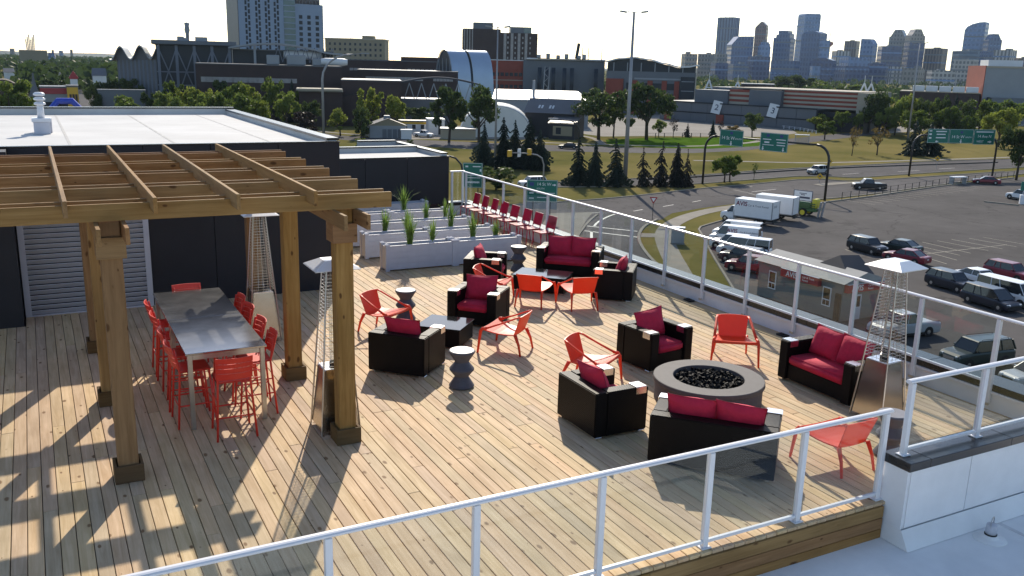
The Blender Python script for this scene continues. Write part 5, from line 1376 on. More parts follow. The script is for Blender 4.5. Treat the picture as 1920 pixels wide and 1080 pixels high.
S('round1','leafaut','yellowing tree at the lawn edge behind the first road sign',(181.139, 205.475, 3.993, 5.452))
S('sparse','leafplum','small reddish tree at the lawn edge',(167.43, 215.452, 5.571, 3.093)); S('sparse','leafplum','small reddish tree left of the dark lot tree',(187.459, 218.093, 4.358, 2.557))
S('round3','leaf','small leafy tree at the edge of the gravel lot below the big leafy trees',(162.772, 216.243, 5.235, 4.01))
S('round2','leafyel','bright green tree at the right end of the grey hall',(240.894, 230.171, 5.975, 8.045))
S('round1','leaf','round green tree on the grass before the hall end',(212.647, 199.852, 5.398, 6.106))
S('round3','leaf','green tree right of the round one before the hall end',(241.975, 220.474, 7.408, 5.747))
S('round2','leaf','slim green tree with visible trunk beside the dark hall wall',(244.312, 215.523, 7.157, 3.991))
S('sparse','leafaut','bare thin tree on the dry verge above the silver SUV',(178.687, 158.67, 6.985, 3.195))
S('sparse','leafaut','small autumn tree with orange tips on the dry verge',(186.885, 158.111, 7.214, 5.436))
S('round1','leafaut','rust coloured small tree behind the verge road',(254.485, 213.941, 3.537, 5.001))
S('round3','leafdark','large leafy tree cut by the right edge of the picture',(171.777, 111.104, 10.353, 6.977))
S('round1','leaf','left of three young trees right of the joined signs',(261.936, 191.057, 6.349, 3.976))
S('round2','leaf','middle of three young trees right of the joined signs',(258.083, 185.757, 7.676, 4.77))
S('round3','leaf','right of three young trees right of the joined signs',(272.244, 193.394, 7.855, 5.286))
S('bush','leafdark','small dark bush on the verge beside the three young trees',(265.975, 188.3, 1.506, 1.821), cat='bush')
S('tall','leafdark','dark tree beside the white roof frames at right',(251.268, 213.926, 14.091, 9.297))
for tr,kd,mt,lab in (
 ((254.928, 209.552, 12.572, 7.184),'tall','leaf','leftmost tree of the poplar screen at right'),((261.263, 209.682, 13.303, 6.435),'tall','leafyel','bright tree in the poplar screen behind the tall light pole'),
 ((259.74, 203.557, 12.857, 6.339),'tall','leafdark','dark poplar third from left in the screen'),((265.834, 203.856, 11.854, 6.006),'tall','leaf','poplar in the middle of the screen'),
 ((263.663, 198.448, 12.762, 4.649),'tall','leafdark','slim dark poplar right of the middle of the screen'),((265.79, 195.59, 14.239, 4.226),'spruce2','needle','dark column shaped tree in the poplar screen'),
 ((268.858, 194.78, 12.617, 5.102),'tall','leafdark','right end poplar of the screen'),((278.065, 195.652, 12.63, 9.144),'round1','leaf','green tree left below the beige block at right'),
 ((284.48, 195.183, 11.998, 7.953),'round2','leaf','green tree in front of the beige block base'),((291.584, 193.594, 12.798, 9.861),'round3','leaf','green tree at the right edge below the beige block'),
 ((487.428, 502.408, 16.15, 25.1),'round3','leafdark','left dark tree on the ridge behind the striped hall'),((502.413, 501.678, 17.554, 28.187),'round1','leafdark','middle dark tree on the ridge behind the striped hall'),
 ((504.31, 485.46, 14.585, 22.411),'round2','leaf','right tree on the ridge behind the striped hall'),((520.247, 468.341, 12.32, 19.722),'round3','leaf','tree behind the striped hall near the white roof frame'),
 # left side
 ((-4.29, 249.963, 12.86, 11.846),'round1','leaf','bushy green tree at the left edge behind the white roof'),
 ((18.702, 329.47, 10.019, 5.494),'round3','leafdark','narrow dark tree beside the avenue on the left'),((18.582, 299.424, 8.288, 4.226),'round2','leafdark','small dark tree beside the avenue'),
 ((22.212, 269.085, 8.785, 9.682),'round2','leaf','round green tree at the forecourt left of the wavy roofed hall'),((31.428, 288.292, 9.285, 4.828),'round1','leafdark','small dark tree at the foot of the wavy roofed hall'),
 ((34.443, 282.911, 9.815, 7.3),'round3','leaf','tree at the corner of the wavy roofed hall'),((39.122, 297.438, 12.201, 7.684),'round1','leaf','green tree in front of the braced glass front'),
 ((39.773, 277.161, 11.121, 6.096),'tall','leafyel','bright tree in the row before the braced front'),((43.054, 276.67, 10.575, 5.737),'round2','leafyel','yellow green tree in the middle of the left tree row'),
 ((46.093, 271.11, 10.651, 5.987),'round3','leafyel','yellow green tree right of the small lamp'),((53.845, 295.128, 12.8, 7.684),'round1','leafdark','dark tree behind the left tree row'),
 ((55.36, 284.667, 12.782, 8.17),'round2','leaf','green tree at the right end of the left tree row'),((55.768, 264.178, 12.17, 6.915),'round1','leafyel','bright green tree above the roof corner'),
 ((49.678, 245.014, 10.244, 8.004),'round3','leaf','low green tree behind the white roof corner'),((65.154, 277.453, 13.431, 7.665),'tall','leaf','tall green tree left of the narrow spruce'),
 ((72.69, 275.574, 11.24, 6.205),'tall','leaf','green tree right of the narrow spruce'),((54.259, 244.041, 8.671, 7.043),'round2','leafyel','low bright tree beside the white roof parapet'),
 ((84.691, 247.934, 12.303, 7.717),'round1','leafyel','yellow green tree at the brown brick wall'),((91.396, 245.542, 10.248, 7.046),'round2','leafyel','second yellow green tree at the brown brick wall'),
 ((102.51, 255.18, 6.816, 7.748),'round3','leafdark','dark tree behind the orange striped sheds'),((72.725, 236.051, 7.323, 6.326),'round2','leafyel','bright round tree right of the curved street light'),
 ((35.49, 259.585, 9.55, 7.382),'round2','leaf','low green tree left of the small lamp behind the white roof'),((40.991, 254.723, 9.232, 7.599),'round1','leaf','low round tree in the middle of the tree belt behind the white roof'),
 ((44.889, 252.034, 10.202, 7.213),'round3','leaf','low tree right of the middle of the tree belt'),((63.077, 254.294, 10.84, 7.717),'round1','leaf','green tree in front of the narrow spruce'),((70.025, 252.469, 8.936, 5.704),'round3','leafdark','dark tree between the spruce and the plum bush'),
 ((23.94, 329.13, 11.463, 8.452),'round3','leafdark','dark tree at the left of the grey footbridge'),((31.191, 328.523, 11.588, 8.452),'round1','leafdark','dark tree behind the grey footbridge'),((1.859, 419.996, 8.759, 13.447),'round2','leafdark','dark tree behind the red fascia shops'),((10.043, 399.874, 9.811, 12.806),'round1','leafdark','second dark tree behind the shops'),
 ((100.508, 314.322, 8.958, 8.452),'round3','leafyel','tree behind the utility house roof'),((253.444, 219.069, 10.748, 8.58),'round2','leaf','green tree left of the poplar screen'),((249.228, 208.592, 9.509, 8.324),'round1','leaf','low green tree before the poplar screen'),((249.347, 197.357, 9.262, 8.959),'round3','leaf','low green tree behind the large spruces'),((260.677, 194.094, 10.278, 8.324),'round2','leaf','low green tree at the right of the screen'),((248.589, 167.939, 10.846, 9.605),'round2','leafyel','bright tree at the right edge above the big leafy tree'),
 ((75.786, 227.72, 8.442, 4.303),'tall','leafdark','dark blue green tree beside the utility house')):
    tree(kd, mt, lab, tr)
S('bush','leafplum','wide plum coloured bush left of the curved street light',(63.269, 235.654, 6.652, 9.374), cat='bush')
S('bush','leafdark','big round dark green bush behind the far deck railing',(65.512, 129.272, 3.78, 6.355), cat='bush')
S('bush','leafyel','small bright bush behind the low rooftop block',(66.455, 199.652, 2.419, 3.13), cat='bush')
S('bush','leafdark','small dark bush on the verge behind the low rooftop block',(79.265, 202.395, 1.761, 2.27), cat='bush')
S('bush','leafdark','dark shrub at the side of the utility house',(77.253, 230.393, 5.014, 5.601), cat='bush')

# ================================================================ campus buildings
def facade(name, wall, win, px, pz, fx, fz, rough=.5, wrough=.15, var=.08):
    """far wall whose windows are too small to tell apart: grid of panes on the wall colour"""
    m = bpy.data.materials.new(name); ns, ln, b = nodes(m)
    tc = N(ns,'ShaderNodeTexCoord'); sp = N(ns,'ShaderNodeSeparateXYZ'); ln.new(tc.outputs['Object'], sp.inputs[0])
    ad = N(ns,'ShaderNodeMath', operation='ADD'); ln.new(sp.outputs[0], ad.inputs[0]); ln.new(sp.outputs[1], ad.inputs[1])
    def cell(src, p, f):
        d = N(ns,'ShaderNodeMath', operation='DIVIDE'); d.inputs[1].default_value=p; ln.new(src, d.inputs[0])
        fr = N(ns,'ShaderNodeMath', operation='FRACT'); ln.new(d.outputs[0], fr.inputs[0])
        lt = N(ns,'ShaderNodeMath', operation='LESS_THAN'); lt.inputs[1].default_value=f; ln.new(fr.outputs[0], lt.inputs[0])
        return lt.outputs[0]
    mu = N(ns,'ShaderNodeMath', operation='MULTIPLY'); ln.new(cell(ad.outputs[0],px,fx), mu.inputs[0]); ln.new(cell(sp.outputs[2],pz,fz), mu.inputs[1])
    no = N(ns,'ShaderNodeTexNoise', i_Scale=.08, i_Detail=4.0); ln.new(tc.outputs['Object'], no.inputs['Vector'])
    mr = N(ns,'ShaderNodeMapRange'); mr.inputs[1].default_value=.3; mr.inputs[2].default_value=.7; mr.inputs[3].default_value=1-var*2; mr.inputs[4].default_value=1+var*2; ln.new(no.outputs[0], mr.inputs[0])
    mx = N(ns,'ShaderNodeMix', data_type='RGBA'); mx.inputs[6].default_value=c4(wall); mx.inputs[7].default_value=c4(win); ln.new(mu.outputs[0], mx.inputs[0])
    vv = N(ns,'ShaderNodeVectorMath', operation='SCALE'); ln.new(mx.outputs[2], vv.inputs[0]); ln.new(mr.outputs[0], vv.inputs['Scale']); ln.new(vv.outputs[0], b.inputs['Base Color'])
    rr = N(ns,'ShaderNodeMapRange'); rr.inputs[3].default_value=rough; rr.inputs[4].default_value=wrough; ln.new(mu.outputs[0], rr.inputs[0]); ln.new(rr.outputs[0], b.inputs['Roughness'])
    return m
M['brick'] = pm('brown_brick', (.045,.028,.026), rough=.85, var=.14, vs=.25, bump=.1, bs=6)
M['redbrick'] = pm('red_brick', (.24,.055,.035), rough=.85, var=.14, vs=.3, bump=.1, bs=6)
M['dkglass'] = pm('dark_facade_glass', (.012,.020,.032), rough=.3, var=.15, vs=.2, spec=.25)
M['teal'] = pm('teal_facade_glass', (.035,.11,.135), rough=.12, var=.2, vs=.2, spec=.6)
M['bluegrey'] = pm('blue_grey_metal', (.11,.13,.17), rough=.45, metal=.2, var=.06, vs=.3)
M['palegrey'] = pm('pale_grey_metal', (.24,.26,.28), rough=.5, metal=.2, var=.06, vs=.2)
M['midgrey'] = pm('mid_grey_metal', (.11,.125,.145), rough=.5, metal=.2, var=.06, vs=.2)
M['bluepanel'] = pm('pale_blue_panel', (.22,.29,.40), rough=.5, var=.05, vs=.2)
M['whiteroof'] = pm('white_metal_roof', (.62,.63,.63), rough=.45, var=.05, vs=.3)
M['tan'] = pm('tan_wall', (.25,.215,.145), rough=.85, var=.07, vs=.1)
M['beige'] = pm('beige_panel', (.36,.32,.25), rough=.8, var=.07, vs=.1)
M['roofbr'] = pm('brown_roof', (.07,.05,.035), rough=.9, var=.2, vs=.4)
M['slate'] = pm('slate_roof_metal', (.10,.105,.115), rough=.5, var=.08, vs=.4)
M['tent'] = pm('white_tent_fabric', (.72,.71,.66), rough=.7, var=.05, vs=.3)
M['palewin'] = pm('pale_blind_window', (.26,.25,.25), rough=.3, var=.2, vs=.8)
M['silver'] = pm('silver_ribbed_metal', (.72,.73,.73), rough=.5, metal=.0, var=.05, vs=.3)
M['canopy'] = pm('dull_grey_canopy', (.06,.065,.075), rough=.95, var=.1, spec=.05)
def blk_thing(name, label, bx, cat='building'):
    return thing(name, label, cat, (bx[0],bx[1],GZ), R(bx[4]))
def rows(t, mat, xs, zs, w, h, y=-.06, name='window', d=.08):
    for z in zs:
        for x in xs:
            MB().box(x-w/2,x+w/2,y,y+d,z-h/2,z+h/2).build(name, mat, t)
# --- tower with teal glass strip
bx = (124.626, 504.845, 45.997, 57.229, 2.159)
t = blk_thing('residence_tower', 'pale blue residential tower with dark window columns and a teal glass strip', bx)
w,h = bx[2],bx[3]
MB().box(-w/2,w*.16,0,26,0,h).build('main_shaft', M['bluepanel'], t)
MB().box(w*.16,w/2,.5,24,0,h-8.5).build('east_shaft', M['bluepanel'], t)
MB().box(-w/2-.3,-w/2-.02,.6,26.2,0,h-.5).build('dark_flank', M['slate'], t)
MB().box(w*.02,w*.155,-.25,-.02,0,h-1).build('glass_strip', M['teal'], t)
for k in range(int(h/3.0)): MB().box(w*.02,w*.155,-.32,-.26,3*k+2.3,3*k+2.75).build('glass_spandrel', M['bluepanel'], t)
for cx in (-.40,-.28,-.17,-.065): rows(t, M['dkglass'], [cx*w-.8], [24+3*k for k in range(int((h-26)/3))], 1.1, 2.2); rows(t, M['dkglass'], [cx*w+.8], [25.5+3*k for k in range(int((h-28)/3))], 1.1, 2.2)
for cx in (.225,.325,.425): rows(t, M['dkglass'], [cx*w], [24+3*k for k in range(int((h-36)/3))], 1.9, 1.9, y=.42)
for k in range(8): MB().box(w*.17+k*w*.04,w*.17+k*w*.04+.5,.3,23,h-8.5,h-5.5).build('crown_fin', M['slate'], t)
# --- beige block
bx=(236.157, 722.378, 47.743, 36.937, -26.094)
t=blk_thing('hospital_block','tan flat roofed block with rows of small windows right of the tower',bx); w,h=bx[2],bx[3]
MB().box(-w/2,w/2,0,30,0,h-1).build('wall',M['tan'],t); MB().box(-w/2-.5,w/2+.5,-.5,30,h-1,h).build('roof_edge',M['beige'],t)
rows(t,M['dkglass'],[(-.42+.085*k)*w for k in range(11)],[h-4.5-4.2*k for k in range(6)],1.6,2.0)
MB().box(w*.1,w*.3,8,20,h,h+2.5).build('plant_room',M['tan'],t)
# --- dark brick tower with pale stripes
bx=(281.124, 552.602, 49.609, 41.196, -22.962)
t=blk_thing('slab_tower','dark brick slab tower with pale vertical window strips',bx); w,h=bx[2],bx[3]
MB().box(-w/2,0,0,24,0,h+1).build('west_wing',M['brick'],t); MB().box(0,w/2,.8,24,0,h-1).build('east_wing',M['brick'],t)
for k in range(4): MB().box((-.49+.035*k)*w,(-.476+.035*k)*w,-.25,-.02,0,h+.8).build('pale_strip',M['palewin'],t)
for cx in (.06,.155,.25,.345): MB().box((cx-.018)*w,(cx+.018)*w,.5,.78,0,h-1.2).build('pale_strip',M['palewin'],t)
for cx in (-.02,.10,.20,.30,.40): rows(t,M['palewin'],[cx*w],[h-4-3.3*k for k in range(6)],.9,1.4,y=.55)
MB().box(-w*.36,-w*.10,4,18,h+1,h+5.2).build('penthouse',M['midgrey'],t); MB().box(w*.14,w*.42,4,18,h-1,h+3).build('penthouse',M['midgrey'],t); MB().box(w*.32,w*.42,3.7,3.98,h-1,h+2.4).build('penthouse_glass',M['teal'],t)
# --- wavy roofed hall
bx=(50.647, 326.09, 24.163, 24.133, -8.802)
t=blk_thing('wave_roof_hall','dark glass hall with cross braced front and wavy roof at left',bx); w,h=bx[2],bx[3]
MB().box(-w/2,w/2,0,30,0,h-.8).build('glass_front',M['dkglass'],t)
MB().box(-w/2-1.2,w/2+1.5,-2.5,31,h-.8,h+.6).build('roof_slab',M['midgrey'],t,bevel=.15)
for k in range(5):
    x=-w/2+.8+k*(w-1.6)/4
    MB().box(x-.45,x+.45,-1.0,-.05,0,h-1).build('column',M['bluegrey'],t)
    if k<4:
        x2=x+(w-1.6)/4
        for a,b in (((x,h-2),(x2,h*.30)),((x2,h-2),(x,h*.30))): MB().tube([(a[0],-.7,a[1]),(b[0],-.7,b[1])],.26,4).build('brace',M['bluegrey'],t)
for z in (h*.42,h*.60,h*.18): MB().box(-w/2,w/2,-.22,-.02,z-.2,z+.2).build('transom',M['bluegrey'],t)
for x,ww,hh in ((-w*.22,2.2,1.4),(-w*.14,1.6,1.0),(w*.02,4,1.4)): MB().box(x,x+ww,6,9,h+.6,h+.6+hh).build('roof_unit',M['palegrey'],t)
MB().lathe([(.5,h+.6),(.6,h+3),(.9,h+4.2),(.7,h+5.5),(.9,h+6.5),(0,h+6.8)],10,(-w*.08,8,0)).build('flue',M['palegrey'],t,smooth=True)
# left wing: fins under the scalloped roof
lw=12.5
for k in range(10):
    x=-w/2-lw+k*lw/10+.4
    MB().box(x,x+.55,.2+ .9*(10-k)*.5,1.0+.9*(10-k)*.5,0,h-6).build('facade_fin',M['bluegrey'],t)
    MB().box(x+.56,x+lw/10,.8+.9*(10-k)*.5,1.2+.9*(10-k)*.5,0,h-6.2).build('fin_glass',M['dkglass'],t)
MB().add([(-w/2-lw,5.0,0),(-w/2,.6,0),(-w/2,30,0),(-w/2-lw,30,0),(-w/2-lw,5.0,h-6),(-w/2,.6,h-6),(-w/2,30,h-6),(-w/2-lw,30,h-6)],[(0,1,5,4),(4,5,6,7),(3,0,4,7)]).build('wing_wall',M['slate'],t)
rg=[]
for i in range(41):
    q=i/40; x=-w/2-lw-2.2+q*(lw+3.2); z=h-4.6+2.1*math.cos(2*math.pi*(q*2.55+.42))+q*1.2
    y0=4.2-4.2*q
    rg.append([(x,y0-1.2,z),(x,30,z),(x,30,z+.5),(x,y0-1.2,z+.5)])
MB().loft(rg).build('wave_roof',M['palegrey'],t)
rg=[]
for i in range(41):
    q=i/40; x=-w/2-lw-.2+q*(lw+.2); qq=(x-(-w/2-lw-2.2))/(lw+3.2); z=h-4.7+2.1*math.cos(2*math.pi*(qq*2.55+.42))+qq*1.2
    rg.append([(x,5.2-4.4*qq,h-6.2),(x,5.5-4.4*qq,h-6.2),(x,5.5-4.4*qq,z),(x,5.2-4.4*qq,z)])
MB().loft(rg).build('gable_wall',M['slate'],t)
# --- brown brick campus ranges
def range_(name,label,bxx,depth,mat='brick',wins=None,extra=None,roofm='slate'):
    t=blk_thing(name,label,bxx); w,h=bxx[2],bxx[3]
    MB().box(-w/2,w/2,0,depth,0,h-.35).build('wall',M[mat],t); MB().box(-w/2-.15,w/2+.15,-.15,depth+.15,h-.35,h).build('roof',M[roofm],t)
    if wins:
        for (x0,x1,zf,n,ww,hh,wm) in wins:
            rows(t,M[wm],[w*(x0+(x1-x0)*(k+.5)/n) for k in range(n)],[h*zf],ww,hh)
    return t,w,h
t,w,h=range_('campus_range','long brown brick campus range with a band of pale windows left of centre',(68.885, 297.12, 44.98, 17.773, -12.971),30,wins=[(-.46,-.05,.72,12,2.2,1.6,'palewin'),(.0,.18,.72,5,2.0,1.4,'palewin')])
for x,ww,hh in ((-w*.02,4,3),(w*.12,6,3.2),(w*.30,5,2.2)): MB().box(x,x+ww,3,7,h,h+hh).build('roof_unit',M['palegrey'],t,bevel=.2)
MB().lathe([(.9,0),(1.2,1.5),(1.2,7),(.9,8.5)],12).build('roof_tank',M['whiteroof'],t,smooth=True,loc=(w*.36,3,h+1.3),rot=(0,R(90),0))
range_('campus_range','upper brown brick range under the curved grey canopy',(86.358, 334.017, 28.161, 20.169, -14.474),25)
t,w,h=range_('campus_range','pale grey curved canopy roof on struts before the tower',(79.12, 320.375, 33.517, 22.546, -13.836),3,mat='dkglass')
rg=[]
for i in range(21):
    q=i/20; x=-w/2-1+q*(w+4); z=h+2.2*math.sin(math.pi*min(1,q*1.15))*(1 if q<.9 else .9)-1.2*q
    rg.append([(x,-6,z),(x,6,z),(x,6,z+.55),(x,-6,z+.55)])
MB().loft(rg).build('curved_roof',M['palegrey'],t)
for k in range(7):
    x=w*(-.1+.09*k); MB().tube([(x,-4,h-4),(x+w*.05,-4,h+1)],.16,4).build('strut',M['bluegrey'],t)
    MB().tube([(x+w*.09,-4,h-4),(x+w*.05,-4,h+1)],.16,4).build('strut',M['bluegrey'],t)
for s in (-.28,.36): MB().box(w*s-.4,w*s+.4,-4,-3.2,0,h+1).build('column',M['palegrey'],t)
MB().lathe([(1.1,0),(1.5,1),(1.5,12),(1.1,13)],12).build('roof_duct',M['whiteroof'],t,smooth=True,loc=(w*.0,-2,h-1.5),rot=(0,R(90),0))
t,w,h=range_('campus_range','stepped brown brick range with two window bands left of the blue vault',(138.074, 375.414, 48.793, 20.187, -20.165),26,wins=[(-.35,.1,.80,12,1.6,1.0,'palewin'),(.15,.46,.80,8,1.4,1.4,'palewin')])
MB().box(w*.10,w*.48,2,18,h,h+1.6).build('plant_room',M['brick'],t)
range_('campus_range','dark brown brick range with a white window row below the blue vault',(132.592, 340.065, 39.246, 16.475, -21.282),24,wins=[(-.42,.15,.80,18,1.2,1.3,'palewin'),(.25,.45,.80,6,1.2,1.2,'palewin')])
t,w,h=range_('campus_hall','windowless brown brick auditorium block with sloping side',(94.712, 274.098, 18.335, 13.962, -19.053),22)
MB().add([(-w*.5-6,-4,0),(-w*.1,-4,0),(-w*.1,-4,h-4),(-w*.5-6,8,0),(-w*.1,8,0),(-w*.1,8,h-4),(-w*.5-6,-4,h*.55),(-w*.5-6,8,h*.55)],[(0,1,2,6),(3,7,5,4),(6,2,5,7),(0,6,7,3)]).build('sloped_wing',M['brick'],t)
t,w,h=range_('campus_hall','low brown brick hall with a pale flat roof behind the plum bush',(77.724, 271.078, 12.841, 10.667, -15.993),16,roofm='palegrey')
MB().box(-w*.55,w*.5,-2,8,h,h+.6).build('roof_deck',M['beige'],t)
t,w,h=range_('campus_hall','low dark hall under a grey truss canopy left of the leafy trees',(113.377, 277.751, 19.841, 8.062, -22.199),14,mat='slate',roofm='midgrey')
rg=[]
for i in range(17):
    q=i/16; x=-w*.4+q*w*1.35; z=h+4.6+2.0*math.sin(math.pi*q)
    rg.append([(x,2,z),(x,12,z),(x,12,z+.5),(x,2,z+.5)])
MB().loft(rg).build('arched_canopy',M['canopy'],t)
for k in range(6):
    x=-w*.3+k*w*.2
    MB().tube([(x,3,h),(x+w*.08,3,h+5)],.22,4).build('truss_leg',M['palegrey'],t); MB().tube([(x+w*.16,3,h),(x+w*.08,3,h+5)],.22,4).build('truss_leg',M['palegrey'],t)
# --- blue barrel vault
bx=(161.042, 349.7, 18.483, 25.013, -24.725)
t=thing('barrel_vault','pale blue metal barrel vault split by a dark joint','building',(bx[0],bx[1],GZ),R(bx[4]+33)); w,h=bx[2],bx[3]
def vault(x0,x1,rw,z0,hh,mat,t,name='vault_shell',n=20):
    rg=[]
    for i in range(n+1):
        a=math.pi*i/n
        rg.append([(x0,-rw*math.cos(a),z0+hh*math.sin(a)**.62),(x1,-rw*math.cos(a),z0+hh*math.sin(a)**.62)])
    vs=[p for r_ in rg for p in r_]; fs=[(2*i,2*i+1,2*i+3,2*i+2) for i in range(n)]
    return MB().add(vs,fs).build(name,mat,t,smooth=True)
M['vault']=pm('brushed_blue_aluminium',(.34,.42,.52),rough=.38,metal=.55,var=.05,vs=.2)
vault(-9.5,-.6,7,0,h,M['vault'],t); vault(.6,10.5,7,0,h,M['vault'],t); vault(-.6,.6,6.8,0,h-.6,M['dkglass'],t,'dark_joint')
n=20
MB().add([(-9.3,-6.8*math.cos(math.pi*i/n),(h-.3)*math.sin(math.pi*i/n)**.62) for i in range(n+1)],[tuple(range(n+1))]).build('end_glazing',M['dkglass'],t)
vault(-9.9,-9.5,7.1,0,h+.1,M['palegrey'],t,'end_rim')
for k in range(4): MB().box(-9.45,-9.32,-4.2+k*2.8-.15,-4.2+k*2.8+.15,0,h*.86).build('mullion',M['palegrey'],t)
for z in (.35,.62): MB().box(-9.45,-9.32,-6,6,h*z-.12,h*z+.12).build('mullion',M['palegrey'],t)
# --- red brick link
t,w,h=range_('campus_link','red brick link building between the two metal vaults',(196.872, 382.285, 19.02, 21.821, -27.248),20,mat='redbrick',wins=[(-.45,.45,.70,8,1.6,1.6,'dkglass'),(-.45,.45,.45,8,1.6,1.6,'dkglass')],roofm='whiteroof')
for z in (.58,.35): MB().box(-w/2,w/2,-.2,-.02,h*z-.2,h*z+.2).build('pale_course',M['beige'],t)
# --- grey barrel hall
bx=(215.633, 360.42, 38.245, 22.447, -30.898)
t=blk_thing('barrel_hall','long grey metal barrel hall with dark vertical slot windows',bx); w,h=bx[2],bx[3]
def bulge(x0,x1,mat,name,off=0.0,z0=.16,z1=1.0):
    rg=[]
    for i in range(17):
        q=z0+(z1-z0)*i/16; z=h*q
        y=(2.6*((.55-q)/.4)**2 if q<.55 else 7.5*(1-math.sqrt(max(0,1-((q-.55)/.452)**2))))-off
        rg.append([(x0,y,z),(x1,y,z),(x1,y+.5+off,z),(x0,y+.5+off,z)])
    return MB().loft(rg).build(name,mat,t,smooth=False)
for px_ in (.195,.275,.36,.49,.58,.865): bulge((px_-.5)*w-.0,(px_-.5)*w+1.7,M['dkglass'],'slot_window',.1,.36,.84)
MB().box(-w/2+.5,w/2-.2,8.2,26,0,h-.2).build('body',M['midgrey'],t); MB().box(-w/2+2,w/2,6.4,27,h-.19,h+.5).build('roof',M['whiteroof'],t,bevel=.2)
MB().box(w*-.1,w/2,2.9,3.7,0,h*.17).build('brick_base',M['redbrick'],t)
for k,px_ in enumerate((.2,.31,.43,.53,.68,.74)): MB().box((px_-.5)*w-.9,(px_-.5)*w+.9,4,7,h+.5,h+2.0+(k%2)*.6).build('roof_unit',M['palegrey'],t,bevel=.2)
MB().obox(((.66-.5)*w,6,h+4),(1.4,1.2,7),(0,R(8),0)).build('leaning_stack',M['dkglass'],t)
for px_ in (.72,.79,.95): MB().tube([((px_-.5)*w,6,h),((px_-.5)*w,6,h+5.5)],.18,5).build('stack',M['midgrey'],t)
# --- wave roofed glass and red brick hall
bx=(242.382, 330.682, 38.812, 22.425, -40.26)
t=blk_thing('wave_roof_hall','glass hall with white wavy roof and red brick piers right of the grey barrel',bx); w,h=bx[2],bx[3]
MB().box(-w/2,w/2,0,22,0,h-4.2).build('wall',M['midgrey'],t)
def wave(q):
    ks=((0,-.25),(.16,1.1),(.32,1.7),(.48,.9),(.64,-.6),(.8,-1.9),(.9,-1.7),(1,-.9))
    for (a,va),(b,vb) in zip(ks[:-1],ks[1:]):
        if q<=b:
            u_=(q-a)/(b-a); u_=u_*u_*(3-2*u_); return va*(1-u_)+vb*u_
    return ks[-1][1]
MB().loft([[(-w/2+.3+q*(w-.6),-.05,h-4.2),(-w/2+.3+q*(w-.6),20,h-4.2),(-w/2+.3+q*(w-.6),20,h-.4+wave(q)),(-w/2+.3+q*(w-.6),-.05,h-.4+wave(q))] for q in [i/24 for i in range(25)]]).build('clerestory',M['dkglass'],t)
rg=[]
for i in range(33):
    q=i/32; x=-w/2-.6+q*(w+1.5); z=h-.3+wave(q)
    rg.append([(x,-1.8,z),(x,23,z),(x,23,z+.55),(x,-1.8,z+.55)])
MB().loft(rg).build('wave_roof',M['whiteroof'],t)
for k in range(6): MB().box(-w*.42+k*w*.155-.2,-w*.42+k*w*.155+.2,-.25,-.06,h-4.2,h-.5).build('mullion',M['palegrey'],t)
MB().box(-w/2+.2,-w*.30,-2.6,-.01,0,h-7.5).build('brick_bay',M['redbrick'],t)
for px_ in (.33,.50,.66,.80): MB().box((px_-.5)*w-1.1,(px_-.5)*w+1.1,-1.3,-.01,0,h-8).build('brick_pier',M['redbrick'],t)
for (a,b) in ((.23,.305),(.355,.475),(.525,.635),(.685,.775)):
    for z in (h-10.5,h-15): MB().box((a-.5)*w,(b-.5)*w,-.10,-.01,z-1.4,z+1.4).build('window',M['dkglass'],t)
MB().box(-w*.18,w*.40,-.4,-.02,h-7.6,h-6.9).build('string_course',M['palegrey'],t)
MB().box(w*.34,w/2,-2.0,-.01,0,h-6).build('glass_stair',M['dkglass'],t)
for z in (h-8,h-12,h-16): MB().box(w*.35,w*.49,-2.12,-2.01,z-.15,z+.15).build('stair_band',M['palegrey'],t)
# --- exhibition hall
bx=(232.107, 261.967, 66.465, 7.48, -73.634)
t=blk_thing('exhibition_hall','long grey panelled exhibition hall with three numbered banners',bx); w,h=bx[2],bx[3]
HX = {1238: -34.96, 1254: -30.82, 1290: -21.73, 1347: -8.00, 1352: -6.83, 1392: 2.32, 1452: 15.40, 1453: 15.61, 1532: 31.75, 1592: 43.27, 1602: 45.13, 1612: 46.98, 1634: 50.98}
x0_,x1_ = HX[1238],HX[1532]
MB().box(x0_,x1_,0,40,0,h).build('lower_wall',M['midgrey'],t)
for k in range(9):
    a_,b_=x0_+k*(x1_-x0_)/9+.1,x0_+(k+1)*(x1_-x0_)/9-.1
    MB().box(a_,b_,-.12,-.01,.4,h*.45).build('wall_panel',M['midgrey'],t); MB().box(a_,b_,-.12,-.01,h*.52,h-.3).build('wall_panel',M['midgrey'],t)
MB().box(x0_-.2,x1_+.2,-.3,-.13,h*.46,h*.51).build('dark_band',M['dkglass'],t); MB().box(x0_-.2,x1_+.2,-.5,-.01,h-.28,h+.15).build('roof_edge',M['dkglass'],t)
MB().box(x1_-.01,x1_+.3,.2,30,0,h-.4).build('dark_flank',M['clad'],t)
def stripes(xa,xb,z0,z1,y,n):
    for k in range(n):
        a=z0+(z1-z0)*k/n; b=z0+(z1-z0)*(k+1)/n
        MB().box(xa,xb,y-(.12 if k%2==0 else 0),y+8,a,b).build('brick_band',M['beige' if k%2==0 else 'redbrick'],t)
u=lambda px_: HX[px_]
MB().box(u(1290),u(1352),4,30,h,h+4.8).build('upper_panel_block',M['midgrey'],t); MB().box(u(1392),u(1452),4,30,h,h+5.5).build('upper_panel_block',M['midgrey'],t)
stripes(u(1352),u(1392),h,h+5.3,5,6); stripes(u(1452),u(1592),h,h+5.8,6,8)
MB().box(u(1592)+.01,u(1612),5.5,20,h-1,h+5.9).build('beige_end',M['beige'],t); MB().box(x1_+.31,u(1612),4,30,0,h-1.01).build('dark_wing',M['clad'],t)
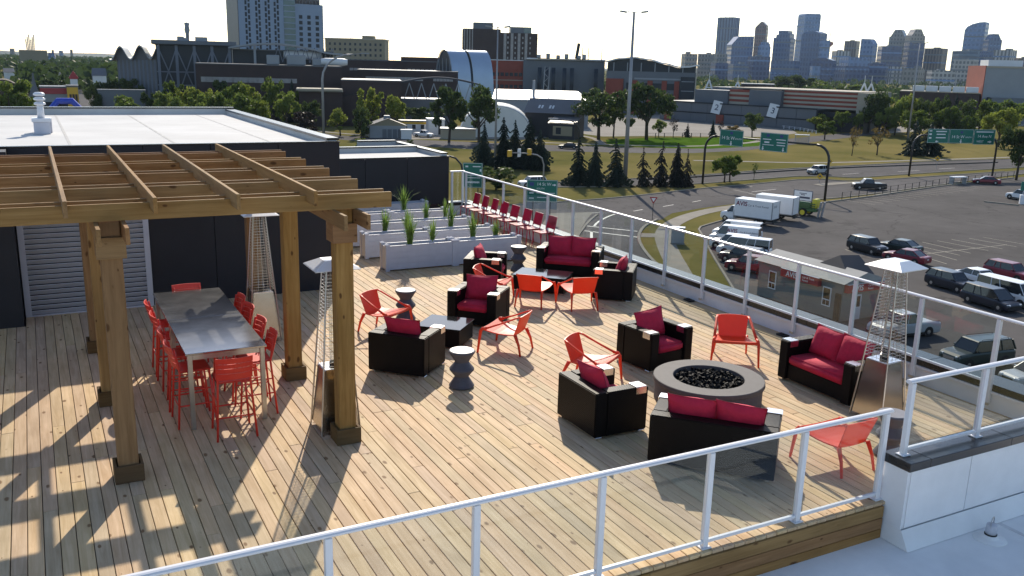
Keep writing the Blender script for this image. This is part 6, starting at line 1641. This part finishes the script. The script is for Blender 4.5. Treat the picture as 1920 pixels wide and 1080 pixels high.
MB().box(u(1290),u(1592),14.2,32,h+.01,h+5.79).build('rear_wall',M['midgrey'],t); MB().box(u(1352),u(1592)-.1,5.9,32,h+5.8,h+6.15).build('roof_sheet',M['beige'],t)
for k,px_ in enumerate((1254,1347,1453)):
    b=MB().obox((u(px_),-1.1,h-1.4),(3.4,.25,4.8),(R(-12),R(11),R(24))).build('banner',M['whiteroof'],t)
    lettering(str(k+1),3.0,M['txtdark'],b,(u(px_)+.1,-1.30,h-1.5),(R(90-12),R(11),R(24)),'CENTER',bold=.03)
for px_ in (1352,1254): MB().box(u(px_)-1.6,u(px_)+1.6,-.5,-.13,0,3.4).build('red_door',M['redbrick'],t)
# roof frames
def roof_frame(label,bxx,n=1):
    t=thing('roof_frame',label,'roof frame',(bxx[0],bxx[1],GZ),R(bxx[4])); w,h=bxx[2],bxx[3]
    for s in (-1,1):
        MB().box(s*w*.42-.5,s*w*.42+.5,-.5,.5,h-12,h-5.5).build('leg',M['palegrey'],t)
        MB().box(s*w*.42-1.1,s*w*.42+1.1,-.8,.8,h-7.6,h-6.8).build('collar',M['whiteroof'],t)
        MB().tube([(s*w*.5,0,h-6),(0,0,h-1.2)],.34,5).build('rafter',M['whiteroof'],t)
    MB().tube([(0,0,h-2),(0,0,h+1.6)],.12,5).build('finial',M['whiteroof'],t); MB().tube([(-w*.3,0,h-4.1),(w*.3,0,h-4.1)],.25,4).build('tie',M['whiteroof'],t)
roof_frame('white triangular roof frame on the hall, leftmost',(238.046, 285.864, 3.489, 17.032, -39.785)); roof_frame('white triangular roof frame on the hall, second from left',(246.375, 278.717, 4.052, 16.523, -41.476))
roof_frame('white triangular roof frame, left of the pair at the right end of the hall',(273.97, 241.175, 3.677, 17.51, -48.643)); roof_frame('white triangular roof frame, right of the pair at the right end of the hall',(273.288, 237.397, 3.992, 17.409, -49.021))
range_('brick_annex','brown striped brick annex under the paired white roof frames',(280.265, 244.613, 10.31, 12.418, -48.89),18,mat='redbrick',wins=[(-.45,.45,.80,4,2.2,1.8,'dkglass')])
range_('brick_annex','dark brick plant block behind the striped hall',(284.531, 308.937, 14.052, 14.298, -42.649),14,mat='brick',roofm='palegrey')
# --- yard buildings
bx=(148.005, 260.95, 31.249, 11.378, -29.566)
t=blk_thing('white_shed','long low grey shed with a white sloping roof behind the black house',bx); w,h=bx[2],bx[3]
MB().box(-w/2,w/2,0,18,0,h-2.6).build('wall',M['palegrey'],t)
MB().add([(-w/2-.4,-.6,h-2.6),(w/2+.4,-.6,h-2.6),(w/2-3,19,h),(-w/2-.4,19,h),(-w/2-.4,-.6,h-2.9),(w/2+.4,-.6,h-2.9),(w/2-3,19,h-.3),(-w/2-.4,19,h-.3)],[(0,1,2,3),(4,7,6,5),(0,4,5,1),(1,5,6,2),(2,6,7,3),(3,7,4,0)]).build('roof',M['whiteroof'],t)
rows(t,M['dkglass'],[-w*.46,-w*.36,-w*.05],[h*.45],2,2.2)
MB().tube([(-w*.08,6,h-2),(-w*.08,6,h+3.5)],.5,8).build('flue',M['palegrey'],t)
for k in range(6): MB().tube([(w*.02,8,h-2+k*1.6),(w*.02+1.6,8,h-2+(k+1)*1.6)] if k%2 else [(w*.02+1.6,8,h-2+k*1.6),(w*.02,8,h-2+(k+1)*1.6)],.1,4).build('tower_lattice',M['palegrey'],t)
for s in (0,1.6): MB().tube([(w*.02+s,8,h-2),(w*.02+s+.4,8,h+8)],.15,4).build('tower_leg',M['palegrey'],t)
bx=(113.611, 224.937, 20.212, 8.817, -26.796)
t=blk_thing('fabric_tent','white arched fabric tent with a ribbed seam behind the spruces',bx,'tent'); w,h=bx[2],bx[3]
for k in range(4):
    rg=[]
    for i in range(19):
        a=math.pi*i/18; sc=1-.012*(k%2); r_=[]
        for y,f in ((k*5.5,.97),(k*5.5+.5,1.0),(k*5.5+2.75,1.015),(k*5.5+5.0,1.0),(k*5.5+5.5,.97)): r_.append((-w/2*f*math.cos(a),y*.8+(.5-.5*math.cos(a))*6-2,h*f*math.sin(a)**.85))
        rg.append(r_)
    vs=[p for r_ in rg for p in r_]; fs=[(5*i+j,5*i+j+1,5*i+j+6,5*i+j+5) for i in range(18) for j in range(4)]
    MB().add(vs,fs).build('fabric_bay',M['tent'],t,smooth=True)
rg=[(-w/2*.96*math.cos(math.pi*i/18),(.5-.5*math.cos(math.pi*i/18))*6-1.98,h*.96*math.sin(math.pi*i/18)**.85) for i in range(19)]
MB().add(rg,[tuple(range(19))]).build('end_wall',M['tent'],t)
bx=(129.496, 223.147, 14.794, 10.562, -50.129)
t=blk_thing('black_house','black timber house with slate metal gable roof and small skylights',bx,'house'); w,h=bx[2],bx[3]
MB().box(-w/2,w/2,0,9,0,h-3.8).build('wall',M['clad'],t)
MB().add([(-w/2-.4,-.5,h-3.9),(w/2+.4,-.5,h-3.9),(w/2+.4,4.5,h),(-w/2-.4,4.5,h),(w/2+.4,9.5,h-3.9),(-w/2-.4,9.5,h-3.9)],[(0,1,2,3),(3,2,4,5)]).build('roof',M['slate'],t)
MB().add([(w/2,0,h-3.9),(w/2,9,h-3.9),(w/2,4.5,h-.1),(w/2-.2,0,h-3.9),(w/2-.2,9,h-3.9),(w/2-.2,4.5,h-.1)],[(0,1,2),(5,4,3),(0,2,5,3),(2,1,4,5)]).build('gable',M['clad'],t)
for k in range(2):
    for q in range(2): MB().obox((-w*.25+k*w*.22+q*.9,1.6,h-2.2),(.55,1.3,.08),(R(38),0,0)).build('skylight',M['whiteroof'],t)
MB().box(w*.12,w*.62,-5,-.01,0,h-6).build('porch',M['clad'],t); MB().add([(w*.1,-5.3,h-6.2),(w*.64,-5.3,h-6.2),(w*.64,0,h-4.6),(w*.1,0,h-4.6)],[(0,1,2,3)]).build('porch_roof',M['slate'],t)
pw=MB().box(w*.2,w*.58,-5.06,-5.01,1.0,3.6).build('porch_panel',M['tan'],t); MB().box(w*.26,w*.36,-5.1,-5.061,1.4,3.2).build('window',M['dkglass'],pw)
bx=(83.35, 228.258, 9.662, 5.125, -14.057)
t=blk_thing('utility_house','small grey utility house with gabled metal roof and service doors',bx,'house'); w,h=bx[2],bx[3]
MB().box(-w/2,w/2,0,7,0,h-1.8).build('wall',M['palegrey'],t)
MB().add([(-w/2-.3,-.3,h-1.9),(0,-.3,h),(w/2+.3,-.3,h-1.9),(-w/2-.3,7.3,h-1.9),(0,7.3,h),(w/2+.3,7.3,h-1.9)],[(0,1,4,3),(1,2,5,4)]).build('roof',M['slate'],t)
MB().add([(-w/2,-.02,h-1.9),(w/2,-.02,h-1.9),(0,-.02,h-.1)],[(0,1,2)]).build('gable',M['tan'],t)
for k in range(4): MB().box(-w*.1+k*w*.14-.55,-w*.1+k*w*.14+.55,-.1,-.01,0,2.3).build('service_door',M['midgrey'],t)
MB().box(-.8,.8,2,4,h-.6,h+.6).build('roof_unit',M['palegrey'],t,bevel=.1)
t,w,h=range_('site_shed','long white site shed with an orange roof stripe beside the utility house',(96.689, 243.506, 9.074, 3.521, -21.655),4,mat='whiteroof',wins=[(-.4,.4,.5,3,1,1.2,'dkglass')]); MB().box(-w/2,w/2,-.1,-.01,h-1.0,h-.4).build('orange_stripe',M['amber'],t)
t,w,h=range_('storage_container','white storage container before the leafy tree',(99.965, 234.589, 4.478, 4.517, -15.08),6,mat='whiteroof',roofm='whiteroof'); MB().box(w*.1,w*.3,-.1,-.01,.2,h-.6).build('dark_seam',M['dkglass'],t)
t,w,h=range_('fenced_enclosure','low pale fabric fence enclosure at the tent',(100.869, 222.174, 9.389, 2.767, -24.417),5,mat='beige',roofm='palegrey')
t,w,h=range_('white_cabinet','white service cabinet at the utility house',(86.754, 223.772, 2.772, 2.505, -21.191),2,mat='whiteroof',roofm='whiteroof')
# --- right hand blocks
bx=(390.69, 261.269, 24.149, 24.298, -38.247)
t=blk_thing('beige_block','big beige windowless block with a red brick flank at the right edge',bx); w,h=bx[2],bx[3]
MB().box(-w/2,w/2,0,26,0,h).build('wall',M['palegrey'],t); MB().box(-w/2-.3,-w/2-.02,-.2,26,0,h+.4).build('red_flank',M['redbrick'],t); MB().box(-w/2,w/2,-.3,-.01,h-.5,h+.3).build('roof_edge',M['beige'],t)
MB().box(-w*.42,w/2+5,-7,-.31,0,h*.45).build('lower_wing',M['midgrey'],t); MB().box(-w*.4,w*.2,6,18,h+.1,h+3).build('plant_room',M['whiteroof'],t)
t,w,h=range_('brick_school','long dark brick school with white rooftop units at right',(365.658, 279.095, 32.852, 12.712, -52.681),24,mat='brick',roofm='beige')
for k in range(5): MB().box(-w*.35+k*w*.17,-w*.35+k*w*.17+5,4,9,h,h+2.4).build('roof_unit',M['whiteroof'],t,bevel=.15)
# --- left background
t,w,h=range_('warehouse','tan windowless block with antennas on the left horizon',(6.95, 899.973, 21.601, 21.334, -0.438),40,mat='tan',roofm='beige')
for k in range(6): MB().tube([(-w*.2+k*w*.05,10,h),(-w*.22+k*w*.06,10,h+9+(k%3)*2)],.45,5).build('antenna',M['palegrey'],t)
t,w,h=range_('white_depot','low white depot at the foot of the tan block',(13.513, 819.889, 16.561, 7.942, -0.941),20,mat='whiteroof',roofm='whiteroof')
bx=(-5.891, 339.949, 12.385, 11.069, 1.003)
t=blk_thing('brown_hall','brown hall with a curved brown roof at the left edge',bx); w,h=bx[2],bx[3]
MB().box(-w/2,w/2,0,16,0,h-5).build('wall',M['tan'],t)
rg=[[(-w/2+w*i/12,-.6,h-4.8+4.6*math.cos(math.pi*(i/12-.42)*.9)),(-w/2+w*i/12,17,h-4.8+4.6*math.cos(math.pi*(i/12-.42)*.9)),(-w/2+w*i/12,17,h-5),(-w/2+w*i/12,-.6,h-5)] for i in range(13)]
MB().loft(rg).build('curved_roof',M['roofbr'],t)
bx=(1.812, 329.995, 3.9, 13.25, -0.314)
t=blk_thing('steep_roof','steep dark pointed roof beside the brown hall',bx,'roof'); w,h=bx[2],bx[3]
MB().loft([[(-w/2*(1-q)**1.8-.25,-w/2*(1-q)**1.8,h*(.35+.65*q)),(w/2*(1-q)**1.8+.25,-w/2*(1-q)**1.8,h*(.35+.65*q)),(w/2*(1-q)**1.8+.25,w/2*(1-q)**1.8,h*(.35+.65*q)),(-w/2*(1-q)**1.8-.25,w/2*(1-q)**1.8,h*(.35+.65*q))] for q in (0,.2,.4,.6,.8,1)]).build('roof',M['slate'],t)
MB().box(-w/2+.2,w/2-.2,-w/2+.2,w/2-.2,0,h*.35-.01).build('wall',M['tan'],t)
t,w,h=range_('shop_row','low shop row with a red fascia behind the roof vent',(7.068, 309.919, 7.77, 9.832, -1.302),10,mat='palegrey',wins=[(-.45,.45,.45,6,2,1.6,'dkglass')]); MB().box(-w/2,w/2,-.4,-.07,h-2.2,h-.5).build('red_fascia',M['avisred'],t)
t,w,h=range_('shop_kiosk','orange fronted shop beside the red fascia row',(11.809, 304.771, 3.162, 10.365, -2.218),6,mat='amberwall' if 'amberwall' in M else 'tan'); MB().box(-w/2+.1,w/2-.1,-.25,-.01,h*.35,h-.6).build('orange_front',M['amber'],t)
for k in range(3): MB().box(-w*.3+k*w*.25,-w*.3+k*w*.25+.6,-.33,-.26,h*.5,h*.75).build('sign_figure',M['roofbr'],t)
t,w,h=range_('pylon_sign','white pylon sign with a red gable over the shops',(13.029, 319.735, 2.111, 12.196, -2.333),1.5,mat='whiteroof',roofm='avisred')
MB().add([(-w/2-.4,-.2,h),(w/2+.4,-.2,h),(0,-.2,h+2.2),(-w/2-.4,1.6,h),(w/2+.4,1.6,h),(0,1.6,h+2.2)],[(0,1,2),(5,4,3),(0,2,5,3),(2,1,4,5)]).build('red_gable',M['avisred'],t)
bx=(8.188, 261.872, 8.117, 8.584, -1.784)
t=blk_thing('inflatable_arch','blue inflatable arch standing behind the white roof',bx,'arch'); w,h=bx[2],bx[3]
M['blue']=pm('blue_inflatable',(.012,.05,.42),rough=.4,var=.05)
r_=.85; MB().tube([(-w/2+r_,0,0),(-w/2+r_,0,h-2.6),(-w/2+2.4,0,h-r_),(w/2-2.4,0,h-r_),(w/2-r_,0,h-2.6),(w/2-r_,0,0)],r_,12).build('tube',M['blue'],t,smooth=False)
t,w,h=range_('overpass','long grey concrete footbridge parapet at the left street',(24.902, 298.965, 13.11, 9.458, -4.75),3,mat='midgrey',roofm='midgrey')
t,w,h=range_('market_tent','white canopy row just beyond the far roof edge',(4.339, 254.963, 12.308, 6.258, -0.958),4,mat='tent',roofm='tent')
hz=[(100,118,700),(162,128,640),(205,127,560),(222,134,520),(186,136,500),(240,128,600),(20,118,820),(8,132,560)]
for k,(a,b,c,d_,lab) in enumerate((
 ((35.426, 639.019, 5.487, 12.036, -3.173),0,0,0,'small pale house left of the tree belt beside the avenue'),((33.174, 518.941, 6.492, 12.509, -3.657),0,0,0,'pale flat roofed house in front of the tree belt'),
 ((40.99, 468.209, 3.0, 10.038, -5.003),0,0,0,'white bus shelter like house left of the wavy roofed hall'),((-10.028, 699.928, 6.223, 8.866, 0.821),0,0,0,'small pale house at the left edge under the horizon'),((16.335, 639.791, 4.745, 9.683, -1.462),0,0,0,'small pale house right of the tan block'))):
    t=blk_thing('far_house',lab,a,'house'); w,h=a[2],a[3]
    MB().box(-w/2,w/2,0,9,0,h*.7).build('wall',M['whiteroof'],t); MB().add([(-w/2-.4,-.4,h*.7),(w/2+.4,-.4,h*.7),(w/2,4.5,h),(-w/2,4.5,h),(w/2+.4,9.4,h*.7),(-w/2-.4,9.4,h*.7)],[(0,1,2,3),(3,2,4,5),(1,4,2),(0,3,5)]).build('roof',M['slate'],t)

# ================================================================ downtown
FA = dict(
 dkblue=facade('dark_blue_curtain_wall',(.018,.050,.15),(.010,.028,.10),9,11,.6,.6), blue=facade('blue_curtain_wall',(.040,.095,.22),(.02,.052,.15),8,12,.55,.6),
 pale=facade('pale_glass_tower',(.105,.195,.37),(.05,.115,.26),10,12,.6,.5), grey=facade('grey_concrete_tower',(.19,.185,.18),(.06,.065,.075),8,10,.5,.5),
 beige=facade('beige_concrete_tower',(.24,.20,.165),(.08,.07,.07),8,10,.5,.5), brown=facade('brown_granite_tower',(.13,.09,.078),(.05,.045,.05),7,900,.5,.99),
 red=facade('red_granite_tower',(.145,.062,.058),(.06,.04,.05),7,10,.5,.6), stripe=facade('white_striped_tower',(.36,.36,.37),(.06,.075,.095),8,900,.5,.99),
 grid=facade('white_gridded_tower',(.36,.345,.33),(.07,.08,.095),7.5,9,.6,.6), vstripe=facade('dark_vertical_tower',(.10,.15,.25),(.02,.04,.10),9,900,.5,.99), green=facade('green_glass_tower',(.10,.16,.22),(.05,.085,.13),300,10,.99,.55))
OUT = dict(flat=[(-.5,0),(.5,0)], chamR=[(-.5,0),(.2,0.02),(.5,.38)], chamL=[(-.5,.38),(-.2,.02),(.5,0)], peak=[(-.5,.50),(-.08,.06),(.02,0),(.12,.0),(.5,.36)], oct=[(-.5,.42),(-.42,.42),(-.2,0),(.18,0),(.42,.42),(.5,.42)],
  step=[(-.5,.38),(-.36,.38),(-.36,.22),(-.24,.22),(-.24,0),(.3,0),(.3,.16),(.42,.16),(.42,.42),(.5,.42)], arc=[(-.5,.16),(-.35,.06),(-.1,0),(.2,0),(.5,.10)], sail=[(-.5,.42),(-.40,.24),(-.15,.10),(.2,.01),(.46,0),(.5,.06)], taper=[(-.46,.10),(-.42,.02),(.44,.0),(.5,.10)])
_rt = [0]
def tower(label, bxx, depth, fa, top='flat', units=1, name='office_tower', rot=None):
    if rot is None:
        rot=(24,-20,31,-28,18,-14,27)[_rt[0]%7]; _rt[0]+=1
    c_,s_=math.cos(R(rot)),abs(math.sin(R(rot)))
    t=thing(name,label,'tower',(bxx[0],bxx[1],GZ),R(bxx[4]+rot)); W_,h=bxx[2],bxx[3]
    w=W_/(c_+.75*s_); depth=.75*w
    o=[(u_*w,h-v_*w) for u_,v_ in OUT[top]]
    ring=([(-w/2,0)]+o+[(w/2,0)])[::-1]
    MB().loft([[(x,-depth/2,z) for x,z in ring],[(x,depth/2,z) for x,z in ring]]).build('shaft',FA[fa],t)
    for k in range(units):
        a=random.uniform(-.3,.1)*w; MB().box(a,a+w*.3,-depth*.2,depth*.2,h-.02,h+random.uniform(2,5)).build('plant_room',M['midgrey'],t)
    for z in (.82,.6,.38):
        if random.random()<.7: MB().box(-w*.503,w*.503,-depth*.503,depth*.503,h*z-1.6-(OUT[top][0][1]*w*.4),h*z+1.6-(OUT[top][0][1]*w*.4)).build('plant_floor_band',M['midgrey'] if random.random()<.5 else FA['pale'],t)
    return t,w,h
T=tower
T('low beige office block at the left end of the skyline',(1431.69, 1800.073, 38.191, 56.078, -38.498),30,'beige'); T('grey office slab left of the tall dark tower',(1493.551, 1814.333, 37.468, 57.768, -39.462),30,'grey'); T('pale grey block below the tall dark tower',(1455.545, 1715.777, 33.187, 56.896, -40.31),30,'grey')
t,w,h=T('tall dark blue tower with two cranes at the left of the skyline',(1758.999, 2048.395, 61.204, 163.169, -40.655),45,'vstripe',units=0)
for x in (-.35,.0): MB().tube([(x*w,10,h),(x*w+6,10,h+16)],.6,4).build('crane_jib',M['midgrey'],t)
T('blue grey tower with a slanted left shoulder',(1653.961, 1874.676, 67.36, 106.425, -41.423),40,'blue','chamL',0); T('red granite tower with a pointed chamfered top',(1895.004, 2061.3, 37.192, 157.895, -42.594),40,'red','peak',0)
T('pale stepped tower in front of the red granite tower',(1665.692, 1796.655, 31.334, 91.392, -42.834),35,'pale','step'); T('dark blue block below the red granite tower',(1489.132, 1619.409, 49.532, 52.097, -42.602),35,'dkblue'); T('blue stepped tower left of the tallest glass tower',(1804.191, 1872.136, 56.031, 125.553, -43.943),40,'blue','step',0)
T('tallest pale glass tower of the skyline',(2022.473, 2008.01, 64.751, 184.16, -45.208),45,'pale','taper',0); T('blue tower with a gently arched top',(1786.187, 1749.153, 61.97, 121.191, -45.603),40,'blue','arc',0); T('narrow pale blue slab right of the arched tower',(1768.773, 1695.271, 25.186, 97.775, -46.216),35,'pale',units=0)
# observation tower
bx=(2102.609, 1997.257, 22.297, 109.294, -46.472)
t=blk_thing('observation_tower','slender observation tower with a red topped round pod',bx,'tower'); w,h=bx[2],bx[3]
MB().lathe([(4.5,0),(3.2,h*.5),(3.2,h-14)],14).build('shaft',M['beige'],t,smooth=True); MB().lathe([(3.2,h-16),(w/2,h-8),(w/2,h-3),(w*.3,h)],18).build('pod',M['redbrick'],t); MB().lathe([(1.2,h),(.8,h+20),(.3,h+44)],8).build('mast',M['midgrey'],t)
T('dark blue block in front of the arched tower',(1552.873, 1486.972, 54.379, 50.951, -46.245),40,'dkblue','arc',0); T('white slab at the foot of the arched tower',(1434.577, 1393.552, 20.789, 32.549, -45.832),20,'pale',units=0); T('white and dark banded tower right of the observation tower',(1723.887, 1597.096, 43.098, 70.708, -47.188),35,'stripe'); T('brown striped tower behind the banded one',(1997.675, 1816.396, 39.518, 105.457, -47.722),35,'brown')
T('wide pale glass block in the middle of the skyline',(1633.618, 1473.531, 64.486, 54.25, -47.954),40,'pale',units=0); T('pale grey tower with a cut right corner',(1951.539, 1717.992, 41.467, 108.274, -48.643),35,'pale','chamR',0); T('dark blue slab left of the twin octagonal towers',(1832.177, 1550.202, 54.284, 84.914, -49.768),40,'dkblue'); T('left octagonal topped grey tower of the twin pair',(2112.099, 1761.119, 49.525, 138.153, -50.18),40,'grey','oct',0)
T('right octagonal topped brownish tower of the twin pair',(2098.871, 1698.452, 49.316, 137.731, -51.022),40,'beige','oct',0); T('dark blue tower in front of the right twin',(1905.059, 1540.535, 46.072, 95.856, -51.041),40,'dkblue','flat',0); T('brown granite slab right of the twin towers',(1975.066, 1532.682, 52.183, 84.267, -52.191),40,'brown'); T('low white striped tower below the left twin',(1575.192, 1311.972, 28.193, 35.629, -50.21),30,'stripe',units=0)
T('low grey tower below the right twin',(1557.684, 1254.441, 41.67, 32.961, -51.157),30,'grey'); T('low beige gridded block right of the twins',(1548.735, 1184.871, 49.921, 29.869, -52.586),30,'grid'); T('curved glass tower with a sail shaped top at right',(2186.362, 1584.242, 55.488, 156.053, -54.076),45,'pale','sail',0); T('chamfered glass tower right of the sail shaped one',(2169.108, 1522.324, 41.843, 125.229, -54.94),40,'blue','oct',0)
T('green glass block below the sail shaped tower',(1935.753, 1418.753, 62.168, 76.75, -53.766),40,'green'); T('white gridded tower in front of the green glass block',(1734.305, 1270.703, 47.835, 53.633, -53.774),35,'grid'); T('blue block between the white towers at right',(1921.349, 1353.114, 36.271, 75.132, -54.847),35,'blue'); T('white vertical striped tower above the beige block',(1898.494, 1298.352, 45.267, 77.85, -55.635),35,'stripe'); T('brown tower at the right edge of the skyline',(1878.297, 1238.749, 36.643, 60.742, -56.597),35,'brown')
T('dark blue block below the cut corner tower',(1591.632, 1369.93, 41.768, 41.736, -49.283),35,'dkblue'); T('low dark blue block at the left of the skyline',(1326.441, 1563.027, 37.04, 34.661, -40.32),35,'dkblue'); T('low grey blue block below the slanted tower',(1323.477, 1499.47, 41.246, 33.073, -41.434),35,'blue'); T('low blue block below the stepped blue tower',(1461.838, 1507.657, 59.96, 42.882, -44.119),35,'blue'); T('low dark block in the centre of the skyline',(1497.751, 1355.413, 65.558, 34.428, -47.862),35,'dkblue','flat',0)
T('small pale block on the far left horizon',(-25.243, 2599.877, 10.4, 26.889, 0.556),20,'grey',units=0); T('pale pair of blocks on the left horizon',(91.83, 2898.546, 10.763, 25.567, -1.815),20,'pale',units=0); T('blue grey apartment slab right of the tan block on the left',(35.462, 1499.581, 9.671, 19.399, -1.354),18,'blue')
T('thin tower on the left horizon behind the trees',(114.319, 2797.665, 6.55, 28.921, -2.34),14,'grey',units=0)

# ================================================================ far wood and hills
rq=random.Random(77); mb=MB()
def clump(x,y,h,w):
    vs=[];fs=[]
    for k in range(22):
        a=rq.uniform(0,6.28); z=rq.uniform(.15,1); r_=w*.5*math.sqrt(max(.02,1-((z-.5)/.52)**2))*rq.uniform(.6,1)
        s=w*rq.uniform(.12,.22); p=Vector((x+r_*math.cos(a),y+r_*math.sin(a),GZ+h*z*.95)); q=Euler((rq.uniform(0,6.28),rq.uniform(0,6.28),0)).to_matrix(); b=len(vs)
        vs+=[p+q@Vector(v)*s for v in ((-1,-.2,0),(0,-.8,.1),(1,-.1,0),(.1,.8,-.1))]; fs.append((b,b+1,b+2,b+3))
    mb.add(vs,fs)
import_dirs = [(-0.047, 0.999), (0.091, 0.996), (0.182, 0.983), (0.434, 0.901), (0.639, 0.77), (0.755, 0.656), (0.844, 0.536)]
def dirat(q):
    k=min(len(import_dirs)-2,int(q)); f_=q-k; a,b=import_dirs[k],import_dirs[k+1]
    v=Vector((a[0]*(1-f_)+b[0]*f_, a[1]*(1-f_)+b[1]*f_)); return v.normalized()
for k in range(620):
    q=rq.random()*1.05; D=520*(6.0**rq.random()); v=dirat(q)
    if D<760 and q<.34: continue
    if abs(q-.55)<.05 and D<900: continue
    clump(v.x*D,v.y*D,rq.uniform(8,15),rq.uniform(9,16))
for k in range(520):
    q=1+rq.random()*5; D=560*(4.5**rq.random()); v=dirat(q); clump(v.x*D,v.y*D,rq.uniform(7,12),rq.uniform(9,16))
fw=mb.build('far_wood',M['leafdark']); fw['kind']='stuff'; fw['label']='dense belt of far trees fading towards the horizon'; fw['category']='trees'
rg=[]
for i in range(121):
    a=R(-20+150*i/120); D=6500+600*math.sin(i*.7); hh=16+9*math.sin(i*.37)+6*math.sin(i*1.13)
    rg.append([(D*math.cos(a),D*math.sin(a),GZ-1),(D*1.02*math.cos(a),D*1.02*math.sin(a),GZ+hh*.8),(D*1.08*math.cos(a),D*1.08*math.sin(a),GZ+hh),(D*1.2*math.cos(a),D*1.2*math.sin(a),GZ-1)])
vs=[p for r_ in rg for p in r_]; fs=[(4*i+j,4*i+j+4,4*i+j+5,4*i+j+1) for i in range(120) for j in range(3)]
M['hill']=pm('far_wooded_hill',(.045,.055,.03),rough=.95,var=.3,vs=.01)
struct(MB().add(vs,fs).build('hills',M['hill'],smooth=True))
# ================================================================ air
hm=bpy.data.materials.new('pale_haze'); hm.use_nodes=True; hn=hm.node_tree.nodes; hn.remove(hn['Principled BSDF'])
pv=hn.new('ShaderNodeVolumePrincipled'); pv.inputs['Color'].default_value=(.62,.80,1.0,1); pv.inputs['Density'].default_value=.000035; pv.inputs['Anisotropy'].default_value=.2
hm.node_tree.links.new(pv.outputs[0],hn['Material Output'].inputs['Volume'])
hb=MB().box(-9200,9200,-9200,9200,-16.5,260).build('haze',hm); hb['kind']='stuff'
